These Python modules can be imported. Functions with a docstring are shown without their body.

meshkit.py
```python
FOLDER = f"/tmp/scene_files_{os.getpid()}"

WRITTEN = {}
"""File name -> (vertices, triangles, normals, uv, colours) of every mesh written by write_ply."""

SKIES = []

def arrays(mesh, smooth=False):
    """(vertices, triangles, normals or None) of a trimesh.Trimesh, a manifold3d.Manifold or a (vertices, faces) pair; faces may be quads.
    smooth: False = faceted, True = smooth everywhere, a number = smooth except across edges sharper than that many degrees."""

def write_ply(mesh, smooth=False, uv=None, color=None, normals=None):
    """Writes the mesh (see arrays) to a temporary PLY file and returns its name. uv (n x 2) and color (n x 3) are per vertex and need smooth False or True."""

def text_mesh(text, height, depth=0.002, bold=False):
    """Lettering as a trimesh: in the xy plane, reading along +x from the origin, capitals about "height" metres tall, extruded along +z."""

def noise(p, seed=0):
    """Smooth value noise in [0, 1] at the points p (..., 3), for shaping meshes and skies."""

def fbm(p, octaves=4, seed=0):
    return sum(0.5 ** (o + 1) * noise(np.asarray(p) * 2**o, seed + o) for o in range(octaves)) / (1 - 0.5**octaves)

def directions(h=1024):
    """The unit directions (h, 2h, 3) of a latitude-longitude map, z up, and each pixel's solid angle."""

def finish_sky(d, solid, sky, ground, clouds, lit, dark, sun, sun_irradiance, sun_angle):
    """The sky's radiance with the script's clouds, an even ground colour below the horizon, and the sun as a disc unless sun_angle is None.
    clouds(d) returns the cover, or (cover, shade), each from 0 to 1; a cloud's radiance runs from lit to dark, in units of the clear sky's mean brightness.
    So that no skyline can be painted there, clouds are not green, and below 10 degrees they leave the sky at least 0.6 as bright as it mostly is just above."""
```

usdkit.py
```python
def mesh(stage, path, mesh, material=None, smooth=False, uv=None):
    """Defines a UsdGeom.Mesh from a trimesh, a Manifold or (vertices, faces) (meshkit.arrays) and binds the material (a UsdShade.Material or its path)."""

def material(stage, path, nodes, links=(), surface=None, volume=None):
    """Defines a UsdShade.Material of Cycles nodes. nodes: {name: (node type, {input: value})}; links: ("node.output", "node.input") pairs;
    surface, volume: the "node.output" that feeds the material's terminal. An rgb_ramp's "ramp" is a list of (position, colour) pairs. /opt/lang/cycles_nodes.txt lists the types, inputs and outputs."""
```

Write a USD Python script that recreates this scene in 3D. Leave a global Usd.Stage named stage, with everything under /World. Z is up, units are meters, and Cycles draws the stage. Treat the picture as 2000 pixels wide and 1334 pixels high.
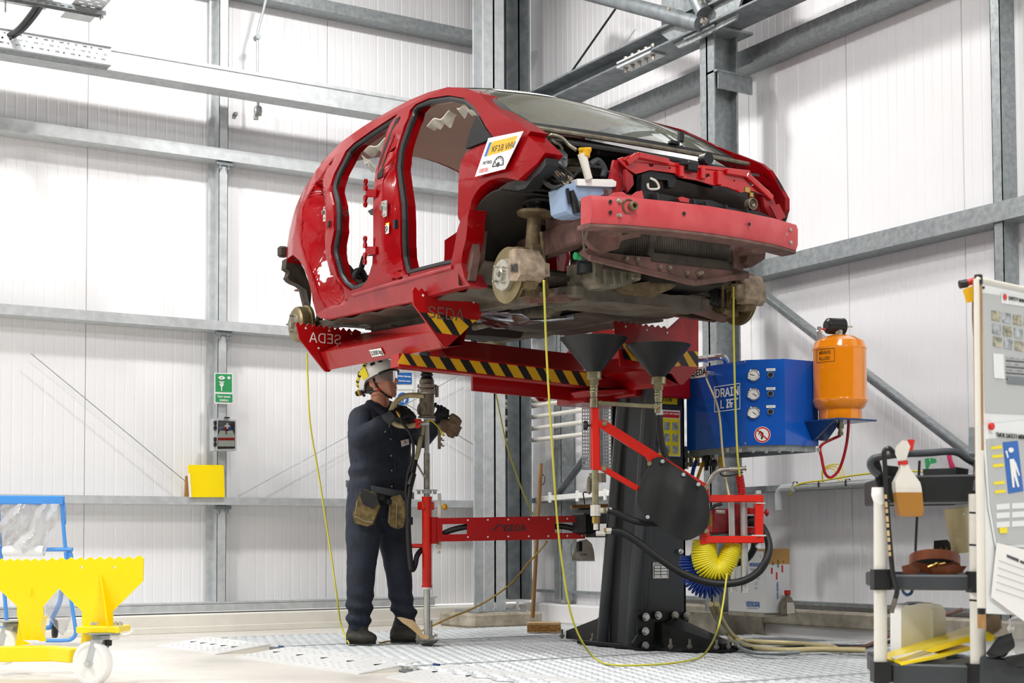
import math, random
import numpy as np, trimesh, usdkit, meshkit
import shapely
from shapely.geometry import Polygon, LineString, Point, box as sbox
from shapely import affinity
from pxr import Usd, UsdGeom, UsdLux, UsdShade, Gf, Sdf
random.seed(7); RNG = np.random.default_rng(7)
stage = Usd.Stage.CreateInMemory()
UsdGeom.SetStageUpAxis(stage, 'Z'); UsdGeom.SetStageMetersPerUnit(stage, 1.0)
world = UsdGeom.Xform.Define(stage, '/World'); stage.SetDefaultPrim(world.GetPrim())

# ---------------------------------------------------------------- camera
YAW, PITCH, ROLL = np.radians([31.4994, 2.6628, -0.2013])
FPX, CX, CY = 2896.4, 1000.0, 926.6            # focal length and principal point in pixels of the 2000 x 1334 frame
CAM = np.array([0, 0, 0.68])
_f = np.array([np.sin(YAW), np.cos(YAW), 0]); _r = np.array([np.cos(YAW), -np.sin(YAW), 0]); _u = np.array([0, 0, 1.0])
FW = _f*np.cos(PITCH) + _u*np.sin(PITCH); _u2 = _u*np.cos(PITCH) - _f*np.sin(PITCH)
RT = _r*np.cos(ROLL) + _u2*np.sin(ROLL); UP = _u2*np.cos(ROLL) - _r*np.sin(ROLL)
cam = UsdGeom.Camera.Define(stage, '/World/camera')
cam.AddTransformOp().Set(Gf.Matrix4d(*[float(v) for v in (*RT, 0, *UP, 0, *(-FW), 0, *CAM, 1)]))
cam.CreateHorizontalApertureAttr(36.0); cam.CreateVerticalApertureAttr(36.0*1334/2000)
cam.CreateFocalLengthAttr(FPX/2000*36.0)
cam.CreateVerticalApertureOffsetAttr((CY-667.0)/2000*36.0)
cam.CreateFStopAttr(5.6); cam.CreateFocusDistanceAttr(8.4)
cam.CreateExposureAttr(0.1)
# ---------------------------------------------------------------- light: the hall's lamps (hung out of frame) and weak ambient
def rect(name, pos, w, h, power, col=(1, .98, .95), aim=None):
    l = UsdLux.RectLight.Define(stage, '/World/'+name)
    l.CreateWidthAttr(w); l.CreateHeightAttr(h); l.CreateIntensityAttr(power); l.CreateColorAttr(Gf.Vec3f(*col))
    pos = np.array(pos, float)
    d = np.array([0, 0, -1.0]) if aim is None else np.array(aim, float)-pos
    z = -d/np.linalg.norm(d); x = np.cross([0, 1.0, 0], z)
    x = x/np.linalg.norm(x); y = np.cross(z, x)
    l.AddTransformOp().Set(Gf.Matrix4d(*[float(v) for v in (*x, 0, *y, 0, *z, 0, *pos, 1)]))
    return l
def globe(name, pos, r, power, col=(1, .985, .96)):
    l = UsdLux.SphereLight.Define(stage, '/World/'+name); l.CreateRadiusAttr(r); l.CreateIntensityAttr(power); l.CreateColorAttr(Gf.Vec3f(*col)); l.AddTranslateOp().Set(Gf.Vec3d(*pos))
rect('bay_lamp', (4.7, 8.75, 5.8), .32, .32, 380)
rect('bay_lamp_001', (1.6, 8.6, 5.8), .32, .32, 470)
for i, (x, y) in enumerate([(2.4, 2.0), (-3.5, 8.0), (4.2, -2.5), (-.8, -2.5), (-5, 3), (-6.5, 9)]):
    rect('hall_lamp'+('_%03d' % i if i else ''), (x, y, 7.6), 1.3, 1.3, 62)
dome = UsdLux.DomeLight.Define(stage, '/World/ambient'); dome.CreateIntensityAttr(.3); dome.CreateColorAttr(Gf.Vec3f(1, 1, 1))

# ---------------------------------------------------------------- geometry helpers
V = lambda *a: np.array(a, float)
def unit(v): v = np.asarray(v, float); return v/(np.linalg.norm(v)+1e-12)
def ray(x, y): return FW + RT*(x-CX)/FPX - UP*(y-CY)/FPX
def at(x, y, d): return CAM + ray(x, y)*d                         # the point at depth d seen at a pixel of the photograph
def hit(x, y, P, N):                                                # ... and on a plane
    r = ray(x, y); return CAM + r*(np.dot(np.asarray(P, float)-CAM, N)/np.dot(r, N))
hx = lambda x, y, X: hit(x, y, (X, 0, 0), (1, 0, 0))
hy = lambda x, y, Y: hit(x, y, (0, Y, 0), (0, 1, 0))
hz = lambda x, y, Z: hit(x, y, (0, 0, Z), (0, 0, 1))
def cat(*ms):
    L = []
    for m in ms:
        if isinstance(m, (list, tuple)): L += [x for x in m if x is not None]
        elif m is not None: L.append(m)
    return trimesh.util.concatenate(L)
def hull(pts): return trimesh.convex.convex_hull(np.asarray(pts, float))
def frame(z, up=(0, 0, 1)):
    z = unit(z); up = np.asarray(up, float)
    if abs(np.dot(z, unit(up))) > .98: up = V(1, 0, 0) if abs(z[0]) < .9 else V(0, 1, 0)
    x = unit(np.cross(up, z)); return x, np.cross(z, x), z
def box(c, s, b=0.0, R=None):
    h = np.asarray(s, float)/2; b = min(b, h.min()*.8)
    if b <= 0:
        m = trimesh.creation.box(2*h); v = np.array(m.vertices)
    else:
        v = np.array([[sx*(h[0]-b*(k != 0)), sy*(h[1]-b*(k != 1)), sz*(h[2]-b*(k != 2))] for sx in (-1, 1) for sy in (-1, 1) for sz in (-1, 1) for k in range(3)])
        m = hull(v); v = np.array(m.vertices)
    if R is not None: v = v @ np.asarray(R)
    return trimesh.Trimesh(v+np.asarray(c, float), m.faces, process=False)
def span(a, b, bev=0.0): a, b = np.asarray(a, float), np.asarray(b, float); return box((a+b)/2, np.abs(b-a), bev)
def bar(p, q, w, h, up=(0, 0, 1), b=0.0):                          # a bar from p to q: w across, h along up
    p, q = np.asarray(p, float), np.asarray(q, float); x, y, z = frame(q-p, up)
    return box((p+q)/2, (w, h, np.linalg.norm(q-p)), b, np.array([x, y, z]))
def tube(pts, r, n=10, caps=True):
    p = np.asarray(pts, float); r = np.broadcast_to(r, (len(p),)).astype(float)
    t = np.gradient(p, axis=0); t /= np.linalg.norm(t, axis=1, keepdims=True)+1e-12
    a = frame(t[0])[0]; A = []
    for i in range(len(p)):
        a = unit(a-t[i]*np.dot(a, t[i])); A.append(a)
    A = np.array(A); B = np.cross(t, A); ang = np.arange(n)*2*np.pi/n
    v = (p[:, None]+r[:, None, None]*(np.cos(ang)[None, :, None]*A[:, None]+np.sin(ang)[None, :, None]*B[:, None])).reshape(-1, 3)
    i, j = np.meshgrid(np.arange(len(p)-1), np.arange(n), indexing='ij'); k = (j+1) % n
    q = np.stack([i*n+j, i*n+k, (i+1)*n+k, (i+1)*n+j], -1).reshape(-1, 4)
    f = [q[:, [0, 1, 2]], q[:, [0, 2, 3]]]
    if caps:
        m = len(v); v = np.vstack([v, p[0], p[-1]]); j = np.arange(n); k = (j+1) % n; e = (len(p)-1)*n
        f += [np.stack([np.full(n, m), k, j], 1), np.stack([np.full(n, m+1), e+j, e+k], 1)]
    return trimesh.Trimesh(v, np.vstack(f), process=False)
def rod(p, q, r, n=12): return tube([p, q], r, n)
def spline(pts, k=8):
    p = np.asarray(pts, float); q = np.vstack([2*p[0]-p[1], p, 2*p[-1]-p[-2]]); out = []
    for i in range(1, len(q)-2):
        for t in np.linspace(0, 1, k, endpoint=False):
            a, b, c, d = q[i-1:i+3]
            out.append(.5*(2*b+(c-a)*t+(2*a-5*b+4*c-d)*t*t+(3*b-a-3*c+d)*t**3))
    return np.array(out+[p[-1]])
def hose(pts, r, n=10, k=8): return tube(spline(pts, k), r, n)
def lathe(prof, o, axis=(0, 0, 1), n=28, closed=False):             # prof: (radius, height) along the axis
    x, y, z = frame(axis); p = np.asarray(prof, float); ang = np.arange(n)*2*np.pi/n; o = np.asarray(o, float)
    v = (o+p[:, 0][:, None, None]*(np.cos(ang)[None, :, None]*x+np.sin(ang)[None, :, None]*y)+p[:, 1][:, None, None]*z).reshape(-1, 3)
    m = len(p); i, j = np.meshgrid(np.arange(m if closed else m-1), np.arange(n), indexing='ij'); k = (j+1) % n; i2 = (i+1) % m
    q = np.stack([i*n+j, i*n+k, i2*n+k, i2*n+j], -1).reshape(-1, 4)
    return trimesh.Trimesh(v, np.vstack([q[:, [0, 1, 2]], q[:, [0, 2, 3]]]), process=False)
def cyl(o, axis, r, h, n=20, bev=0.0):
    b = min(bev, r*.5, h*.4)
    return lathe([(1e-5, 0), (r-b, 0), (r, b), (r, h-b), (r-b, h), (1e-5, h)] if b else [(1e-5, 0), (r, 0), (r, h), (1e-5, h)], o, axis, n)
def bolt(o, axis, r=.012, h=.01): return cat(cyl(o, axis, r, h*.25, 12), lathe([(1e-5, 0), (r*.72, 0), (r*.72, h), (1e-5, h)], np.asarray(o, float)+unit(axis)*h*.2, axis, 6))
def polys(g): return [x for x in getattr(g, 'geoms', [g]) if x.geom_type == 'Polygon' and x.area > 1e-9]
def prism(poly, o, ex, ey, t, center=False):                        # a polygon in the plane (ex, ey) through o, t thick along ex x ey
    if not hasattr(poly, 'geom_type'): poly = Polygon(poly)
    if not poly.is_valid: poly = poly.buffer(0)
    ex, ey = unit(ex), np.asarray(ey, float); ez = unit(np.cross(ex, ey)); ey = np.cross(ez, ex); L = []
    for g in polys(poly):
        m = trimesh.creation.extrude_polygon(shapely.geometry.polygon.orient(g), abs(t), engine='earcut'); v = np.array(m.vertices)
        v[:, 2] += -abs(t)/2 if center else (0 if t > 0 else -abs(t))
        L.append(trimesh.Trimesh(np.asarray(o, float)+v[:, :1]*ex+v[:, 1:2]*ey+v[:, 2:]*ez, m.faces, process=False))
    return cat(L)
def plate(px, P, N, t, holes=(), rnd=0.0):                          # a plate of thickness t lying in the plane (P, N), outline given where the photograph shows it
    N = unit(N); x, y, _ = frame(N); P = np.asarray(P, float)
    to2 = lambda q: [((h := hit(a, b, P, N)-P) @ x, h @ y) for a, b in q]
    g = Polygon(to2(px), [to2(h) for h in holes])
    if not g.is_valid: g = g.buffer(0)
    if rnd: g = g.buffer(-rnd).buffer(rnd, quad_segs=4)
    return prism(g, P, x, y, -t)
def text(s, h, o, ex, ey, d=.0015, bold=False):                     # lettering whose lower left corner is o, standing out of the plane (ex, ey)
    m = meshkit.text_mesh(s, h, d, bold); v = np.array(m.vertices); ex, ey = unit(ex), np.asarray(ey, float); ez = unit(np.cross(ex, ey)); ey = np.cross(ez, ex)
    return trimesh.Trimesh(np.asarray(o, float)+v[:, :1]*ex+v[:, 1:2]*ey+v[:, 2:]*ez, m.faces, process=False)
def ctext(s, h, c, ex, ey, d=.0015, bold=False):                    # the same, centred on c
    m = text(s, h, c, ex, ey, d, bold); ex = unit(ex); w = (np.asarray(m.vertices)-np.asarray(c)) @ ex
    m.apply_translation(-ex*(w.max()+w.min())/2-unit(ey)*h/2); return m
def grid(P):                                                        # P[i][j] points -> a surface
    P = np.asarray(P, float); a, b = P.shape[:2]; i, j = np.meshgrid(np.arange(a-1), np.arange(b-1), indexing='ij')
    q = np.stack([i*b+j, i*b+j+1, (i+1)*b+j+1, (i+1)*b+j], -1).reshape(-1, 4)
    return trimesh.Trimesh(P.reshape(-1, 3), np.vstack([q[:, [0, 1, 2]], q[:, [0, 2, 3]]]), process=False)
def shell(P, d):                                                    # a surface given as a grid, with the thickness vector d
    P = np.asarray(P, float); Q = P+np.asarray(d, float); rim = lambda a, b: grid([a, b])
    return cat(grid(P), trimesh.Trimesh(grid(Q).vertices, grid(Q).faces[:, ::-1], process=False), rim(Q[0], P[0]), rim(P[-1], Q[-1]), rim(P[:, 0], Q[:, 0]), rim(Q[:, -1], P[:, -1]))
def fine(m, e): 
    v, f = trimesh.remesh.subdivide_to_size(np.array(m.vertices), np.array(m.faces), e, max_iter=12); m = trimesh.Trimesh(v, f, process=False); m.merge_vertices(); return m
def lumps(m, amp, scale, seed=0):
    v = np.array(m.vertices); n = m.vertex_normals
    return trimesh.Trimesh(v+n*((meshkit.fbm(v*scale, 3, seed)-.5)*2*amp)[:, None], m.faces, process=False)

# ---------------------------------------------------------------- materials
def lin(c):
    if isinstance(c, str): c = [int(c[i:i+2], 16) for i in (1, 3, 5)]
    c = np.asarray(c, float)/255; return tuple(np.where(c <= .04045, c/12.92, ((c+.055)/1.055)**2.4))
MATS = {}
def mat(name, col, rough=.5, metal=0.0, coat=0.0, var=0.0, scale=8.0, col2=None, bump=0.0, bscale=60.0, rvar=0.0, stretch=None, **kw):
    """principled; colour varies by noise between col and col2 (or by +-var), roughness by rvar, fine relief by bump"""
    c = np.array(lin(col)); pr = {'roughness': rough, 'metallic': metal, **kw}
    if coat: pr.update(coat_weight=coat, coat_roughness=.04)
    nodes = {'p': ('principled_bsdf', pr)}; links = []
    if var or col2 is not None or bump or rvar: nodes['tc'] = ('texture_coordinate', {}); src = 'tc.object'
    if stretch is not None:
        nodes['mp'] = ('mapping', {'scale': stretch}); links.append(('tc.object', 'mp.vector')); src = 'mp.vector'
    if var or col2 is not None:
        a, b = (c*(1-var), np.minimum(c*(1+var), 1)) if col2 is None else (c, np.array(lin(col2)))
        nodes['n'] = ('noise_texture', {'scale': scale, 'detail': 5.0, 'roughness': .6})
        nodes['r'] = ('rgb_ramp', {'ramp': [(.32, tuple(a)), (.68, tuple(b))]})
        links += [(src, 'n.vector'), ('n.fac', 'r.fac'), ('r.color', 'p.base_color')]
    else: pr['base_color'] = tuple(c)
    if rvar:
        nodes['n2'] = ('noise_texture', {'scale': scale*1.7, 'detail': 4.0}); nodes['mr'] = ('map_range', {'from_min': .3, 'from_max': .7, 'to_min': max(rough-rvar, .03), 'to_max': rough+rvar, 'clamp': True})
        links += [(src, 'n2.vector'), ('n2.fac', 'mr.value'), ('mr.result', 'p.roughness')]
    if bump:
        nodes['n3'] = ('noise_texture', {'scale': bscale, 'detail': 3.0}); nodes['b'] = ('bump', {'strength': bump, 'distance': .004})
        links += [(src, 'n3.vector'), ('n3.fac', 'b.height'), ('b.normal', 'p.normal')]
    MATS[name] = usdkit.material(stage, '/World/Looks/'+name, nodes, links, surface='p.BSDF'); return MATS[name]
UsdGeom.Scope.Define(stage, '/World/Looks')
mat('panel_white', '#eeeef0', .42, var=.015, scale=1.5)
mat('hall_grey', '#323236', .9)
mat('concrete_floor', '#e2dfd9', .38, col2='#d0ccc4', scale=1.3, rvar=.12, bump=.03, bscale=30)
mat('concrete', '#b9b1a2', .9, col2='#8d8576', scale=9, bump=.5, bscale=40)
mat('galv', '#a3a9ab', .45, metal=.4, col2='#868d8f', scale=26, rvar=.1)
mat('galv_light', '#cdd1d3', .45, metal=.3, col2='#b8bdbf', scale=14, rvar=.08)
mat('galv_dark', '#8a9093', .5, metal=.4, col2='#6a7174', scale=10, rvar=.1, bump=.05)
mat('fuse_grey', '#7b8286', .5, var=.06)
mat('pink_grip', '#d23a6d', .35)
mat('matt_black', '#1b1c1d', .75, specular_ior_level=.25)
mat('ramp_white', '#e4e6e6', .4, metal=.15, var=.03)
mat('steel', '#bdbab0', .32, metal=.7, col2='#989488', scale=14, rvar=.1)
mat('bright_steel', '#d6d7d5', .25, metal=.75, var=.08, scale=20)
mat('chrome', '#dedfe0', .08, metal=1.0)
mat('zinc', '#c4bf9f', .35, metal=.9, col2='#a89f7c', scale=18)
mat('brass', '#c2a25b', .3, metal=1.0)
mat('red_paint', '#a3070b', .32, coat=.35, var=.05, scale=4, specular_ior_level=.3)
mat('red_bright', '#e02413', .3, coat=.4, var=.05, scale=4)
mat('car_red', '#8f020a', .3, coat=.38, var=.03, scale=3, specular_ior_level=.06)
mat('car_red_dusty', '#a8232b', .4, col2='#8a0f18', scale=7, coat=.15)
mat('car_red_front', '#c6141a', .3, coat=.6, col2='#a80c12', scale=5)
mat('faded_red', '#d0595d', .45, col2='#bf3a40', scale=6, coat=.1)
mat('primer_brown', '#86625b', .7, col2='#57423a', scale=7, bump=.15)
mat('underseal', '#4e463c', .8, col2='#2f2a25', scale=8, bump=.3, bscale=50)
mat('underbody', '#6e665a', .75, col2='#4a443b', scale=6, bump=.2)
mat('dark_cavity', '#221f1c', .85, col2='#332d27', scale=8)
mat('rust_steel', '#8d7c5e', .6, metal=.5, col2='#5e4f3b', scale=18, bump=.2)
mat('disc_face', '#968a68', .42, metal=.8, col2='#7a6c4c', scale=10)
mat('cast_dusty', '#aa9680', .75, col2='#6f6254', scale=22, bump=.3)
mat('alu_dusty', '#9c9584', .5, metal=.6, col2='#6f6a5c', scale=15, bump=.3)
mat('foil', '#b9bac2', .25, metal=1.0, bump=.5, bscale=18)
mat('black_plastic', '#17191b', .42, var=.2, scale=12)
mat('black_rubber', '#1a1c1d', .5, var=.2, scale=14, bump=.1)
mat('grey_plastic', '#3a3f42', .5, var=.1, scale=10)
mat('dark_grey', '#3a3f43', .42, var=.05, scale=4)
mat('charcoal', '#34383c', .35, var=.06, scale=3, coat=.1)
mat('black_paint', '#191a1b', .4, var=.15, scale=9)
mat('white_plastic', '#f1f1ee', .4, var=.02)
mat('off_white', '#e0ddd4', .45, var=.04)
mat('yellow_plastic', '#d9a514', .4)
mat('yellow_paint', '#ffe000', .35, coat=.3, var=.02)
mat('yellow_tape', '#e3ae17', .38, var=.05)
mat('black_tape', '#141416', .4)
mat('yellow_hose', '#e3d21e', .35)
mat('yellow_cord', '#d6cf4a', .5)
mat('ochre_cord', '#cda94a', .5)
mat('tan_hose', '#b3a57c', .45, var=.08, scale=30)
mat('clear_hose', '#cfc08f', .3, var=.05)
mat('blue_hose', '#173f9e', .35)
mat('blue_paint', '#0a59c0', .28, coat=.4, var=.03)
mat('blue_dark', '#143f7c', .35, coat=.3)
mat('blue_trolley', '#4a90dc', .35, coat=.2)
mat('orange_paint', '#f78f05', .2, coat=.8, var=.02)
mat('red_hose', '#b3111d', .35)
mat('white_print', '#f2f2f0', .5)
mat('black_print', '#1a1a1a', .55)
mat('red_print', '#cf2a22', .5)
mat('blue_print', '#1f66b8', .5)
mat('yellow_print', '#f3e11c', .5)
mat('green_print', '#2c9a5b', .5)
mat('grey_print', '#b9bcbd', .55)
mat('paper', '#e8ebec', .6, var=.01)
mat('photo_print', '#5c6b70', .5, col2='#c4c9cc', scale=45)
mat('photo_print_warm', '#3b4a35', .5, col2='#c3bca6', scale=50)
mat('wood', '#b98d55', .55, col2='#9a7041', scale=6, stretch=(14, 14, 1.5))
mat('pale_wood', '#d9bd8d', .6, col2='#c5a574', scale=6)
mat('bristle', '#c08e4c', .8, col2='#8d6330', scale=60)
mat('cardboard', '#c79a5d', .8, var=.06)
mat('leather', '#8a4a2a', .45, col2='#6e371d', scale=12)
mat('navy_cloth', '#2a3242', .8, col2='#1d2330', scale=9, bump=.35, bscale=22)
mat('camo', '#8b7748', .8, col2='#4f4528', scale=26)
mat('rag', '#8d7a63', .9, col2='#6a5846', scale=16, bump=.4, bscale=25)
mat('skin', '#d79c80', .5, col2='#b9775f', scale=14, subsurface_weight=.05)
mat('hair', '#4a3c30', .7, var=.3, scale=80)
mat('boot', '#3e3b34', .75, col2='#2b2924', scale=20, bump=.3)
mat('glove', '#22262a', .6, bump=.3, bscale=60)
mat('glove_cuff', '#4a4f52', .75, bump=.4, bscale=90)
mat('headliner', '#cdb3a3', .9, var=.04, scale=5)
mat('torn_foam', '#d9d6d0', .9, col2='#b7b09e', scale=20)
mat('washer_blue', '#a9c3e6', .3, transmission_weight=.25)
mat('clear_amber', '#c98d3c', .3, transmission_weight=.3)
mat('bronze_foam', '#5a7fc0', .4)
mat('dusty_glass_solid', '#5b6258', .12, col2='#7e8273', scale=3, coat=.6)
def glass_mat(name, tint, ior=1.45, dust=None, dscale=3.0, dmax=.5, sheer=False):
    nodes = {'t': ('transparent_bsdf', {'color': lin(tint)}), 'g': ('glossy_bsdf', {'roughness': .03, 'color': (1, 1, 1)}), 'f': ('fresnel', {'IOR': ior}), 'm': ('mix_closure', {})}
    links = [('f.fac', 'm.fac'), ('t.BSDF', 'm.closure1'), ('g.BSDF', 'm.closure2')]; out = 'm.closure'
    if dust:
        nodes.update(tc=('texture_coordinate', {}), n=('noise_texture', {'scale': dscale, 'detail': 6.0}), mr=('map_range', {'from_min': .3, 'from_max': .75, 'to_min': dmax*.35, 'to_max': dmax, 'clamp': True}), d=('diffuse_bsdf', {'color': lin(dust)}), m2=('mix_closure', {}))
        links += [('tc.object', 'n.vector'), ('n.fac', 'mr.value'), ('mr.result', 'm2.fac'), ('m.closure', 'm2.closure1'), ('d.BSDF', 'm2.closure2')]; out = 'm2.closure'
        if sheer: nodes['d'] = ('translucent_bsdf', {'color': lin(dust)})
    MATS[name] = usdkit.material(stage, '/World/Looks/'+name, nodes, links, surface=out)
glass_mat('clear_glass', '#f4f8f6')
glass_mat('screen_glass', '#7d8a7c', ior=1.3, dust='#77786a', dscale=3.5, dmax=.7)
glass_mat('visor_glass', '#eef2f2', dust='#e8ecec', dscale=5, dmax=.2)
glass_mat('film', '#f8f8f8', dust='#ffffff', dscale=7, dmax=.45, sheer=True)

# ---------------------------------------------------------------- things, parts, structure
_used = {}
def numbered(path):
    n = _used.get(path, -1)+1; _used[path] = n
    return path if n == 0 else '%s_%03d' % (path, n)
class T:
    def __init__(s, name, label, category=None, base=(0, 0, 0), group=None, kind=None):
        s.base = np.asarray(base, float); s.path = numbered('/World/'+name); s.x = UsdGeom.Xform.Define(stage, s.path)
        s.x.AddTranslateOp().Set(Gf.Vec3d(*map(float, s.base))); p = s.x.GetPrim(); p.SetCustomDataByKey('label', label)
        for k, v in (('category', category), ('group', group), ('kind', kind)):
            if v: p.SetCustomDataByKey(k, v)
    def part(s, name, mesh, m, label=None, smooth=30, under=None, kind=None, each=False):
        if each: return [s.part(name, x, m, label, smooth, under, kind) for x in mesh]
        if isinstance(mesh, (list, tuple)): mesh = cat(*mesh)
        path = numbered((under or s.path)+'/'+name); mm = trimesh.Trimesh(np.array(mesh.vertices)-s.base, mesh.faces, process=False)
        p = usdkit.mesh(stage, path, mm, MATS[m], smooth=smooth).GetPrim()
        if label: p.SetCustomDataByKey('label', label)
        if kind: p.SetCustomDataByKey('kind', kind)
        return path
def single(name, label, category, mesh, m, smooth=30, group=None, kind=None):     # a thing that is one mesh
    if isinstance(mesh, (list, tuple)): mesh = cat(*mesh)
    path = numbered('/World/'+name); b = np.array([*mesh.bounds.mean(0)[:2], mesh.bounds[0][2]])
    g = usdkit.mesh(stage, path, trimesh.Trimesh(np.array(mesh.vertices)-b, mesh.faces, process=False), MATS[m], smooth=smooth); g.AddTranslateOp().Set(Gf.Vec3d(*map(float, b)))
    p = g.GetPrim(); p.SetCustomDataByKey('label', label)
    for k, v in (('category', category), ('group', group), ('kind', kind)):
        if v: p.SetCustomDataByKey(k, v)
    return path
# ================================================================ the hall
YF, XF, YW, XW = 11.1, 6.93, 11.28, 7.11        # fronts of the rails / faces of the cladding: left wall (y) and right wall (x)
def st(name, mesh, m, label=None, smooth=30): return single(name, label or name.replace('_', ' '), None, mesh, m, smooth, kind='structure')
st('floor', span((-9, -7, -.12), (12, 13, 0)), 'concrete_floor', 'pale polished concrete hall floor')
st('ceiling', span((-9, -7, 8), (12, 13, 8.1)), 'hall_grey', 'hall ceiling')
st('wall_back', span((-9, -7.1, 0), (12, -7, 8)), 'hall_grey', 'hall wall behind the viewer')
st('wall_side', span((-9.1, -7, 0), (-9, 13, 8)), 'hall_grey', 'far side wall of the hall')
def cladding(w0, n):                                                # one micro-ribbed sandwich panel 0.996 wide: profile (along, out)
    p = [(0, -.04), (0, -.004), (.004, 0)]; k = 13; s = .996/k
    for i in range(1, k):
        c = i*s; g = .007 if i % 3 else .011
        p += [(c-g, 0), (c-g*.45, -.0025), (c+g*.45, -.0025), (c+g, 0)]
    p += [(.992, 0), (.996, -.004), (.996, -.04)]
    return Polygon([(w0+a, b) for a, b in p])
wl = T('wall_left', 'white ribbed cladding wall behind the raised car, running to the left', None, (3, YW, 0), kind='structure')
for i in range(9): wl.part('wall_panel', prism(cladding(XW-8.96+i*1.0-.04, 0), (0, YW, .16), (1, 0, 0), (0, -1, 0), -7.8), 'panel_white', smooth=False)
wr = T('wall_right', 'white ribbed cladding wall on the right side of the bay', None, (XW, 6, 0), kind='structure')
for i in range(9): wr.part('wall_panel', prism(cladding(YW-9.02+i*1.0, 0), (XW, 0, .16), (0, 1, 0), (-1, 0, 0), 7.8), 'panel_white', smooth=False)
# kerbs
st('baseboard_left', [span((-3, YF-.02, 0), (XW, YW+.1, .145), .012), span((-3, YF-.035, .0), (XW, YF-.02, .05), .004)], 'off_white', 'off-white kerb upstand under the left wall')
st('baseboard_right', [span((XF+.01, 2.5, 0), (XW+.1, YW, .16), .01)], 'panel_white', 'white upstand under the right wall')
st('trim_1', [span((XF-.02, 2.5, .115), (XF+.14, 9.65, .22), .012), span((XF+.14, 2.5, .17), (XW+.02, 9.65, .20))], 'concrete', 'worn galvanised ledge along the foot of the right wall')
# sheeting rails: an open Z of sheet, lip down at the back, front web and small return
def zrail(a0, a1, z0, z1, axis, dark=False):
    t = .014; pr = Polygon([(0, z0), (.02, z0), (.02, z0+t), (t, z0+t*1), (t, z1-t), (.17, z1-t), (.17, z1), (0, z1)])
    pr2 = Polygon([(0, z0), (.17, z0-.0), (.17, z0+.006), (0, z0+.006)])
    if axis == 'x': return cat(prism(pr.union(pr2), (a0, YF, 0), (0, 1, 0), (0, 0, 1), a1-a0))
    return cat(prism(pr.union(pr2), (XF, a0, 0), (1, 0, 0), (0, 0, 1), -(a1-a0)))
k = 2
for z0, z1, lab in [(.99, 1.05, 'waist-high galvanised sheeting rail on the left wall'), (2.365, 2.44, 'galvanised sheeting rail on the left wall below the car door openings'), (3.72, 3.815, 'galvanised sheeting rail on the left wall behind the car roof'), (5.085, 5.18, 'topmost galvanised sheeting rail on the left wall')]:
    st('trim_%d' % k, zrail(-3, XF, z0, z1, 'x'), 'galv_light' if z0 < 5 else 'galv', lab); k += 1
st('trim_%d' % k, [zrail(-3, 6.03, .16, .215, 'x'), span((-3, YF+.0, .218), (6.05, YW, .232))], 'galv_light', 'galvanised rail above the kerb of the left wall'); k += 1
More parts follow.
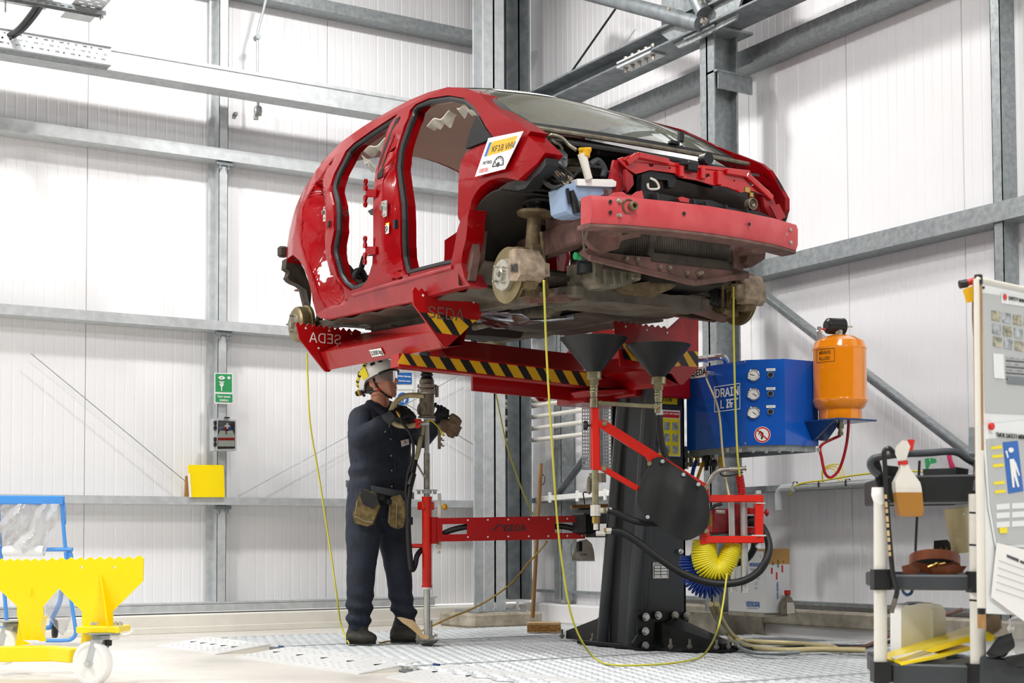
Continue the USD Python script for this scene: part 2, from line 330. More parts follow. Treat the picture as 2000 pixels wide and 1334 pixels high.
# heavy channel high on the left wall
ch = Polygon([(0, 4.29), (.1, 4.29), (.1, 4.325), (.035, 4.33), (.03, 4.36), (.03, 4.42), (.1, 4.435), (.1, 4.46), (0, 4.46)])
st('trim_%d' % k, prism(Polygon([(-.03, 4.285), (.16, 4.285), (.16, 4.3), (0.0, 4.31), (.0, 4.435), (.16, 4.445), (.16, 4.46), (-.03, 4.46), (-.03, 4.435), (-.02, 4.43), (-.02, 4.315), (-.03, 4.31)]), (-3, 10.72, -.125), (0, 1, 0), (0, 0, 1), 9.1), 'galv_light', 'deep galvanised channel high on the left wall'); k += 1
for y0, z0, z1, lab in [(2, 4.105, 4.225, 'upper sheeting rail on the right wall'), (2, 2.555, 2.67, 'mid-height sheeting rail on the right wall'), (2, 1.035, 1.075, 'low sheeting rail on the right wall carrying the conduit')]:
    st('trim_%d' % k, zrail(y0, YF+.1, z0, z1, 'y'), 'galv', lab); k += 1
st('trim_%d' % k, span((XF+.12, 2.5, .25), (XW, YF, .275)), 'galv', 'thin grey flashing strip at the foot of the right wall'); k += 1
# thin posts behind the rails
def zpost(x, y, axis, z0, z1, w=.075):
    t = .004
    if axis == 'x': return [span((x, y, z0), (x+w, y+t, z1)), span((x, y, z0), (x+t, y+.12, z1)), span((x+w-t, y, z0), (x+w, y+.02, z1)), span((x-.045, y+.12-t, z0), (x+t, y+.12, z1))]
    return [span((y, x, z0), (y+t, x+w, z1)), span((y, x, z0), (y+.13, x+t, z1)), span((y, x+w-t, z0), (y+.02, x+w, z1))]
single('wall_post', 'slim galvanised post on the left wall behind the eye wash sign', 'post', zpost(4.105, 11.13, 'x', .16, 6.9), 'galv_light')
single('wall_post', 'slim galvanised post at the right edge on the right wall', 'post', zpost(5.83, 6.95, 'y', .2, 6.9, .07), 'galv')
single('wall_post', 'slim galvanised post near the corner behind the white pipes', 'post', [*zpost(10.54, 6.95, 'y', .2, 2.9, .06), span((6.955, 10.62, .2), (6.96, 10.66, 2.9))], 'galv')
# bolted cleats where posts meet rails
def cleat(p): return [box(p, (.14, .03, .03), .004), bolt(p+V(-.04, -.02, -.015), (0, 0, -1), .018, .03), bolt(p+V(.03, -.02, -.015), (0, 0, -1), .018, .03)]
for i, z in enumerate((3.715, 2.36, .985)):
    single('rail_cleat', 'bolted cleat under the %s rail at the left wall post' % ['high', 'middle', 'waist-high'][i], 'bracket', cleat(V(4.15, 11.13, z-.015)), 'galv_dark')
# main columns (H sections)
def hcol(x0, x1, y0, y1, z0, z1, t=.016):
    xm, ym = (x0+x1)/2, (y0+y1)/2
    return [span((x0, y0, z0), (x1, y0+t, z1), .003), span((x0, y1-t, z0), (x1, y1, z1), .003), span((xm-t/2, y0, z0), (xm+t/2, y1, z1))]
def hcolx(x0, x1, y0, y1, z0, z1, t=.016):
    xm, ym = (x0+x1)/2, (y0+y1)/2
    return [span((x0, y0, z0), (x0+t, y1, z1), .003), span((x1-t, y0, z0), (x1, y1, z1), .003), span((x0, ym-t/2, z0), (x1, ym+t/2, z1))]
c = T('steel_column', 'galvanised steel column on a concrete foot between worker and lift', 'column', (6.27, 10.58, 0))
c.part('column_shaft', hcol(6.165, 6.372, 10.5, 10.68, .13, 7.9), 'galv_light')
c.part('base_plate', box((6.27, 10.58, .125), (.46, .4, .02), .004), 'galv')
for dx, dy in ((-.2, -.15), (.17, -.15), (-.05, -.16)): c.part('anchor_bolt', [rod((6.27+dx, 10.58+dy, .13), (6.27+dx, 10.58+dy, .2), .009), cyl((6.27+dx, 10.58+dy, .135), (0, 0, 1), .02, .018, 6)], 'bright_steel')
c.part('concrete_foot', lumps(fine(box((6.28, 10.6, .06), (.66, .58, .12), .02), .06), .012, 9, 3), 'concrete')
c = T('steel_column', 'galvanised steel column standing at the right wall behind the blue control box', 'column', (6.6, 8.05, 0))
c.part('column_shaft', hcolx(6.6, 6.82, 8.03, 8.19, .1, 4.27), 'galv')
c.part('cap_plate', box((6.7, 8.1, 4.282), (.36, .34, .02), .003), 'galv')
c.part('stiffener', [span((6.6, 8.0, 3.99), (6.9, 8.12, 4.005)), span((6.62, 8.005, 3.87), (6.93, 8.017, 4.0))], 'galv', 'angle bracket carrying the wall rail')
c.part('base_block', lumps(fine(span((6.5, 7.95, .0), (6.95, 8.3, .2)), .08), .012, 8, 5), 'concrete')
single('steel_column', 'dark corner column at the meeting of the two walls', 'column', [*hcol(6.62, 6.86, 10.86, 11.0, .2, 7.9), span((6.75, 10.72, .2), (6.77, 10.86, 7.9))], 'galv_dark')
# crane-rail beam along the right wall
b = T('steel_beam', 'heavy galvanised I-beam running along the right wall at the top', 'beam', (6.6, 8, 4.2))
b.part('beam_body', [span((6.5, 3, 4.295), (6.78, 11.0, 4.313), .003), span((6.5, 3, 4.425), (6.78, 11.0, 4.443), .003), span((6.633, 3, 4.31), (6.647, 11, 4.43))], 'galv_dark')
b.part('splice_plate', [span((6.49, 8.62, 4.314), (6.63, 9.05, 4.328)), span((6.49, 8.62, 4.28), (6.63, 9.05, 4.294))], 'galv_light', 'pale splice plate with two rows of bolts')
for i in range(5):
    for z, s in ((4.328, 1), (4.28, -1)): b.part('bolt', bolt((6.54, 8.66+i*.085, z), (0, 0, s), .02, .03), 'steel')
# post and brace cluster above the beam
g = T('roof_bracing', 'bolted gusset and tubular braces at the top edge above the lift column', 'brace', (6.5, 8.2, 4.6))
g.part('gusset_plate', plate([(1296, -60), (1296, 68), (1330, 95), (1360, 82), (1440, 40), (1452, 0), (1452, -60)], (6.56, 0, 0), (1, 0, 0), .02), 'galv')
g.part('brace_post', [span((6.47, 8.02, 4.44), (6.53, 8.2, 6.0)), span((6.47, 8.0, 4.44), (6.62, 8.02, 6.0))], 'galv_dark')
g.part('brace_tube', rod(hx(1110, -22, 6.5), hx(1368, 46, 6.5), .055, 14), 'galv_dark')
g.part('brace_tube', rod(hx(1335, -60, 6.5), hx(1376, 26, 6.5), .06, 14), 'galv_dark')
for p in ((1312, 20), (1318, 30), (1375, 8), (1378, 42), (1366, 12), (1362, 44)): g.part('bolt', bolt(hx(*p, 6.49), (-1, 0, 0), .026, .03), 'steel')
def pane(p, q, w=.012): return rod(p, q, w, 6)
single('cross_brace_rod', 'thin dark tie rod slanting across the wall above the windscreen', 'rod', rod(hx(1203, 16, 6.85), hx(1094, 172, 6.85), .009, 8), 'black_paint')
single('angle_brace', 'grey angle brace slanting down the right wall behind the orange tank', 'brace', [bar(hx(1478, 560, 6.9), hx(1902, 888, 6.9), .012, .075, (1, 0, 0)), bar(hx(1478, 566, 6.93), hx(1902, 894, 6.93), .06, .012, (1, 0, 0))], 'galv')
single('angle_brace', 'short dark angle brace at the corner beside the broom', 'brace', [bar(hx(1142, 893, 6.9), hx(1088, 964, 6.9), .012, .06, (1, 0, 0)), bar(hx(1142, 900, 6.93), hx(1088, 970, 6.93), .05, .012, (1, 0, 0))], 'galv_dark')
single('tie_wire', 'thin wire slanting down to the yellow panel on the left wall', 'wire', rod(hy(60, 690, 11.2), hy(368, 945, 11.2), .0035, 6), 'galv')
single('tie_wire', 'thin wire rising from the rail to the waist of the worker', 'wire', rod(hy(466, 969, 11.2), hy(905, 728, 11.2), .0035, 6), 'galv')
single('tie_wire', 'thin wire slanting behind the drain pipe head to the wall column', 'wire', rod(hy(770, 775, 11.2), hy(985, 905, 11.2), .0035, 6), 'galv')
# pipe drop with round lamp on the left wall
t = T('conduit_drop', 'steel conduit drop with a round junction box on the left wall', 'conduit', (4.41, 11.06, 4.1))
t.part('pipe', hose([hy(521, -8, 11.05), hy(513, 25, 11.05), hy(505, 55, 11.05), hy(503, 75, 11.05), hy(503, 150, 11.05), hy(504, 207, 11.05)], .011), 'galv_light')
t.part('clamp', cyl(hy(503, 73, 11.05)-V(.0, .02, 0), (0, 1, 0), .022, .06), 'galv')
t.part('junction_box', [lathe([(1e-4, -.045), (.03, -.035), (.036, 0), (.03, .035), (1e-4, .045)], hy(504, 217, 11.03)), cyl(hy(500, 226, 11.03), (0, 0, -1), .02, .03)], 'bright_steel')
t.part('wall_plug', box(hy(460, 223, 11.26), (.03, .03, .03), .004), 'galv_dark')
# cable trays top left
def tray(x0, x1, y0, y1, z, hgt, m='galv_light'):
    L = [span((x0, y0, z), (x1, y0+.004, z+hgt)), span((x0, y1-.004, z), (x1, y1, z+hgt)), span((x0, y0-.012, z+hgt-.004), (x1, y0, z+hgt))]
    h = [sbox(x, y0+.03+r*.055, x+.03, y0+.042+r*.055) for r in range(max(1, int((y1-y0-.06)/.055))) for x in np.arange(x0+.03+.03*(r % 2), x1-.05, .06)]
    L.append(prism(sbox(x0, y0, x1, y1).difference(shapely.union_all(h)), (0, 0, z), (1, 0, 0), (0, 1, 0), .004)); return L
p0, p1 = hy(0, 85, 10.6), hy(212, 113, 10.6)
t = T('cable_tray', 'perforated steel cable tray fixed along the deep channel at left', 'cable tray', (2.6, 10.9, 4.4))
zt = p1[2]
def side_tray(x0, x1, y, z0, z1):
    h = [sbox(x, z0+.03+.035*r, x+(.03 if (r+int(x*20)) % 2 else .014), z0+.042+.035*r) for r in range(3) for x in np.arange(x0+.03+.015*r, x1-.05, .055)]
    return prism(sbox(x0, z0, x1, z1).difference(shapely.union_all(h)), (0, y, 0), (1, 0, 0), (0, 0, 1), .004)
t.part('tray_side', [side_tray(-.5, p1[0], 10.54, zt-.075, zt+.06), span((-.5, 10.52, zt+.056), (p1[0], 10.545, zt+.062)), span((-.5, 10.515, zt-.078), (p1[0], 10.545, zt-.072))], 'galv_light')
t.part('tray_floor', span((-.5, 10.54, zt-.075), (p1[0], 10.66, zt-.07)), 'galv')
t.part('tray_back', side_tray(-.5, p1[0], 10.66, zt-.075, zt+.06), 'galv')
t = T('cable_tray', 'perforated steel cable tray hung on a slotted bar at the top left corner', 'cable tray', (2.3, 9.5, 4.6))
q0, q1 = hy(-40, -8, 9.6), hy(207, 27, 9.6); zb = q1[2]
sl = [sbox(x, .006, x+.028, .016) for x in np.arange(q1[0]-1.6, q1[0]-.06, .05)]
t.part('slotted_bar', [prism(sbox(q1[0]-1.7, 0, q1[0], .03).difference(shapely.union_all(sl)), (0, 9.6, zb-.012), (1, 0, 0), (0, 0, 1), .003), span((q1[0]-1.7, 9.6, zb+.016), (q1[0], 9.66, zb+.019)), span((q1[0]-1.7, 9.66, zb-.012), (q1[0], 9.663, zb+.019))], 'galv')
t.part('tray_body', [*tray(q1[0]-1.7, q1[0]-.32, 9.4, 9.9, zb+.06, .06), *tray(q1[0]-.22, q1[0]-.02, 9.3, 9.9, zb+.03, .05)], 'galv_light')
t.part('bar_bolt', [rod((q1[0]-.03, 9.62, zb-.04), (q1[0]-.03, 9.62, zb+.03), .006, 8), cyl((q1[0]-.03, 9.62, zb-.02), (0, 0, 1), .012, .01, 6)], 'steel')
t.part('bar_bolt', rod((hy(12, 15, 9.6)[0], 9.62, hy(12, 22, 9.6)[2]), (hy(12, 15, 9.6)[0], 9.62, zb), .006, 8), 'steel')
cb = [hy(75, 5, 9.7), hy(62, 25, 9.9), hy(40, 52, 10.2), hy(22, 66, 10.5), hy(0, 74, 10.6), hy(-40, 80, 10.62)]
single('power_cable', 'thick black cables drooping between the two cable trays at the top left', 'cable', [hose(cb, .016), hose([p+V(.028, 0, -.004) for p in cb], .016)], 'black_rubber')
# white pipes on the right wall near the corner
for i, (a, b2) in enumerate([(781, 768), (804, 776), (826, 799), (847, 823), (870, 848)]):
    zz = hx(1137, b2, 6.82)[2]
    zz = hx(1090, [775.5, 786, 808, 831, 854][i], 6.82)[2]
    pts = [(6.40, 10.93, zz), (6.66, 10.93, zz), (6.78, 10.9, zz), (6.82, 10.78, zz), (6.82, 10.5, zz), (6.82, 9.0, zz)]
    single('wall_pipe', '%s of the five white pipes between column and lift' % ['topmost', 'second from the top', 'middle one', 'second from the bottom', 'lowest'][i], 'pipe', hose(pts, .019, 12, 5), 'off_white', group=None)
# conduit along the right wall rail
t = T('wall_conduit', 'galvanised conduit strapped to the low rail of the right wall', 'conduit', (6.9, 7.4, 1.05))
t.part('pipe', rod((6.88, 4.5, 1.075), (6.88, 7.62, 1.055), .022), 'galv_light')
t.part('elbow', hose([(6.86, 7.55, 1.05), (6.86, 7.66, 1.045), (6.86, 7.7, 1.0), (6.86, 7.7, .9)], .028), 'galv_light')
for y in (7.55, 7.3, 7.05): t.part('cable_tie', lathe([(.025, 0), (.027, 0), (.027, .012), (.025, .012)], (6.88, y, 1.065), (0, 1, 0), 16, True), 'black_plastic')
t.part('wire', [hose([(6.87, 7.28, 1.08), (6.87, 7.27+.0*j, 1.15+.01*j), (6.87, 7.18-.03*j, 1.16+.012*j), (6.87, 7.13-.03*j, 1.08)], .004, 6) for j in range(3)], 'yellow_hose', 'loops of yellow wire')
t.part('wire', hose([(6.87, 7.6, 1.0), (6.86, 7.5, 1.07), (6.85, 7.2, 1.09), (6.85, 6.95, 1.11), (6.86, 6.6, 1.12), (6.87, 6.3, 1.1)], .006, 6), 'yellow_hose', 'yellow cable run along the conduit')
single('white_trunking', 'short white trunking strapped to the rail beside the broom', 'trunking', [bar((6.9, 10.85, 1.06), (6.9, 9.3, 1.09), .03, .045, (0, 0, 1), .004), *[box((6.885, y, 1.07), (.02, .03, .09), .003) for y in (10.62, 10.2, 9.8)]], 'white_plastic')

# ---------------------------------------------------------------- raised drainage floor of expanded metal
G = T('drain_floor', 'raised floor of galvanised expanded metal grating under the lift', 'floor grating', (5, 7.5, 0))
X0, X1, Y0, Y1 = 3.62, 6.85, 3.4, 9.75
lw_, sw_ = .19, .034                                             # mesh of the grating: long and short way
def expanded(x0, x1, y0, y1, z, lw=lw_, sw=sw_, w=.0045, h=.013):      # strands run along y and swing left and right, leaning
    n = int((x1-x0)/sw); m = int((y1-y0)/lw*4); V_, F_ = [], []
    i = np.arange(m+1); ys = y0+i*(y1-y0)/m; wv = np.array([-1, -.6, 1, .6])
    for r in range(n):
        xc = x0+(r+.5)*sw; s = wv[(i+2*(r % 2)) % 4]*sw*.42
        sec = np.array([[-w, -h], [w, 0], [w*.2, -h]])
        ring = np.stack([np.stack([xc+s+a, ys, np.full(m+1, z+b)], 1) for a, b in sec], 1); o = len(V_)*3*(m+1)
        V_.append(ring.reshape(-1, 3)); k = np.arange(m)*3
        for a in range(3):
            b = (a+1) % 3; F_ += [np.stack([k+a, k+b, k+3+b], 1)+o, np.stack([k+a, k+3+b, k+3+a], 1)+o]
    return trimesh.Trimesh(np.vstack(V_), np.vstack(F_), process=False)
for j, (ya, yb) in enumerate([(3.4, 5.26), (5.27, 6.88), (6.89, 8.64), (8.65, 9.72)]):
    G.part('mesh', expanded(X0, X1, ya, yb, .046), 'galv_light', kind='stuff', smooth=False)
    G.part('edge_bar', [span((X0, ya-.005, .0), (X1, ya+.012, .047)), span((X0, yb-.012, 0), (X1, yb, .045))], 'galv_light')
    for xx in np.arange(X0+.55, X1, .8): G.part('bearer', span((xx, ya, .0), (xx+.03, yb, .034)), 'galv')
G.part('drip_tray', span((X0, Y0, .004), (X1, Y1, .012)), 'galv_dark', 'dark tray below the mesh')
# ramp plates along the left edge
RX = [(9.72, 8.80), (8.53, 7.06), (6.79, 5.3), (5.05, 3.4)]
xe = lambda y: 3.12+(10.23-y)*.083
for i, (ya, yb) in enumerate(RX):
    t = T('ramp_plate', ['galvanised ramp plate beside the yellow trestle wheel', 'galvanised ramp plate in front of the worker', 'galvanised ramp plate below the worker nearest the viewer', 'galvanised ramp plate at the lower edge of the picture'][i], 'ramp', (xe(ya), (ya+yb)/2, 0))
    P = [[(xe(ya), ya, .006), (xe(yb), yb, .006)], [(xe(ya)+.36, ya, .053), (xe(yb)+.36, yb, .053)]]
    v = np.array([P[0][0], P[0][1], P[1][0], P[1][1]])
    t.part('ramp_top', hull(np.vstack([v, v-V(0, 0, .006)])), 'ramp_white')
    for yy in (ya-.004, yb+.004): t.part('end_cheek', hull([(xe(yy), yy, 0), (xe(yy)+.36, yy, 0), (xe(yy)+.36, yy, .05), (xe(yy), yy+.003, 0), (xe(yy)+.36, yy+.003, 0), (xe(yy)+.36, yy+.003, .05)]), 'off_white')
    for q in np.linspace(ya-.15, yb+.15, 5): t.part('slot', box((xe(q)+.2, q, .033), (.05, .012, .004)), 'black_paint')
    nx = 7; rows = []
    for q in np.arange(min(ya, yb)+.04, max(ya, yb)-.03, .045):
        for s in (.05, .09, .13, .27, .31): rows.append(box((xe(q)+s+(int(q/.045) % 2)*.02, q, .008+s*.1306), (.018, .008, .004)))
    t.part('tread_nubs', rows, 'ramp_white', kind='stuff', smooth=False)
    if i: t.part('edge_strip', box((xe(ya)+.32, ya+.05, .03), (.012, .06, .05)), 'blue_dark')
# ================================================================ the car shell on the lift (frame: x forward, y to its left, z up, origin mid-wheelbase at hub height)
CO = V(4.427, 7.337, 2.018); CF = V(0.006, -0.9994, -0.033); CL = V(1, .006, .0024); CU = V(-.0022, -.033, .9994)
def C(x, y, z): return CO+CF*x+CL*y+CU*z
def CA(a): a = np.asarray(a, float); return CO+a[..., :1]*CF+a[..., 1:2]*CL+a[..., 2:]*CU
def cc(w): q = np.asarray(w)-CO; return np.array([q @ CF, q @ CL, q @ CU])
def cpx(x, y, x0): return hit(x, y, C(x0, 0, 0), CF)                # points of the photograph on planes of the car
def cpy(x, y, y0): return hit(x, y, C(0, y0, 0), CL)
def cpz(x, y, z0): return hit(x, y, C(0, 0, z0), CU)
def WD(x, z):
    w = np.interp(z, [-.1, -.03, .1, .3, .5, .62, .75, 1.0, 1.15, 1.3], [.76, .775, .815, .835, .83, .81, .775, .66, .57, .44])
    return w*np.interp(x, [-1.75, -1.6, -1.45, -1.3, -1.15, -.9, 1.1, 1.5, 1.9], [.70, .79, .88, .945, .985, 1, 1, .975, .90])
def side(px, py, s=-1):
    y = .8*s
    for _ in range(30):
        q = cc(hit(px, py, C(0, y, 0), CL)); y = .5*y+.5*s*WD(q[0], q[2])
    return q
def sxz(pts): return [tuple(side(*p)[[0, 2]]) for p in pts]
# door jambs: behind the crease lines the panels turn inwards towards the openings
def sfix(pts, inset):                                                # the same on a surface a fixed distance inside the flank
    out = []
    for px, py in pts:
        y = -.8
        for _ in range(30): q = cc(hit(px, py, C(0, y, 0), CL)); y = .5*y-.5*(WD(q[0], q[2])-inset)
        out.append((q[2], q[0]))
    return np.array(sorted(out)).T
_cR = [(640, 325), (612, 365), (592, 405), (590, 440), (588, 470), (596, 500), (608, 532), (622, 576), (632, 596)]
_eR = [(684, 568), (670, 558), (658, 540), (650, 510), (648, 482), (650, 450), (648, 410), (645, 362), (653, 338), (666, 314)]
_cB = [(770, 250), (754, 320), (747, 380), (746, 430), (747, 480), (754, 518), (772, 550)]
_eB = [(792, 538), (787, 526), (783, 502), (781, 460), (780, 400), (775, 365), (771, 325), (775, 295), (786, 257)]
JAMB = [(sfix(_cR, 0), sfix(_eR, .10), .10, (.99, .30), (.03, .12)), (sfix(_cB, 0), sfix(_eB, .045), .045, (.98, .2), (.06, .10))]
def OFF(x, z):
    x, z = np.broadcast_arrays(np.asarray(x, float), np.asarray(z, float)); o = np.zeros(x.shape)
    for c, e, d, hi, lo in JAMB:
        xc, xe = np.interp(z, *c), np.interp(z, *e); t = (x-xc)/np.maximum(xe-xc, .03)
        t = np.where(t <= 1, np.clip(t, 0, 1), np.clip(1-(x-xe)/.12, 0, 1)); o = np.maximum(o, d*t*np.clip((hi[0]-z)/hi[1], 0, 1)*np.clip((z-lo[0])/lo[1], 0, 1))
    return o
def sin_(pts):                                                       # outline points that may lie on a recessed jamb
    out = []
    for px, py in pts:
        y = -.8
        for _ in range(40): q = cc(hit(px, py, C(0, y, 0), CL)); y = .6*y-.4*(WD(q[0], q[2])-float(OFF(q[0], q[2])))
        out.append((q[0], q[2]))
    return out
def on_side(poly, s, t, out=0.0, e=.07):                             # a (x, z) outline bent onto the flank, t thick inwards
    if not hasattr(poly, 'geom_type'): poly = Polygon(poly)
    if not poly.is_valid: poly = poly.buffer(0)
    L = []
    for g in polys(poly):
        m = trimesh.creation.extrude_polygon(shapely.geometry.polygon.orient(g.segmentize(e)), 1.0, engine='earcut'); m = fine(m, e) if e < .5 else m; v = np.array(m.vertices)
        y = (WD(v[:, 0], v[:, 1])-OFF(v[:, 0], v[:, 1])+out-t*v[:, 2])*s
        L.append(trimesh.Trimesh(CA(np.stack([v[:, 0], y, v[:, 1]], 1)), m.faces, process=False))
    r = cat(L); r.fix_normals(); return r
car = T('car_shell', 'red stripped car shell without doors and wheels raised on the lift', 'car', (*CO[:2], 1.9))
roofline = sxz([(725, 237), (765, 214), (800, 195), (837, 180), (875, 170), (910, 172), (935, 182), (962, 210), (1010, 238)])
fender = sxz([(1036, 256), (1030, 264), (1048, 280), (1065, 298), (1050, 318), (1012, 352)])
arch = sxz([(988, 347), (974, 347), (956, 352), (940, 363), (930, 375), (921, 392), (917, 410), (913, 440), (910, 467), (904, 490), (901, 516), (908, 544), (918, 558)])
sillb = sxz([(890, 563), (806, 587), (720, 604), (636, 622), (626, 622)])
rarch = sxz([(618, 616), (614, 600), (610, 580), (606, 562), (600, 540), (594, 524), (584, 508), (572, 498)])
rear = [(-1.3, .415), (-1.42, .37), (-1.62, .36), (-1.72, .5), (-1.68, .72), (-1.5, .80), (-1.3, .86), (-1.16, .94), (-1.04, 1.04), (-.93, 1.105)]
outline = Polygon(roofline+fender+arch+sillb+rarch+rear).buffer(0)
_f = [(800, 216), (812, 203), (837, 192), (875, 186), (905, 191), (925, 207), (936, 224), (948, 246), (963, 268), (955, 276), (922, 290), (910, 298), (903, 310), (897, 330), (896, 350), (895, 375), (894, 420), (899, 432), (893, 450), (886, 490), (880, 516), (856, 521), (820, 530), (792, 538), (787, 526), (783, 502), (782, 482), (781, 430), (780, 400), (776, 370), (771, 330), (774, 300), (786, 257), (796, 232)]
fdoor = Polygon(sin_(_f)).buffer(0)
_r = [(777, 222), (768, 227), (725, 255), (690, 280), (675, 295), (665, 315), (652, 340), (645, 362), (644, 375), (650, 400), (652, 420), (652, 450), (646, 482), (646, 495), (650, 510), (658, 540), (670, 558), (684, 568), (706, 560), (716, 550), (727, 516), (729, 480), (729, 425), (730, 375), (732, 350), (737, 325), (750, 280), (762, 242)]
rdoor = Polygon(sin_(_r)).buffer(0)
shape = outline.difference(fdoor).difference(rdoor)
low = Polygon(sxz([(560, 690), (640, 600), (690, 578), (790, 548), (878, 521), (906, 512), (935, 540), (925, 640)])).buffer(0)
car.part('body_side', on_side(shape.difference(low), -1, .10, 0, .06), 'car_red', 'right body side with empty door openings')
car.part('sill', on_side(shape.intersection(low), -1, .11), 'car_red_dusty', 'scuffed dusty sill under the right door openings', smooth=40)
lfend = Polygon(list(roofline)+[(1.45, .665), (1.56, .50), (1.56, .44), (1.50, .36), (1.42, .40)]+arch+sillb+rarch+rear).buffer(0)
car.part('body_side', on_side(lfend.difference(fdoor).difference(rdoor), 1, .03), 'car_red', 'left body side seen through the shell')
car.part('fender_edge', hose([C(a, WD(a, b)-.01, b-.01) for a, b in [(1.30, .70), (1.45, .64), (1.53, .52), (1.53, .43), (1.48, .37)]], .016, 8), 'black_plastic')
# creases along the quarter panel, sill steps
def strip(pts, r, out=.0, k=4): q = [side(*p) for p in pts]; return hose([C(a, b-out, c) for a, b, c in q], r, 8, k)
car.part('sill_flange', [strip([(690, 577), (740, 562), (790, 548), (840, 534), (884, 522)], .012, .0), strip([(640, 621), (720, 603), (806, 586)], .012, -.01)], 'car_red_dusty')
car.part('quarter_crease', strip([(612, 365), (592, 405), (590, 440), (588, 470), (596, 500), (608, 532), (622, 576), (634, 598)], .005, -.003), 'car_red')
# door seals
def ring(poly, inset, r, y_in):
    g = poly.buffer(inset); c = np.array(g.exterior.segmentize(.05).coords)[:-1]; c = np.vstack([c, c[:2]])
    return tube([C(a, -(WD(a, b)-float(OFF(a, b))-y_in), b) for a, b in c], r, 8, False)
car.part('door_seal', ring(fdoor, -.014, .017, .03), 'black_rubber', 'black rubber seal round the front door opening')
car.part('door_seal', ring(rdoor, -.014, .017, .03), 'black_rubber', 'black rubber seal round the rear door opening')
tri = Polygon(sxz([(934, 226), (963, 268), (950, 277), (913, 291), (922, 258)]))
car.part('quarter_trim', on_side(tri, -1, .02, .012, 9), 'matt_black', 'dark triangular mirror plate at the foot of the windscreen pillar')
bp = Polygon(sxz([(775, 232), (782, 228), (768, 270), (757, 300), (748, 345), (738, 350), (742, 320), (755, 280)]))
car.part('pillar_trim', on_side(bp, -1, .02, .006, 9), 'matt_black', 'dark trim strip at the top of the middle pillar')
# roof, headliner, screen
ys = np.linspace(-1, 1, 17)
def roof_pt(x, u, dz=0.0):
    zr = np.interp(x, [-1.3, -.93, -.61, -.19, .354, .5], [1.0, 1.105, 1.168, 1.208, 1.148, 1.10]); w = WD(x, zr)-.02
    zc = np.interp(x, [-1.3, -1.0, -.5, -.1, .2, .45, .5], [1.16, 1.225, 1.275, 1.275, 1.24, 1.165, 1.145]); return V(x, u*w, zr+(zc-zr)*(1-u*u)+dz)
xs = np.linspace(-1.22, .45, 20)
car.part('roof', shell([[C(*roof_pt(x+.0*(1-u*u), u)) for u in ys] for x in xs], CU*-.02), 'car_red', smooth=50)
hl = [[C(*(roof_pt(x, u*.93, -.065)+V(0, 0, .012*math.sin(5*x+3*u)))) for u in ys] for x in np.linspace(-1.15, .42, 20)]
car.part('headliner', shell(hl, CU*.012), 'headliner', 'beige roof lining hanging inside', smooth=60)
torn = []
for i, (a, b) in enumerate([((905, 205), (935, 228)), ((870, 200), (905, 204)), ((812, 235), (855, 212)), ((690, 288), (738, 262)), ((686, 300), (700, 318))]):
    p, q = side(*a), side(*b)
    r = [[C(*((p+(q-p)*t)+V(0, .07+.05*v, -.012*math.sin(9*t+i)-.03*v*(1+.6*math.sin(14*t+2*i)))+V(0, 0, -.015))) for v in np.linspace(0, 1, 4)] for t in np.linspace(0, 1, 12)]
    torn.append(shell(r, CU*.006))
car.part('torn_lining', torn, 'torn_foam', each=True, label='torn pale edges of the roof lining along the door openings', smooth=40)
def screen_pt(t, u, d=0.0):
    top = V(.44+.02*(1-u*u), u*.585, 1.122+.045*(1-u*u)); bot = V(1.27+.11*(1-u*u), u*.70, .735-.02*(1-u*u)); p = top+(bot-top)*t
    return p+V(.35, 0, .8)*(.045*math.sin(math.pi*t)+d)
car.part('windscreen', shell([[C(*screen_pt(t, u)) for u in np.linspace(-1, 1, 15)] for t in np.linspace(0, 1, 12)], CU*-.006), 'screen_glass', 'dusty greenish windscreen', smooth=60)
P = [screen_pt(t, u, .004) for u in (-1, 1) for t in (0, 1)]
def band(t0, t1, u0, u1, d): return shell([[C(*screen_pt(t, u, d)) for u in np.linspace(u0, u1, 12)] for t in np.linspace(t0, t1, 10)], CU*-.003)
car.part('screen_border', [band(0, .05, -1, 1, .003), band(.94, 1, -1, 1, .003), band(0, 1, -1, -.93, .003), band(0, 1, .93, 1, .003)], 'matt_black', smooth=60)
car.part('screen_label', shell([[C(*screen_pt(t, u, .006)) for u in np.linspace(-.68, -.10, 8)] for t in (.10, .20)], CU*-.001), 'white_print', 'white paper strip on top of the windscreen')
# dashboard cross wall behind the engine so that the shell is closed
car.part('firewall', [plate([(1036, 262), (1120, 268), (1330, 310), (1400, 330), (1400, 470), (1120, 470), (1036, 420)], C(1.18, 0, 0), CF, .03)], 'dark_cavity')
car.part('cowl', [shell([[C(1.24+.10*(1-u*u)+.0*t+t*.22, u*.68, .705-.02*(1-u*u)-t*.075) for u in np.linspace(-1, 1, 13)] for t in (0, .3, .6, 1)], CU*-.012)], 'black_plastic', 'black scuttle panel under the windscreen', smooth=60)
car.part('wiper_stub', [cyl(cpx(1330, 277, 1.35), CU, .018, .05), box(cpx(1316, 279, 1.35), (.06, .03, .02), .004)], 'black_plastic')
car.part('scuttle_flange', tube([C(1.36+.09*(1-u*u), u*.69, .705-.02*(1-u*u)) for u in np.linspace(-1, 1, 15)], .012, 8), 'alu_dusty')
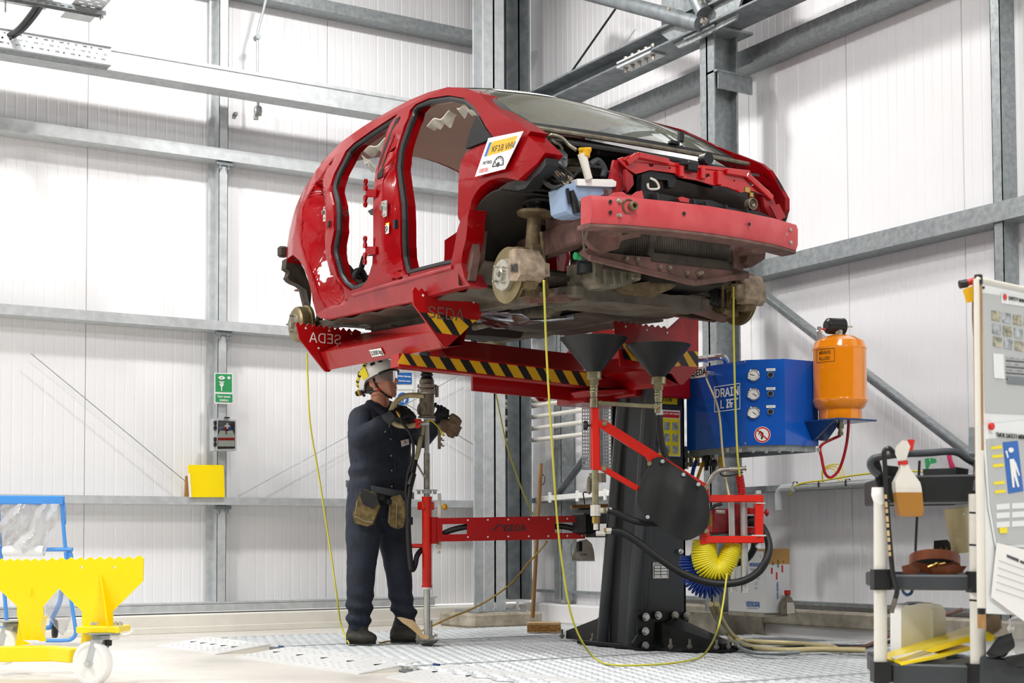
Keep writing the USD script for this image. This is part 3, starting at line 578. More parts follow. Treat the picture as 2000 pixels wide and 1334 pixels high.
# ---- front end: beam, upper panel, cooler, lower member
def sweepbar(path, h, d, m=0):                                       # upright box section along a path in the car's frame, front face on the path
    rows = []
    for x, y, z in path: rows.append([C(x, y, z+h/2), C(x+.012, y, z+h*.3), C(x+.012, y, z-h*.3), C(x, y, z-h/2), C(x-d, y, z-h/2), C(x-d, y, z+h/2), C(x, y, z+h/2)])
    g = grid(rows); e = [trimesh.convex.convex_hull(np.array(rows[i][:-1]+[np.array(q)+CL*(.003 if i else -.003) for q in rows[i][:-1]])) for i in (0, -1)]
    r = cat(g, e); r.fix_normals(); return r
bp_ = [(1.80, -.625, .245), (1.845, -.44, .25), (1.875, -.2, .252), (1.885, 0, .253), (1.875, .2, .252), (1.845, .44, .25), (1.80, .625, .245)]
car.part('bumper_beam', sweepbar(bp_, .128, .075), 'faded_red', 'faded pinkish red bumper beam', smooth=25)
car.part('beam_flange', sweepbar([(x-.012, y, z-.072) for x, y, z in bp_], .02, .09), 'primer_brown', 'dusty lower lip of the beam', smooth=25)
for (x, y) in [(1208, 393), (1208, 421), (1248, 408), (1531, 458), (1540, 449), (1541, 474)]: car.part('beam_bolt', bolt(cpx(x, y, 1.838 if x < 1300 else 1.818), CF, .014, .014), 'steel')
for (x, y) in [(1192, 394), (1192, 415), (1336, 417), (1463, 438)]: car.part('beam_hole', cyl(cpx(x, y, 1.836 if x < 1300 else 1.893), CF, .009, .003, 12), 'black_paint')
car.part('tow_socket', [lathe([(.03, 0), (.036, 0), (.036, .012), (.03, .012)], cpx(1226, 404, 1.845), CF, 18, True), lathe([(.012, 0), (.02, 0), (.02, .04), (.012, .04)], cpx(1230, 404, 1.845), CF, 14, True)], 'rust_steel', 'rusty towing eye socket')
um = [(1208, 312), (1242, 298), (1270, 303), (1308, 314), (1324, 320), (1326, 334), (1362, 338), (1366, 324), (1376, 322), (1392, 330), (1416, 331), (1458, 338), (1480, 356), (1502, 372), (1512, 390), (1492, 380), (1470, 373), (1446, 376), (1420, 365), (1390, 361), (1360, 352), (1330, 347), (1318, 338), (1270, 332), (1254, 337), (1242, 340), (1226, 330)]
circ = lambda x, y, r: [(x+r*math.cos(a), y+r*math.sin(a)) for a in np.linspace(0, 2*np.pi, 14)[:-1]]
car.part('upper_panel', [plate(um, C(1.68, 0, 0), CF, .012, [circ(1272, 321, 5), circ(1382, 343, 4.5), circ(1468, 358, 5), circ(1308, 328, 2), circ(1434, 353, 2)]),
    *[bar(cpx(*a, 1.69), cpx(*b, 1.69), .03, .018, CF, .004) for a, b in (((1226, 318), (1245, 303)), ((1245, 303), (1306, 316)), ((1372, 327), (1372, 350)), ((1404, 334), (1404, 362)), ((1418, 334), (1458, 341)), ((1458, 341), (1508, 388)), ((1330, 322), (1330, 346)))],
    bar(cpx(1210, 312, 1.66), cpx(1460, 338, 1.66), .05, .02, CU, .004)], 'car_red_front', 'bright red upper front panel with round holes')
car.part('panel_leg', [plate([(1200, 312), (1218, 320), (1228, 340), (1224, 370), (1196, 378), (1192, 348)], C(1.64, 0, 0), CF, .02), plate([(1222, 330), (1236, 342), (1238, 360), (1226, 376), (1222, 360)], C(1.69, 0, 0), CF, .02)], 'car_red_dusty')
car.part('panel_leg', [plate([(1490, 384), (1512, 390), (1524, 425), (1530, 436), (1505, 428), (1494, 405)], C(1.68, 0, 0), CF, .02), plate([(1504, 402), (1522, 398), (1535, 424), (1520, 432)], C(1.72, 0, 0), CF, .01)], 'car_red_dusty')
car.part('beam_bracket', plate([(1186, 386), (1200, 376), (1216, 374), (1224, 380), (1234, 382), (1244, 374), (1254, 372), (1258, 390), (1220, 392)], C(1.79, 0, 0), CF, .01), 'faded_red')
# cooler pack: frame tubes and upright fins that can be told apart as a texture of thin ribs
rad = [(1262, 340), (1300, 345), (1480, 392), (1462, 450), (1432, 518), (1270, 500), (1262, 440)]
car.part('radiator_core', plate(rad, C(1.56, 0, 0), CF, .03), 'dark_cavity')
fins = []
for y in np.arange(-.40, .40, .011): fins.append(box((0, 0, 0), (.006, .012, .38)).apply_transform(np.block([[np.stack([CL, -CF, CU], 1), C(1.575, y, .21)[:, None]], [0, 0, 0, 1]])))
car.part('radiator_fin', fins, 'underseal', kind='stuff', smooth=False)
car.part('radiator_tank', each=True, m='underseal', mesh=[bar(cpx(1277, 452, 1.59), cpx(1268, 500, 1.59), .04, .03, CF, .006), bar(cpx(1440, 462, 1.59), cpx(1420, 518, 1.59), .04, .03, CF, .006), bar(cpx(1268, 502, 1.59), cpx(1428, 520, 1.59), .05, .03, CF, .006)])
car.part('air_guide', [plate([(1254, 372), (1262, 372), (1300, 380), (1326, 386), (1348, 388), (1390, 391), (1420, 404), (1458, 412), (1480, 412), (1505, 424), (1500, 430), (1440, 416), (1346, 396), (1256, 388)], C(1.76, 0, 0), CF, .05)], 'black_plastic', 'black plastic air guide behind the beam')
for px in (1280, 1352, 1376, 1415, 1456): car.part('guide_rib', bar(cpx(px, 372+(px-1254)*.18, 1.78), cpx(px+3, 386+(px-1254)*.165, 1.78), .006, .03, CF), 'grey_plastic')
car.part('guide_clip', plate([(1324, 386), (1332, 384), (1346, 388), (1346, 396), (1328, 393)], C(1.79, 0, 0), CF, .008), 'car_red_front')
car.part('horn', [lathe([(1e-4, 0), (.012, .012), (.014, 0), (.022, 0), (.026, .014), (.03, .012), (.03, -.02), (1e-4, -.025)], cpx(1468, 399, 1.74), CF, 24), bar(cpx(1466, 380, 1.73), cpx(1467, 395, 1.73), .018, .006, CF)], 'alu_dusty', 'round grey horn')
car.part('horn_bracket', [box(cpx(1459, 371, 1.72), (.035, .01, .03), .003), box(cpx(1466, 381, 1.73), (.025, .02, .025), .003)], 'brass')
car.part('bonnet_latch', each=True, m='black_plastic', mesh=[box(cpx(1352, 326, 1.70), (.06, .03, .05), .008), rod(cpx(1328, 318, 1.7), cpx(1362, 322, 1.7), .01), cyl(cpx(1372, 313, 1.62), CF, .03, .05, 14)])
car.part('latch_wire', hose([cpx(1270, 348, 1.70), cpx(1282, 355, 1.71), cpx(1286, 368, 1.71), cpx(1268, 369, 1.71), cpx(1265, 358, 1.71)], .006, 6), 'off_white')
car.part('headlamp_carrier', [plate([(1254, 340), (1272, 334), (1318, 342), (1322, 352), (1316, 366), (1306, 366), (1304, 352), (1270, 350), (1262, 372), (1252, 372)], C(1.67, 0, 0), CF, .04)], 'black_plastic')
lm = [(1142, 492), (1150, 484), (1180, 492), (1220, 498), (1270, 502), (1345, 514), (1430, 524), (1462, 530), (1464, 540), (1430, 547), (1395, 551), (1357, 555), (1290, 537), (1230, 520), (1160, 506)]
car.part('lower_member', [plate(lm, C(1.60, 0, 0), CF, .05), bar(cpx(1150, 503, 1.63), cpx(1357, 553, 1.63), .03, .02, CF, .005), bar(cpx(1357, 553, 1.63), cpx(1462, 538, 1.63), .03, .02, CF, .005)], 'primer_brown', 'dirty pink lower cross member')
for (x, y) in [(1223, 505), (1244, 506), (1288, 521), (1307, 523), (1341, 533), (1364, 535), (1369, 533)]: car.part('member_bolt', bolt(cpx(x, y, 1.605), CF, .012, .012), 'alu_dusty')
car.part('tow_bracket', [plate([(1464, 486), (1480, 480), (1496, 486), (1494, 506), (1478, 516), (1468, 522), (1458, 512)], C(1.66, 0, 0), CF, .05), plate([(1436, 460), (1466, 474), (1462, 500), (1450, 530), (1434, 524)], C(1.62, 0, 0), CF, .04)], 'primer_brown')
car.part('frame_bracket', [plate([(1150, 440), (1180, 444), (1216, 460), (1236, 455), (1244, 448), (1262, 442), (1250, 462), (1214, 470), (1208, 486), (1180, 494), (1158, 482), (1146, 468)], C(1.66, 0, 0), CF, .04)], 'primer_brown')
car.part('frame_rail', each=True, m='primer_brown', mesh=[bar(C(1.74, -.44, .22), C(.9, -.44, .18), .09, .12, CU, .01), bar(C(1.74, .44, .22), C(.9, .44, .18), .09, .12, CU, .01)])
# engine, gearbox
eng = lumps(fine(cat(hull([C(*p) for p in [(1.50, -.10, -.03), (1.50, -.33, -.03), (1.48, -.10, .12), (1.48, -.33, .12), (1.05, -.12, -.03), (1.05, -.35, -.02), (1.05, -.12, .15), (1.05, -.35, .15)]])), .04), .012, 18, 4)
car.part('gearbox', [lumps(fine(plate([(1162, 508), (1180, 500), (1240, 510), (1250, 530), (1248, 548), (1228, 556), (1200, 564), (1172, 562), (1166, 555)], C(1.50, 0, 0), CF, .25), .05), .006, 30, 2), box(cpx(1240, 538, 1.52), (.06, .04, .05), .01), *[bar(cpx(x, 516, 1.515), cpx(x+2, 555, 1.515), .008, .01, CF) for x in (1180, 1196, 1212, 1228)]], 'alu_dusty', 'ribbed grey gearbox casing')
car.part('engine_block', lumps(fine(hull([C(*p) for p in [(1.50, .02, .0), (1.5, .42, .02), (1.5, .05, .42), (1.5, .4, .42), (1.15, -.3, .0), (1.15, .42, .0), (1.15, -.3, .45), (1.15, .4, .45)]]), .08), .015, 9, 6), 'dark_cavity')
car.part('sump', lumps(fine(plate([(1215, 558), (1250, 552), (1300, 545), (1330, 552), (1310, 565), (1280, 578), (1240, 572), (1216, 566)], C(1.45, 0, 0), CF, .25), .06), .008, 12, 3), 'rust_steel')
car.part('drain_cap', cyl(cpx(1133, 501, 1.52), -CL, .018, .03, 16), 'green_print', 'green cap on a hose union')
car.part('engine_mount', [cyl(cpx(1150, 512, 1.45), CU, .05, .06), cyl(cpx(1148, 535, 1.42), CU, .055, .06), bar(cpx(1150, 505, 1.48), cpx(1170, 496, 1.48), .06, .03, CU, .006)], 'black_rubber')
car.part('air_duct', [hose([C(1.30, -.05, .62), C(1.36, .1, .60), C(1.42, .22, .58)], .075, 14), bar(cpx(1155, 300, 1.4), cpx(1242, 305, 1.4), .12, .03, CU, .008), plate([(1150, 300), (1245, 306), (1240, 330), (1200, 345), (1158, 345)], C(1.34, 0, 0), CF, .08)], 'black_plastic', 'black intake duct')
car.part('battery_tray', [box(C(1.36, .15, .58), (.5, .3, .10), .02), box(C(1.4, .46, .50), (.28, .3, .2), .03)], 'black_plastic')
car.part('coolant_hose', [hose([cpx(1152, 322, 1.55), cpx(1168, 314, 1.55), cpx(1180, 330, 1.55), cpx(1178, 345, 1.55)], .016), hose([cpx(1120, 345, 1.5), cpx(1140, 325, 1.55), cpx(1172, 327, 1.55), cpx(1186, 335, 1.55), cpx(1196, 338, 1.55)], .007)], 'grey_plastic')
car.part('coolant_hose', [hose([cpx(1072, 268, 1.45), cpx(1080, 264, 1.48), cpx(1098, 270, 1.5), cpx(1112, 284, 1.52), cpx(1126, 293, 1.55)], .009), hose([cpx(1073, 270, 1.45), cpx(1082, 278, 1.48), cpx(1093, 283, 1.48), cpx(1099, 292, 1.48)], .007)], 'alu_dusty', 'thin grey washer hose looping over the fuse box')
car.part('strut_top', [lathe([(1e-4, .05), (.05, .045), (.065, .02), (.065, 0), (.09, -.005), (.09, -.03), (1e-4, -.03)], cpx(1124, 331, 1.30), CU, 22)], 'alu_dusty')
car.part('fuse_box', m='fuse_grey', label='grey fuse box', mesh=[plate([(1052, 288), (1100, 292), (1109, 302), (1108, 324), (1098, 332), (1090, 316), (1066, 312), (1062, 296)], C(1.45, 0, 0), CF, .1), bar(cpx(1062, 302, 1.455), cpx(1106, 308, 1.455), .01, .012, CF), plate([(1086, 292), (1092, 293), (1091, 306), (1085, 306)], C(1.46, 0, 0), CF, .012), plate([(1072, 312), (1096, 316), (1094, 322), (1074, 318)], C(1.46, 0, 0), CF, .05)])
car.part('washer_tank', [plate([(1124, 356), (1128, 352), (1198, 352), (1203, 357), (1202, 367), (1198, 372), (1163, 386), (1162, 416), (1152, 422), (1126, 422), (1112, 418), (1106, 412), (1101, 366), (1108, 360)], C(1.64, 0, 0), CF, .13, rnd=.006)], 'washer_blue', 'pale blue washer fluid tank')
car.part('tank_rim', [plate([(1127, 349), (1196, 350), (1204, 355), (1203, 364), (1196, 365), (1128, 362)], C(1.655, 0, 0), CF, .15, rnd=.004)], 'white_plastic')
car.part('filler_neck', tube([cpx(1137, 300, 1.66), cpx(1140, 312, 1.66), cpx(1144, 328, 1.66), cpx(1150, 350, 1.66)], [.023, .021, .019, .019], 16), 'off_white', 'cream filler neck')
car.part('filler_cap', [tube([cpx(1142, 290, 1.66), cpx(1143, 294, 1.66), cpx(1142, 298, 1.66), cpx(1141, 306, 1.66)], [.026, .031, .027, .027], 16), bar(cpx(1131, 292, 1.67), cpx(1154, 291, 1.67), .02, .016, CU, .004)], 'yellow_plastic', 'yellow filler cap')
car.part('tank_pump', [tube([cpx(1116, 372, 1.65), cpx(1122, 395, 1.65), cpx(1126, 416, 1.65)], [.012, .02, .016], 10), tube([cpx(1108, 368, 1.65), cpx(1113, 398, 1.65)], .008, 8)], 'black_plastic')
car.part('tank_bracket', [bar(cpx(1137, 392, 1.66), cpx(1143, 448, 1.66), .03, .006, CF), bar(cpx(1137, 396, 1.67), cpx(1141, 488, 1.6), .012, .006, CF)], 'alu_dusty')
R2 = np.random.default_rng(3); W_ = []
for i in range(16):
    a = V(1062+R2.uniform(0, 30), 318+R2.uniform(0, 12)); b = V(1098+R2.uniform(0, 24), 352+R2.uniform(0, 14)); m = (a+b)/2+R2.uniform(-12, 12, 2)
    W_.append(hose([cpx(*a, 1.52), cpx(*m, 1.56+R2.uniform(0, .05)), cpx(*b, 1.60)], R2.uniform(.003, .007), 6, 5))
car.part('wiring_loom', W_, 'black_rubber', 'tangle of dark cables beside the fuse box')
car.part('wiring_loom', [hose([cpx(1078, 330, 1.58), cpx(1084+8*i, 336+3*i, 1.6), cpx(1096+4*i, 352, 1.6), cpx(1104, 362+2*i, 1.62)], .004, 6) for i in range(5)], 'cast_dusty', 'pale loose wires')
car.part('wiring_loom', hose([cpx(1062, 336, 1.55), cpx(1066, 356, 1.56), cpx(1082, 366, 1.58), cpx(1098, 362, 1.6)], .013, 8), 'black_rubber')
# inner fender, liner
car.part('fender_liner', [plate([(1020, 362), (1035, 340), (1058, 318), (1066, 308), (1066, 322), (1056, 336), (1042, 348), (1026, 368), (1010, 372), (1006, 362)], C(0, -.78, 0), -CL, .07)], 'black_plastic', 'black splash guard at the edge of the fender')
ra = [(1.255+.36*math.cos(a), .36*math.sin(a)+.04) for a in np.linspace(1.45, math.pi+.15, 16)]
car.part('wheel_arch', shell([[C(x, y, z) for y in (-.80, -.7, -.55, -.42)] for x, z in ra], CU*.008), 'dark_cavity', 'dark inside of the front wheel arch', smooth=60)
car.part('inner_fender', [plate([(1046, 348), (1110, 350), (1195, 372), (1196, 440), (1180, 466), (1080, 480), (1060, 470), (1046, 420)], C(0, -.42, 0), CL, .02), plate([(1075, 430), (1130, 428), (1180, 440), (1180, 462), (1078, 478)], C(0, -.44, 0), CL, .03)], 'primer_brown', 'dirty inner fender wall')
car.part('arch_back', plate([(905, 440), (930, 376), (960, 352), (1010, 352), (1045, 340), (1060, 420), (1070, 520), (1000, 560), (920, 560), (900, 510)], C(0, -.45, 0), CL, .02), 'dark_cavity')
car.part('bulkhead_side', [plate([(916, 440), (924, 420), (934, 440), (938, 500), (930, 548), (920, 556), (908, 544), (904, 500)], C(0, -.74, 0), CL, .04), plate([(942, 400), (958, 380), (950, 470), (944, 540), (936, 560), (930, 550)], C(0, -.68, 0), CL, .04)], 'primer_brown')
car.part('arch_clip', [box(cpx(932, 460, 1.0), (.02, .02, .04), .004), cyl(cpy(914, 536, -.77), -CL, .018, .01)], 'brass')
def spring(o, ax, r, n, h, wire):
    x, y, z = frame(ax); t = np.linspace(0, 1, int(n*18)); return tube([np.asarray(o)+x*r*math.cos(2*np.pi*n*a)+y*r*math.sin(2*np.pi*n*a)+z*h*a for a in t], wire, 8)
def strut(s):
    tilt = unit(CU*1.0-CL*s*.09+CF*-.03); b = C(1.255, s*.60, .02); k = lambda h: b+tilt*h
    car.part('strut', [lathe([(1e-4, 0), (.036, 0), (.036, .26), (.028, .27), (.012, .275), (.012, .52)], k(.02), tilt, 18), box(k(.08)+CF*.03, (.07, .05, .12), .008)], 'rust_steel', 'dusty suspension strut')
    car.part('spring_seat', lathe([(1e-4, 0), (.04, -.01), (.085, .0), (.09, .012), (.086, .016), (.04, .006), (1e-4, .006)], k(.29), tilt, 26), 'rust_steel')
    car.part('coil_spring', spring(k(.31), tilt, .062, 4.2, .2, .0075), 'dark_cavity', 'dark coil spring')
    car.part('strut_boot', lathe([(.03, .28), (.033, .3), (.028, .32), (.033, .34), (.028, .36), (.033, .38), (.028, .4), (.033, .42), (.03, .46)], b, tilt, 16), 'black_rubber')
    car.part('strut_mount', lathe([(1e-4, .53), (.05, .53), (.075, .51), (.075, .49), (1e-4, .49)], b, tilt, 22), 'underseal')
    ax = -CL if s < 0 else CL; o = C(1.255, s*.735, 0)
    car.part('brake_disc', [lathe([(.073, -.022), (.137, -.022), (.1375, -.02), (.1375, -.012), (.13, -.010), (.13, -.006), (.1375, -.004), (.1375, .0), (.136, .002), (.073, .002)], o, ax, 48, True)], 'disc_face', 'rust-tinted brake disc')
    car.part('disc_hat', [lathe([(.078, -.01), (.078, .025), (.072, .032), (.03, .032), (.03, .045), (.024, .048), (.015, .045), (.012, .03), (1e-4, .03)], o, ax, 36)], 'steel')
    car.part('hub_studs', [rod(o+ax*.03+(CF*math.cos(a)+CU*math.sin(a))*.05, o+ax*.055+(CF*math.cos(a)+CU*math.sin(a))*.05, .006, 8) for a in np.arange(4)*np.pi/2+.6], 'steel')
    car.part('knuckle', [hull([C(1.255+dx, s*.63+dy, dz) for dx, dz in ((-.05, -.1), (.05, -.1), (-.04, .1), (.04, .1)) for dy in (-.03, .05)]), lathe([(.06, 0), (.06, .05), (1e-4, .05)], C(1.255, s*.66, 0), -CL*s, 18)], 'rust_steel')
    # caliper at the front of the disc
    cal = cat(hull([C(1.255+x, s*(.735+y), z) for x, y, z in [(.07, .034, .105), (.075, -.10, .105), (.125, .034, .112), (.13, -.10, .112), (.168, .03, .05), (.172, -.11, .05), (.170, .03, -.02), (.172, -.11, -.02), (.145, .03, -.045), (.145, -.10, -.045), (.085, .034, -.04), (.085, -.10, -.04), (.06, .034, .03)]]),
        hull([C(1.255+x, s*(.735+y), z) for x, y, z in [(.10, -.10, .07), (.155, -.10, .06), (.10, -.15, .06), (.15, -.15, .05), (.10, -.10, -.02), (.155, -.10, -.02), (.10, -.15, -.01), (.15, -.15, -.01)]]))
    car.part('caliper', [lumps(fine(cal, .02), .005, 34, 5)], 'cast_dusty', 'dusty brake caliper', smooth=50)
    car.part('caliper_window', [hull([C(1.255+.135+dx, s*(.735+.036), dz) for dx in (-.016, .016) for dz in (-.005, .035)]+[C(1.255+.135, s*(.735+.030), .015)]), hull([C(1.255+.105+dx, s*(.735+.038), dz) for dx in (-.008, .008) for dz in (.0, .035)]+[C(1.255+.105, s*(.735+.03), .015)])], 'black_paint')
    car.part('caliper_carrier', each=True, m='rust_steel', mesh=[hull([C(1.255+x, s*(.70+y), z) for x, z in ((.04, .13), (.10, .125), (.12, .09), (.05, .09)) for y in (-.03, .04)]), hull([C(1.255+x, s*(.70+y), z) for x, z in ((.07, -.075), (.13, -.075), (.15, -.045), (.07, -.045)) for y in (-.05, .02)])])
    car.part('tie_rod', [rod(C(1.16, s*.62, -.04), C(1.05, s*.25, .02), .013, 10), lathe([(1e-4, -.03), (.03, -.02), (.03, .02), (1e-4, .03)], C(1.16, s*.62, -.04), CU, 14)], 'rust_steel')
    car.part('drive_shaft', [rod(C(1.255, s*.64, 0), C(1.27, s*.12, .03), .014, 12)], 'underseal')
    car.part('drive_boot', lathe([(.045, 0), (.056, .012), (.04, .022), (.052, .034), (.036, .044), (.046, .056), (.03, .066), (.038, .078), (.022, .09)], C(1.255, s*.60, 0), -CL*s, 22), 'black_rubber', 'ribbed black drive shaft boot')
    car.part('lower_arm', [hull([C(*p) for p in [(1.24, s*.62, -.13), (1.28, s*.62, -.13), (1.24, s*.62, -.10), (1.28, s*.62, -.10), (1.30, s*.34, -.10), (1.34, s*.34, -.10), (1.30, s*.34, -.06), (1.34, s*.34, -.06)]]), hull([C(*p) for p in [(1.22, s*.58, -.13), (1.27, s*.56, -.13), (1.24, s*.58, -.10), (1.0, s*.34, -.08), (1.06, s*.32, -.08), (1.02, s*.34, -.05)]])], 'primer_brown', 'dirty lower suspension arm')
    car.part('anti_roll_link', [rod(C(1.30, s*.57, .22), C(1.33, s*.55, -.06), .009, 8), cyl(C(1.33, s*.55, -.08), CL, .02, .03, 12)], 'rust_steel')
strut(-1); strut(1)
# subframe, floor, exhaust
car.part('subframe', [lumps(fine(hull([C(*p) for p in [(1.38, -.36, -.1), (1.38, .36, -.1), (1.38, -.36, -.03), (1.38, .36, -.03), (1.0, -.36, -.1), (1.0, .36, -.1), (1.0, -.36, -.02), (1.0, .36, -.02)]]), .06), .018, 7, 2), bar(C(1.38, -.38, -.06), C(.75, -.42, -.06), .09, .06, CU, .01), bar(C(1.38, .38, -.06), C(.75, .42, -.06), .09, .06, CU, .01)], 'underbody', 'dirty front subframe')
fl = []
for x in np.linspace(-1.0, 1.02, 44):
    row = []
    for y in np.linspace(-.72, .72, 49):
        a = abs(y); z = -.035+.13*np.clip((.13-a)/.05, 0, 1)-.03*np.exp(-((a-.42)/.035)**4)+.006*math.sin(x*28)*(a > .2)*(a < .4)+.008*math.sin(x*19+y*7)*(a > .48)
        z += .12*np.clip((x-.85)/.15, 0, 1)+.05*np.clip((-.75-x)/.2, 0, 1)
        row.append(C(x, y, z))
    fl.append(row)
car.part('floor_pan', shell(fl, CU*.01), 'underbody', 'brownish dirty floor pan with swages and a centre tunnel', smooth=45)
car.part('floor_rail', [bar(C(.9, s*.42, -.06), C(-.75, s*.43, -.06), .085, .045, CU, .008) for s in (-1, 1)], 'underbody')
car.part('brake_pipes', [hose([C(.95, -.28+.02*i, -.03), C(.4, -.30+.02*i, -.05), C(-.3, -.31+.02*i, -.05), C(-.9, -.29+.02*i, .0)], .005, 6) for i in range(4)], 'dark_cavity')
car.part('exhaust_pipe', [hose([C(1.05, .02, .0), C(.7, .02, -.02), C(.1, .02, -.03), C(-.4, .04, -.04), C(-.9, .1, -.02)], .026, 14), lathe([(1e-4, 0), (.05, .02), (.06, .05), (.06, .3), (.05, .33), (1e-4, .36)], C(.55, .02, -.03), -CF, 20)], 'alu_dusty', 'grey exhaust pipe along the tunnel')
car.part('heat_shield', [lumps(fine(shell([[C(x, y, .05-.55*abs(y-.02)) for y in (-.12, -.06, .02, .10, .16)] for x in np.linspace(.1, .75, 8)], CU*.004), .06), .012, 14, 7)], 'foil', 'crumpled foil heat shield', smooth=False)
car.part('floor_hatch', [lumps(fine(shell([[C(x, y, -.055-.02*math.sin(3*y)) for y in np.linspace(.1, .6, 8)] for x in np.linspace(-.2, .75, 12)], CU*.006), .08), .012, 6, 9)], 'underbody')
car.part('cut_floor_edge', [lumps(fine(shell([[C(x, y, -.09-.03*(y > -.2)) for y in np.linspace(-.45, -.12, 6)] for x in np.linspace(.2, .62, 8)], CU*.006), .05), .02, 12, 11), hose([C(.5, -.5, -.06), C(.45, -.3, -.10), C(.5, -.1, -.10), C(.6, .1, -.08)], .012)], 'foil', 'bright bent sheet edges under the floor', smooth=False)
car.part('tank_strap', [bar(C(-.45, -.5, -.07), C(-.45, .5, -.07), .04, .006, CU), bar(C(-.75, -.5, -.06), C(-.75, .5, -.06), .04, .006, CU)], 'rust_steel')
car.part('fuel_tank', lumps(fine(hull([C(*p) for p in [(-.35, -.42, -.03), (-.35, .42, -.03), (-.85, -.42, .0), (-.85, .42, .0), (-.4, -.38, -.09), (-.4, .38, -.09), (-.8, -.38, -.07), (-.8, .38, -.07)]]), .08), .01, 6, 8), 'dark_cavity', 'dark underside where the tank sat')
# rear
car.part('rear_axle', [bar(C(-1.1, -.6, .02), C(-1.1, .6, .02), .1, .06, CU, .01), bar(C(-.72, -.5, .0), C(-1.255, -.6, .0), .08, .05, CU, .01), bar(C(-.72, .5, .0), C(-1.255, .6, .0), .08, .05, CU, .01)], 'underseal')
for s in (-1, 1):
    o, ax = C(-1.255, s*.735, 0), CL*s
    car.part('brake_drum', lathe([(1e-4, .03), (.03, .03), (.034, .02), (.095, .018), (.108, .008), (.112, -.01), (.112, -.05), (.124, -.052), (.124, -.07), (1e-4, -.07)], o, ax, 40), 'disc_face', 'rust-brown brake drum')
    car.part('hub_face', [lathe([(1e-4, .05), (.028, .05), (.03, .03), (.062, .026), (.066, .018)], o, ax, 24), *[rod(o+ax*.02+(CF*math.cos(a)+CU*math.sin(a))*.05, o+ax*.05+(CF*math.cos(a)+CU*math.sin(a))*.05, .006, 8) for a in np.arange(4)*np.pi/2]], 'alu_dusty')
    car.part('damper', rod(C(-1.3, s*.58, -.02), C(-1.2, s*.52, .42), .024, 12), 'underseal')
    car.part('rear_arch', shell([[C(-1.255+.34*math.cos(a), s*y, .34*math.sin(a)+.07) for y in (.74, .66, .55, .45)] for a in np.linspace(-.1, 1.7, 12)], CU*.008), 'dark_cavity', smooth=60)
car.part('rear_liner', [lumps(fine(plate([(560, 506), (574, 500), (590, 520), (602, 548), (608, 575), (606, 600), (598, 566), (582, 556), (568, 548), (562, 542), (566, 530), (558, 524)], C(-1.35, 0, 0), CF, .08), .05), .012, 12, 3)], 'underseal', 'ragged dark lining behind the rear wheel arch')
car.part('rear_bracket', each=True, m='underseal', mesh=[bar(cpy(590, 566, -.6), cpy(602, 616, -.6), .05, .03, CL, .006), box(cpx(552, 492, -1.5), (.06, .05, .07), .012)])
car.part('rear_floor', [shell([[C(x, y, .16+.1*(x < -1.3)) for y in np.linspace(-.6, .6, 9)] for x in np.linspace(-1.62, -.85, 6)], CU*.01), plate([(690, 548), (700, 536), (760, 540), (830, 555), (760, 562), (720, 566)], C(-.8, 0, 0), CF, .02)], 'primer_brown')
car.part('wheel_house', lumps(fine(hull([C(*p) for p in [(-1.0, .6, .1), (-1.5, .6, .1), (-1.1, .6, .42), (-1.4, .6, .42), (-1.0, .42, .1), (-1.5, .42, .1), (-1.12, .44, .38), (-1.4, .44, .38)]]), .1), .01, 6), 'car_red_dusty', 'dusty wheel housing seen through the rear door opening')
car.part('seat_rail', [bar(cpx(700, 545, -.6), cpx(712, 500, -.6), .03, .02, CF, .004), bar(cpx(712, 500, -.6), cpx(734, 498, -.6), .006, .006, CF), hose([cpx(686, 560, -.5), cpx(692, 535, -.5), cpx(706, 530, -.5), cpx(716, 552, -.5)], .02, 8)], 'black_plastic')
car.part('loose_cables', [hose([cpx(788, 530, .05), cpx(794, 515, .05), cpx(802, 508, .05)], .006, 6), box(cpx(803, 512, .05), (.03, .02, .04), .004), box(cpx(795, 526, .05), (.02, .02, .05), .004)], 'black_plastic')
car.part('loose_cables', hose([cpx(784, 514, .0), cpx(792, 508, .0), cpx(800, 502, .0)], .005, 6), 'yellow_hose')
# door hardware on the pillars
def hinge(px, py):
    q = side(px, py); o = C(q[0], q[1]-.005, q[2]); s_ = side(px-16, py); d = C(s_[0], s_[1]-.02, s_[2])
    car.part('door_hinge', [bar(o, d, .012, .045, CU, .003), *[prism(Point(0, z).buffer(.016).union(Point(0, z*2.3).buffer(.016)).union(sbox(-.007, min(z, z*2.3), .007, max(z, z*2.3))).difference(Point(0, z*2.3).buffer(.007)), d, CF, CU, .012) for z in (.028, -.028)]], 'car_red', 'red hinge plates left on the middle pillar')
hinge(738, 378); hinge(737, 490)
def plaque(px, py, w, h, m, label, name, out=.004):
    q = side(px, py); return car.part(name, prism(Polygon([(-w, -h), (w, -h), (w, h), (-w, h)]).buffer(-.008).buffer(.008), C(q[0], -WD(q[0], q[2])+float(OFF(q[0], q[2]))*.7-out, q[2]), CF, CU, -.006), m, label), q
for px, py in ((627, 416), (749, 408)):
    _, q = plaque(px, py, .032, .045, 'bright_steel', 'door latch striker plate', 'latch_plate')
    car.part('striker', [box(C(q[0], -WD(q[0], q[2])+float(OFF(q[0], q[2]))*.7-.018, q[2]+.004), (.02, .008, .025), .002), *[cyl(C(q[0]+.0, -WD(q[0], q[2])+float(OFF(q[0], q[2]))*.7-.009, q[2]+d), -CL, .007, .004, 12) for d in (-.03, .03)]], 'steel')
q = side(752.5, 438); car.part('warning_sticker', prism(sbox(-.024, -.016, .024, .008), C(q[0], -WD(q[0], q[2])+float(OFF(q[0], q[2]))-.005, q[2]), CF, CU, -.002), 'yellow_print', 'small yellow and white warning sticker on the middle pillar')
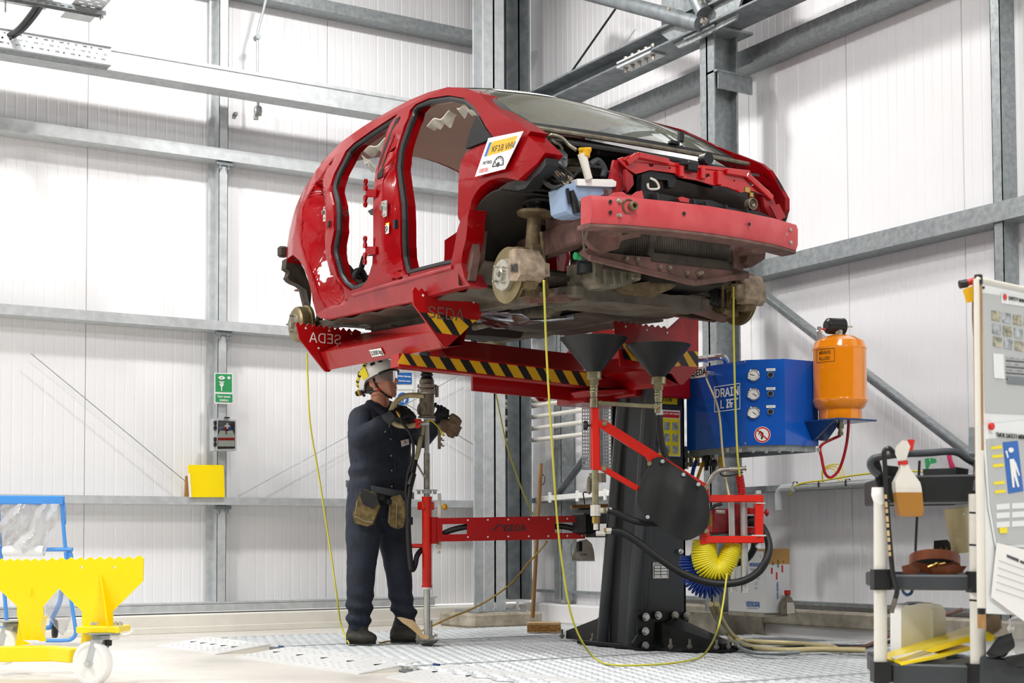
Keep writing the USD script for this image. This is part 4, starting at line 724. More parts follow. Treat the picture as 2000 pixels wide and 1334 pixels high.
q = side(752.5, 447); cS = C(q[0], -WD(q[0], q[2])+float(OFF(q[0], q[2]))-.006, q[2]); car.part('warning_sticker', prism(sbox(-.024, -.026, .024, .022), cS, CF, CU, -.002), 'white_print')
car.part('warning_mark', prism(Point(0, 0).buffer(.017).difference(Point(0, 0).buffer(.013)).union(LineString([(-.01, .01), (.01, -.01)]).buffer(.002)), cS-CL*.004, CF, CU, -.001), 'black_print')
car.part('bump_stop', [box(C(*(side(773, 438)+V(0, 0, 0))), (.025, .02, .05), .004), box(C(*side(644, 438)), (.025, .02, .04), .004)], 'black_plastic')
car.part('wire_loop', hose([C(*side(*p))+CL*.05 for p in ((655, 411), (665, 412), (661, 420), (655, 419))], .003, 6), 'black_plastic')
car.part('check_strap', [hull([C(*side(*p)) + CL*d for p in ((718, 412), (732, 405), (736, 420), (724, 420)) for d in (0, .03)])], 'black_plastic')
# sheet of paper on the wing: plate number, gauge, fuel type
pp = [(1022, 256), (986, 330), (928, 345), (954, 270)]
Q = [side(*p) for p in pp]; n = unit(np.cross(C(*Q[1])-C(*Q[0]), C(*Q[3])-C(*Q[0]))); n = n if n @ CL < 0 else -n
c0 = sum(C(*q) for q in Q)/4+n*.022; ex = unit(C(*Q[1])+C(*Q[0])-C(*Q[2])-C(*Q[3])); ex = unit(ex-n*(ex @ n)); ey = np.cross(n, ex)
pr2 = lambda x, y: ((h_ := hit(x, y, c0, n)-c0) @ ex, h_ @ ey)
def paper(name, px, m, d=.001, lift=0.0, label=None, under=None): return car.part(name, prism([pr2(*p) for p in px], c0+n*lift, ex, ey, d), m, label, under=under)
def lerp(a, b): # a across, b down inside the sheet
    A, B, D, E = map(lambda p: np.array(p, float), (pp[3], pp[0], pp[1], pp[2])); return tuple((A*(1-a)+B*a)*(1-b)+(E*(1-a)+D*a)*b)
sheet = paper('notice_sheet', pp, 'white_print', .003, -.002, 'white notice with yellow number field and fuel gauge on the front wing')
paper('number_field', [lerp(.16, .13), lerp(.9, .10), lerp(.9, .46), lerp(.16, .5)], 'yellow_tape', .001, .001, under=sheet)
paper('number_field', [lerp(.08, .13), lerp(.16, .13), lerp(.16, .5), lerp(.08, .5)], 'blue_print', .001, .001, under=sheet)
o_ = lambda a, b: hit(*lerp(a, b), c0+n*.002, n)
ti = unit(o_(.9, .3)-o_(.16, .3)); 
car.part('handwriting', text('KF18 VHV', .030, o_(.26, .42), ti, ey, .001), 'black_print', under=sheet)
car.part('print', text('PETROL', .016, o_(.12, .72), ti, ey, .001), 'black_print', under=sheet)
car.part('print', text('DIESEL', .018, o_(.09, .92), ti, ey, .001), 'red_print', under=sheet)
gc = o_(.68, .86); half = Point(0, 0).buffer(.05).intersection(sbox(-.06, 0, .06, .06))
car.part('gauge_print', prism(half.difference(half.buffer(-.005)).union(Point(0, .008).buffer(.012)).union(LineString([(0, 0), (-.03, .02)]).buffer(.002)).union(shapely.union_all([LineString([(.036*math.cos(a), .036*math.sin(a)), (.046*math.cos(a), .046*math.sin(a))]).buffer(.0015) for a in np.linspace(.3, 2.8, 8)])), gc, ti, ey, .001), 'black_print', under=sheet)
# ================================================================ the lift: mast, arms and toothed cradles
FH = unit([np.sin(YAW), np.cos(YAW), 0]); RH = V(np.cos(YAW), -np.sin(YAW), 0); ZZ = V(0, 0, 1)
def fp(x, y, d): return hit(x, y, CAM+FH*d, FH)                       # on an upright plane d metres in front of the viewer
def teeth(a, b, n, h):
    a, b = np.array(a, float), np.array(b, float); out = []
    for i in range(n):
        p = a+(b-a)*i/n; q = a+(b-a)*(i+.5)/n; out += [tuple(p), (q[0], q[1]+h)]
    return out+[tuple(b)]
lift = T('vehicle_lift', 'dark grey single-mast lift with red toothed arms carrying the car', 'car lift', (5.4, 7.3, 0))
# mast
lift.part('mast_panel', [prism([(5.26, .07), (5.60, .07), (5.60, 1.78), (5.30, 1.78)], (0, 7.13, 0), (1, 0, 0), (0, 0, 1), -.012), span((5.588, 7.13, .07), (5.60, 7.42, 1.78)), prism([(5.26, .07), (5.60, .07), (5.60, 1.78), (5.30, 1.78)], (0, 7.45, 0), (1, 0, 0), (0, 0, 1), -.012)], 'charcoal', smooth=20)
def ycut(px, py, X=5.25): return tuple(hit(px, py, (X, 0, 0), (1, 0, 0))[1:])
for name, a, b, m in [('guide_rail', [(1165, 1258), (1184, 1258), (1222, 770), (1209, 770)], .03, 'charcoal'), ('guide_channel', [(1184, 1258), (1200, 1258), (1235, 770), (1222, 770)], .005, 'black_paint'), ('inner_mast', [(1200, 1259), (1228, 1261), (1256, 770), (1233, 770)], .02, 'dark_grey'), ('guide_channel', [(1228, 1261), (1238, 1262), (1262, 770), (1254, 770)], .005, 'black_paint'), ('guide_rail', [(1222, 1261), (1248, 1263), (1275, 770), (1262, 770)], .035, 'charcoal')]:
    P = [hit(*p, (5.25, 0, 0), (1, 0, 0)) for p in a]
    if name == 'guide_rail':
        lo, hi = (P[0]+P[1])/2, (P[2]+P[3])/2; r = np.linalg.norm(P[0]-P[1])/2
        e = unit(lo-hi); lo = lo+e*0; hi = hi-e*.2; lift.part(name, rod(lo+V(.02, 0, 0), hi+V(.02, 0, 0), r*.9, 18), m, smooth=50)
    else: lift.part(name, hull([p+V(d, 0, 0) for p in P for d in (.02, .02+b)]+[p+V(.0, 0, .2) for p in P[2:]]), m)
lift.part('mast_back', hull([(5.30, 7.14, .07), (5.30, 7.56, .07), (5.58, 7.14, .07), (5.58, 7.56, .07), (5.33, 7.15, 1.78), (5.33, 7.3, 1.78), (5.58, 7.15, 1.78), (5.58, 7.3, 1.78)]), 'dark_grey')
lift.part('cover_strip', [box((5.45, 7.115, .95), (.26, .02, .11), .004), box((5.33, 7.112, .82), (.05, .016, .08), .004), box((5.57, 7.112, .82), (.05, .016, .08), .004)], 'charcoal')
for p in ((1272, 1077), (1329, 1077)): lift.part('bolt', bolt(hy(*p, 7.108), (0, -1, 0), .016, .016), 'bright_steel')
o = hy(1290, 1114, 7.125); lift.part('rating_plate', box(o, (.115, .006, .095)), 'white_print', 'small white rating plate')
lift.part('rating_print', [box(o+V(.0, -.004, dz), (.10, .002, .003)) for dz in (.03, .012, -.006, -.024, .04)]+[box(o+V(dx, -.004, -.008), (.003, .002, .07)) for dx in (-.05, .0, .05)], 'black_print', kind='stuff')
# posters on the mast
def poster(px, rows, name_label):
    P = [hy(*p, 7.119) for p in px]; ex = V(1, 0, 0); o = P[0]; w = abs(P[1][0]-P[0][0]); h = abs(P[0][2]-P[3][2]); o = V(P[0][0], 7.119, max(P[0][2], P[1][2])-h)
    return o, w, h
o, w, h = poster([(1275, 800), (1328, 802), (1328, 893), (1275, 891)], 0, '')
pp_ = lift.part('instruction_poster', box(o+V(w/2, 0, h/2), (w, .003, h)), 'white_print', 'yellow instruction poster with nine small photographs')
lift.part('poster_field', box(o+V(w/2, -.002, h*.42), (w*.93, .002, h*.80)), 'yellow_print', under=pp_)
lift.part('poster_head', box(o+V(w/2, -.002, h*.90), (w*.93, .002, h*.13)), 'red_print', under=pp_)
lift.part('poster_text', ctext('POSITION OF THE RAMP', h*.040, o+V(w/2, -.003, h*.92), (1, 0, 0), ZZ, .001, True), 'white_print', under=pp_)
for i in range(3):
    for j in range(3): lift.part('poster_photo', box(o+V(w*(.2+.3*i), -.003, h*(.15+.25*j)), (w*.2, .002, h*.17)), 'photo_print', under=pp_)
o, w, h = poster([(1275, 735), (1322, 735), (1322, 790), (1275, 788)], 0, '')
h = .26; o = V(o[0], 7.119, hy(1300, 789, 7.119)[2])
pp_ = lift.part('instruction_poster', box(o+V(w/2, 0, h/2), (w, .003, h)), 'yellow_print', 'upper pink and yellow poster on the mast')
lift.part('poster_field', prism([(w*.12, h*.22), (w*.8, h*.22), (w*.66, h), (w*.25, h)], o+V(0, -.003, 0), (1, 0, 0), ZZ, .002), 'faded_red', under=pp_)
lift.part('poster_photo', [box(o+V(w*.88, -.003, h*z), (w*.12, .002, h*.16)) for z in (.85, .4)], 'photo_print', under=pp_)
lift.part('poster_text', ctext('CAUTION', h*.07, o+V(w*.45, -.003, h*.10), (1, 0, 0), ZZ, .001, True), 'black_print', under=pp_)
# base plates and feet
def foot(sx):
    return None
lift.part('base_plate', [span((5.22, 7.05, .05), (5.66, 7.75, .075), .004)], 'black_paint')
g1 = [(1246, 1195), (1262, 1192), (1338, 1195), (1347, 1210), (1341, 1222), (1320, 1224), (1345, 1240), (1420, 1262), (1420, 1272), (1340, 1274), (1262, 1268), (1238, 1262), (1246, 1240)]
lift.part('foot_bracket', plate([(1244, 1200), (1252, 1194), (1336, 1195), (1346, 1208), (1342, 1222), (1290, 1212), (1278, 1216), (1276, 1268), (1238, 1265), (1236, 1256), (1246, 1240)], (0, 7.08, 0), (0, -1, 0), .016, rnd=.004), 'black_paint', 'bolted black bracket at the foot of the mast')
q = lambda x, y, Y: hy(x, y, Y)
lift.part('foot_beam', hull([(5.37, 7.06, .20), (5.47, 7.06, .24), (5.37, 7.06, .06), (5.47, 7.06, .06), (5.53, 6.70, .06), (5.63, 6.74, .06), (5.53, 6.70, .095), (5.63, 6.74, .10)]), 'black_paint', 'sloping black foot towards the viewer')
lift.part('foot_base', prism([(5.30, 7.06), (5.60, 7.06), (5.66, 6.72), (5.52, 6.66), (5.34, 6.84)], (0, 0, .05), (1, 0, 0), (0, 1, 0), .014), 'black_paint')
lift.part('foot_beam', hull([(5.30, 7.52, .24), (5.40, 7.52, .24), (5.30, 7.52, .06), (5.40, 7.52, .06), (5.36, 8.08, .06), (5.50, 8.08, .06), (5.36, 8.08, .11), (5.50, 8.08, .11)]), 'black_paint', 'sloping black foot on the far side of the mast')
lift.part('foot_bracket', hull([(5.24, 7.50, .06), (5.24, 7.62, .06), (5.25, 7.56, .22), (5.25, 7.50, .24), (5.262, 7.50, .06), (5.262, 7.62, .06), (5.262, 7.56, .22), (5.262, 7.50, .24)]), 'black_paint')
for p in ((1261, 1205), (1285, 1202), (1318, 1202), (1341, 1203), (1260, 1233), (1260, 1261)): lift.part('foot_bolt', [cyl(hy(*p, 7.062), (0, -1, 0), .024, .006, 18), cyl(hy(*p, 7.056), (0, -1, 0), .018, .02, 16, .002), cyl(hy(*p, 7.034), (0, -1, 0), .009, .002, 8)], 'bright_steel')
for p in ((5.33, 6.93), (5.40, 6.84), (5.50, 6.72), (5.57, 6.70), (5.34, 8.10), (5.42, 8.10), (5.26, 7.63)): lift.part('anchor_bolt', [rod((*p, .06), (*p, .12), .009, 10), cyl((*p, .07), (0, 0, 1), .017, .016, 6)], 'steel')
# cross beam towards the viewer's left
def xb(x): return (x-3.69)*-.036
def sect(poly, x0, x1, m, name, label=None):                         # section in (y, z), swept along x with the lift's slight tilt
    a = np.array(poly, float); v0 = [(x0, y, z+xb(x0)) for y, z in a]; v1 = [(x1, y, z+xb(x1)) for y, z in a]; n = len(a)
    tri = trimesh.creation.triangulate_polygon(Polygon(poly), engine='earcut'); lift_f = []
    m0 = trimesh.creation.extrude_polygon(shapely.geometry.polygon.orient(Polygon(poly)), 1.0, engine='earcut'); v = np.array(m0.vertices); X = x0+(x1-x0)*v[:, 2]
    mm = trimesh.Trimesh(np.stack([X, v[:, 0], v[:, 1]+xb(X)], 1), m0.faces, process=False); return lift.part(name, mm, m, label)
sect([(7.2, 1.648), (7.2, 1.720), (7.30, 1.720), (7.30, 1.648)], 3.69, 5.22, 'red_paint', 'cross_beam', 'red cross beam with hazard stripes')
sect([(7.2, 1.71), (7.2, 1.735), (7.225, 1.75), (7.36, 1.86), (7.40, 1.86), (7.40, 1.71)], 3.99, 5.22, 'red_paint', 'beam_flange')
sect([(7.45, 1.59), (7.45, 1.84), (7.47, 1.84), (7.47, 1.59)], 4.3, 5.3, 'red_paint', 'beam_web')
tp = [(778, 690), (1150, 729), (1150, 757), (778, 714)]
tops = [786, 800, 820, 838, 858, 878, 898, 916, 937, 953, 973, 989, 1010, 1026, 1045, 1061, 1081, 1098, 1116, 1131, 1146]
yt = lambda x: 690+(x-786)*.1055; yb_ = lambda x: 711.5+(x-786)*.1185
tape = lift.part('hazard_tape', plate([(786, yt(786)), (1150, yt(1150)), (1160, yb_(1160)), (776, yb_(776))], (0, 7.1985, 0), (0, -1, 0), .001), 'yellow_tape', 'yellow and black hazard tape along the cross beam')
for i in range(0, len(tops)-1, 2):
    a, b = tops[i], tops[i+1]
    if i == 0: a = 788
    lift.part('stripe', plate([(a, yt(a)), (b, yt(b)), (b+15, yb_(b+15)), (a+15, yb_(a+15))], (0, 7.1965, 0), (0, -1, 0), .001), 'black_tape', under=tape)
lift.part('carriage', [span((4.98, 7.3, 1.52), (5.6, 7.6, 1.60), .006), span((5.18, 7.06, 1.55), (5.6, 7.3, 1.78), .01), plate([(1152, 762), (1255, 760), (1250, 768), (1160, 772)], (0, 7.1, 0), (0, -1, 0), .2)], 'red_paint', 'red carriage riding on the mast')
lift.part('lower_flange', [prism([(4.69, 1.68), (5.25, 1.665), (5.25, 1.62), (4.72, 1.64), (4.70, 1.65)], (0, 7.48, 0), (1, 0, 0), ZZ, -.02)], 'red_paint')
# toothed cradle plates
def cradle(px, Y, label): return lift.part('toothed_plate', plate(px, (0, Y, 0), (0, -1, 0), .012), 'red_paint', label)
cB = cradle([(806, 567), (809, 562)]+teeth((812, 561), (943, 577), 11, 7)+[(944, 600), (938, 621), (916, 638), (876, 676), (872, 679), (866, 677), (820, 611), (808, 595)], 6.8, 'red toothed plate with hazard stripes under the sill nearest the viewer')
cA = cradle([(578, 632)]+teeth((581, 628), (694, 643), 10, 7)+[(705, 648), (700, 690), (652, 716), (644, 726), (636, 726), (630, 720), (585, 662)], 8.25, 'red toothed plate below the rear wheel drum')
cD = cradle([(1200, 628)]+teeth((1204, 626), (1310, 638), 9, 6)+[(1331, 619), (1364, 617), (1364, 719), (1334, 751), (1328, 751), (1312, 730), (1212, 715), (1210, 690)], 6.6, 'red toothed plate behind the two black funnels')
cC = cradle([(1170, 640)]+teeth((1171, 638), (1215, 642), 4, 5)+[(1222, 650), (1215, 720), (1150, 740), (1080, 776), (1066, 784), (1054, 784), (1046, 776), (1030, 752), (1040, 740)], 8.05, 'red toothed plate below the far rear sill')
def strips(under, Y, ys, bs):
    for c in ys: lift.part('stripe', plate(c, (0, Y-.001, 0), (0, -1, 0), .0008), 'yellow_tape', under=under)
    for c in bs: lift.part('stripe', plate(c, (0, Y-.001, 0), (0, -1, 0), .0008), 'black_tape', under=under)
strips(cB, 6.8, [[(834, 611), (857, 614), (884, 654), (864, 651)], [(879, 618), (897, 620), (916, 638), (899, 655)], [(918, 624), (931, 625), (923, 632)]], [[(820, 610), (834, 611), (864, 651), (852, 650)], [(857, 614), (879, 618), (899, 656), (884, 654)], [(897, 620), (918, 624), (923, 632), (916, 638)]])
strips(cD, 6.6, [[(1213, 668), (1224, 672), (1248, 706), (1234, 704)], [(1332, 688), (1342, 686), (1362, 717), (1346, 716)], [(1320, 702), (1330, 713), (1324, 716), (1316, 714)], [(1355, 686), (1364, 687), (1364, 698)]], [[(1212, 672), (1234, 704), (1218, 701)], [(1324, 698), (1332, 688), (1346, 716), (1331, 714)], [(1342, 686), (1355, 686), (1364, 698), (1364, 717)]])
pB = hy(834, 620, 6.798); lift.part('cut_lettering', text('SEDA', .062, pB, (1, 0, -.02), ZZ, .0012), 'primer_brown', under=cB)
# the rear plate is seen from its back: its letters read mirrored
pA = hy(604, 668, 8.248); tm = meshkit.text_mesh('SEDA', .06, .0012, False); v = np.array(tm.vertices); wd = v[:, 0].max()
lift.part('cut_lettering', trimesh.Trimesh(pA+np.stack([wd-v[:, 0], -v[:, 2], v[:, 1]-.01*(wd-v[:, 0])], 1), tm.faces, process=False), 'off_white', under=cA)
for P, Y in (((826, 577), 6.8), ((878, 585), 6.8), ((925, 590), 6.8), ((597, 641), 8.25), ((643, 646), 8.25), ((686, 652), 8.25), ((622, 680), 8.25), ((1222, 638), 6.6), ((1263, 645), 6.6), ((1303, 650), 6.6)): lift.part('plate_hole', cyl(hy(*P, Y-.001), (0, -1, 0), .007, .002, 10), 'off_white')
def cradle_beam(Pa, Pb, m='red_paint', label=None):
    a, b = np.array(Pa, float), np.array(Pb, float); n = len(a); v = np.vstack([a, b]); return hull(v) if False else prism_between(a, b)
def prism_between(a, b):
    n = len(a); L = [grid([np.vstack([a, a[:1]]), np.vstack([b, b[:1]])])]; m = cat(L); m.fix_normals(); return m
def sec(Y, pts): return [hy(x, y, Y) for x, y in pts]
A_ = [(625, 689), (641, 723), (690, 714), (712, 668), (704, 652)]; A3 = sec(8.24, A_)
B_ = [(846, 648), (863, 679), (905, 674), (915, 632), (845, 629)]; B3 = sec(6.815, B_)
lift.part('cradle_beam', prism_between(np.array(A3), np.array(B3)), 'red_paint', 'red folded beam with a load plate along the near sill', smooth=20)
C3 = [p+V(1.435, -.2, -.10) for p in A3]; D3 = [p+V(1.50, -.2, -.09) for p in B3]
C3 = sec(8.04, [(1046, 745), (1062, 782), (1110, 770), (1130, 720), (1060, 720)]); D3 = sec(6.62, [(1272, 722), (1326, 752), (1350, 735), (1350, 690), (1280, 690)])
lift.part('cradle_beam', prism_between(np.array(C3), np.array(D3)), 'red_paint', 'red folded beam along the far sill', smooth=20)
a0, b0 = hy(625, 689, 8.24), hy(846, 648, 6.815); a1, b1 = hy(641, 723, 8.24), hy(863, 679, 6.815)
nn = unit(np.cross(b0-a0, a1-a0)); nn = nn if nn @ ray(740, 690) < 0 else -nn; mid = a0+(b0-a0)*.50+(a1-a0)*.5
exl = unit(b0-a0); eyl = np.cross(nn, exl)
lp = lift.part('load_label', prism(sbox(-.075, -.022, .075, .022), mid+nn*.002, exl, eyl, .001), 'white_print', 'white load label')
lift.part('load_text', ctext('3.500 kg', .024, mid+nn*.0035, exl, eyl, .001, True), 'black_print', under=lp)

# ================================================================ blue control box
bx = T('control_box', 'blue drain control box with three round gauges beside the lift mast', 'control box', (5.85, 6.8, 1.2))
z0, z1 = 1.24, 1.735; fpz = [(5.62, 7.13), (5.62, 6.575), (5.775, 6.42), (6.03, 6.42), (6.03, 7.13)]
bx.part('box_body', prism(Polygon(fpz), (0, 0, z0), (1, 0, 0), (0, 1, 0), z1-z0), 'blue_paint', smooth=20)
bx.part('bottom_flange', prism(Polygon(fpz).buffer(-.012).difference(Polygon(fpz).buffer(-.03)), (0, 0, z0-.035), (1, 0, 0), (0, 1, 0), .036), 'galv')
nB = unit(V(-1, -1, 0)); exB = unit(V(1, -1, 0)); pB_ = V(5.62, 6.575, 0)
def onB(x, y): return hit(x, y, pB_+nB*.001, nB)
for (x, y) in ((1472, 733), (1472, 770), (1472, 806)):
    o = onB(x, y); gp = bx.part('gauge', [lathe([(.030, 0), (.036, .002), (.036, .014), (.032, .018), (.030, .014)], o, nB, 28, True)], 'chrome', 'round pressure gauge with white dial')
    bx.part('dial', cyl(o, nB, .031, .008, 24), 'white_print', under=gp)
    a = {733: 2.9, 770: -.6, 806: -.7}[y]; d = exB*math.cos(a)+ZZ*math.sin(a)
    bx.part('needle', [bar(o+nB*.010-d*.006, o+nB*.010+d*.02, .003, .001, nB), *[bar(o+nB*.009+(exB*math.cos(t)+ZZ*math.sin(t))*.024, o+nB*.009+(exB*math.cos(t)+ZZ*math.sin(t))*.028, .0015, .001, nB) for t in np.linspace(-.7, 3.9, 10)]], 'black_print', under=gp)
for (x, y) in ((1505, 732), (1505, 769), (1505, 804)):
    o = onB(x, y); bx.part('rotary_knob', [cyl(o, nB, .012, .02, 16, .003), box(o+nB*.022, (.006, .006, .02), .001)], 'black_plastic')
    bx.part('knob_ring', lathe([(.013, 0), (.018, 0), (.018, .006), (.013, .006)], o, nB, 20, True), 'bright_steel')
    bx.part('knob_label', prism(sbox(-.026, -.008, .026, .008), onB(x+.5, y-10), exB, ZZ, .001), 'white_print'); bx.part('label_print', [prism(sbox(-.014, -.0015, .014, .0015), onB(x+.5, y-10)+nB*.001, exB, ZZ, .001)], 'grey_print')
o = onB(1489, 849); sg = bx.part('no_fuel_sign', cyl(o, nB, .047, .002, 32), 'white_print', 'round prohibition sign with a crossed-out fuel nozzle')
bx.part('sign_ring', prism(Point(0, 0).buffer(.044).difference(Point(0, 0).buffer(.036)).union(LineString([(-.028, .028), (.028, -.028)]).buffer(.004)), o+nB*.002, exB, ZZ, .001), 'red_print', under=sg)
bx.part('sign_picture', prism(shapely.union_all([LineString([(-.012, .018), (.002, .006), (.0, -.01), (-.004, -.022)]).buffer(.005), LineString([(-.012, .018), (-.02, .004)]).buffer(.003), LineString([(.002, .006), (-.012, -.006)]).buffer(.0025)]), o+nB*.0015, exB, ZZ, .001), 'black_print', under=sg)
nA = V(-1, 0, 0); exA = V(0, -1, 0)
def onA(x, y): return hit(x, y, (5.619, 0, 0), (1, 0, 0))
o = onA(1362, 728); lb = bx.part('maker_label', prism(sbox(-.09, -.032, .085, .032), o, exA, ZZ, .001), 'white_print'); bx.part('label_text', ctext('SEDA', .036, o+nA*.001+exA*.02, exA, ZZ, .001, True), 'black_print', under=lb)
bx.part('label_text', prism(shapely.union_all([LineString([(-.08, -.015), (-.07, .0), (-.055, 0), (-.045, -.015)]).buffer(.004)]), o+nA*.001, exA, ZZ, .001), 'black_print', under=lb)
o = onA(1420, 777); fr = sbox(-.118, -.077, .118, .077); bx.part('lettering_frame', prism(fr.difference(fr.buffer(-.005)), o, exA, ZZ, .001), 'white_print')
bx.part('lettering', ctext('DRAIN', .050, o+nA*.0005+ZZ*.034, exA, ZZ, .001, True), 'white_print'); bx.part('lettering', ctext('L IFT', .048, o+nA*.0005-ZZ*.034+exA*.02, exA, ZZ, .001, True), 'white_print')
bx.part('lettering', prism(LineString([(-.03, -.058), (-.03, -.04), (-.02, -.03), (.0, -.03), (.012, -.04), (.012, -.058)]).buffer(.004), o+exA*.03, exA, ZZ, .001), 'white_print')
for (x, y) in ((1455, 706), (1456, 866)): bx.part('panel_screw', cyl(onB(x, y), nB, .006, .004, 10), 'bright_steel')
for x in np.linspace(1420, 1598, 8): bx.part('flange_bolt', [cyl(hz(x, 878-abs(x-1500)*.03, z0-.04), (0, 0, -1), .009, .02, 8)], 'bright_steel')
o = onA(1393, 730); bx.part('wire_hook', [cyl(o, nA, .014, .05, 12), rod(o+nA*.05, o+nA*.05-ZZ*.02, .006, 8)], 'bright_steel')
bx.part('tank_bracket', [hull([V(*p) for p in [(5.93, 6.41, 1.375), (6.16, 6.38, 1.375), (5.99, 6.40, 1.275), (6.06, 6.38, 1.27), (5.93, 6.43, 1.375), (6.16, 6.42, 1.375), (6.06, 6.42, 1.27)]]), hull([V(*p) for p in [(5.93, 6.18, 1.375), (5.98, 6.41, 1.27), (5.93, 6.42, 1.375), (5.945, 6.18, 1.375), (5.995, 6.41, 1.27), (5.945, 6.42, 1.375)]]), span((5.92, 6.14, 1.372), (6.22, 6.46, 1.382), .002)], 'blue_dark', 'blue bracket under the orange tank')
# valves and couplings hanging below
for i, (x, y, m) in enumerate([(1350, 890, 'zinc'), (1362, 888, 'brass'), (1375, 890, 'bright_steel'), (1387, 886, 'zinc'), (1398, 892, 'bright_steel'), (1340, 894, 'steel')]):
    t_ = hit(x, 872, (5.72, 0, 0), (1, 0, 0)); b_ = hit(x, y+22, (5.72, 0, 0), (1, 0, 0)); bx.part('pipe_coupling', [rod(t_, b_, .015, 12), cyl(t_-ZZ*.07, (0, 0, 1), .024, .03, 6), cyl(t_-ZZ*.12, (0, 0, 1), .022, .02, 6)], m)
for (x, y) in ((1380, 895), (1394, 905)): bx.part('valve_knob', [lathe([(1e-4, -.02), (.02, -.018), (.024, 0), (.018, .02), (1e-4, .022)], hit(x, y, (5.69, 0, 0), (1, 0, 0)), (0, 0, 1), 14), rod(hit(x, y, (5.69, 0, 0), (1, 0, 0)), hit(x, y+24, (5.69, 0, 0), (1, 0, 0)), .012)], 'black_plastic')
bx.part('filter_bowl', lathe([(1e-4, 0), (.022, .006), (.026, .02), (.026, .07), (.02, .075), (1e-4, .075)], hit(1405, 915, (5.75, 0, 0), (1, 0, 0)), ZZ, 16), 'yellow_plastic', 'small yellow filter bowl')
bx.part('outlet_pipe', [hose([hx(1326, 709, 5.68), hx(1345, 705, 5.68), hx(1372, 701, 5.68), hx(1402, 697, 5.68), hx(1415, 700, 5.70), hx(1418, 712, 5.74), hx(1418, 725, 5.78)], .02), *[cyl(hx(x, 703-(x-1350)*.08, 5.68), hx(x+10, 702-(x-1350)*.08, 5.68)-hx(x, 703-(x-1350)*.08, 5.68), .027, .03, 6) for x in (1350, 1380)]], 'bright_steel', 'steel outlet pipe behind the box')
bx.part('valve_hose', hose([hit(1360, 900, (5.70, 0, 0), (1, 0, 0)), hit(1354, 918, (5.68, 0, 0), (1, 0, 0)), hit(1350, 940, (5.7, 0, 0), (1, 0, 0))], .012), 'blue_hose'); bx.part('valve_hose', hose([hit(1374, 902, (5.70, 0, 0), (1, 0, 0)), hit(1368, 918, (5.68, 0, 0), (1, 0, 0)), hit(1362, 936, (5.7, 0, 0), (1, 0, 0))], .010), 'yellow_plastic')
# ---------------------------------------------------------------- orange tank
to = V(6.07, 6.28, 1.385); ot = T('brake_fluid_tank', 'orange brake fluid tank with a black filter on top', 'tank', to)
r = .152; k_ = 1.0
ot.part('tank_body', lathe([(1e-4, .02), (.115, .02), (.115, .0), (.122, .0), (.122, .055), (r-.008, .075), (r, .10), (r+.004, .108), (r+.004, .115), (r, .12), (r, .40), (r+.004, .405), (r+.004, .412), (r, .418), (r-.01, .45), (r-.05, .475), (.05, .49), (1e-4, .493)], to, ZZ, 48), 'orange_paint', smooth=40)
dfv = unit(V(CAM[0], CAM[1], 0)-V(to[0], to[1], 0)); dlf = np.cross(ZZ, dfv)
def wrapt(m, ang, zc, rr):                                           # bends lettering drawn in (x, y) round the tank
    v = np.array(m.vertices); a = ang+v[:, 0]/rr; R = rr+v[:, 2]
    return trimesh.Trimesh(to+R[:, None]*(np.cos(a)[:, None]*dfv+np.sin(a)[:, None]*dlf)+ZZ*(zc+v[:, 1])[:, None], m.faces, process=False)
def flat(poly, t=.001): return cat([trimesh.creation.extrude_polygon(g, t, engine='earcut') for g in polys(poly)])
fr = sbox(-.062, -.038, .062, .038)
ot.part('tank_lettering', [wrapt(fine(flat(fr.difference(fr.buffer(-.002))), .01), -.58, .36, r+.0006), *[wrapt(fine(meshkit.text_mesh(s_, .018, .001).apply_translation((-.04, dz, 0)), .01), -.58, .36, r+.0006) for s_, dz in (('BRAKE', .008), ('FLUID', -.026))]], 'black_print', 'black BRAKE FLUID lettering', smooth=False)
ax_ = unit(fp(1612, 653, 8.2)-fp(1580, 655, 8.2)); fo = to+ZZ*.545-RH*.075
ot.part('air_filter', [lathe([(1e-4, -.004), (.03, -.004), (.034, 0), (.044, .008), (.047, .02), (.047, .1), (.049, .104), (.049, .112), (1e-4, .112)], fo, RH*.95+FH*.3, 28)], 'black_plastic', 'black filter can')
ot.part('filter_neck', [rod(to+ZZ*.48, to+ZZ*.52, .02), rod(fo+RH*.04, to+ZZ*.49, .016)], 'bright_steel')
nf = -FH; o = fo+RH*.135-ZZ*.006; fl_ = ot.part('filter_label', prism(sbox(-.022, -.012, .022, .012), o, RH, ZZ, .001), 'white_print'); ot.part('label_text', ctext('SEDA', .010, o-FH*.001, RH, ZZ, .001), 'black_print', under=fl_)
vo = to+ZZ*.44-RH*.115
ot.part('valve', [rod(vo, vo+ZZ*.06, .014), cyl(vo+ZZ*.06, ZZ, .012, .04, 6), rod(vo+ZZ*.075-RH*.02, vo+ZZ*.075+RH*.02, .008)], 'bright_steel')
ot.part('valve_hose', hose([vo+ZZ*.08, vo+ZZ*.085+RH*.03, vo+ZZ*.07+RH*.07], .007), 'red_hose')
ot.part('tank_outlet', [rod(to+ZZ*.0, to-ZZ*.09, .013), cyl(to-ZZ*.05, ZZ, .02, .025, 6), cyl(to-ZZ*.09, ZZ, .016, .02, 6)], 'zinc')
d_ = (to-CAM) @ FW
single('red_hose', 'thin red hose looping down from the orange tank', 'hose', hose([to-ZZ*.09, at(1604, 870, d_), at(1605, 895, d_), at(1612, 925, d_), at(1624, 932, d_+.03), at(1640, 915, d_+.05), at(1652, 875, d_+.05), at(1657, 835, d_+.03), at(1657, 805, d_+.02), at(1652, 790, d_+.06)], .0085), 'red_hose')
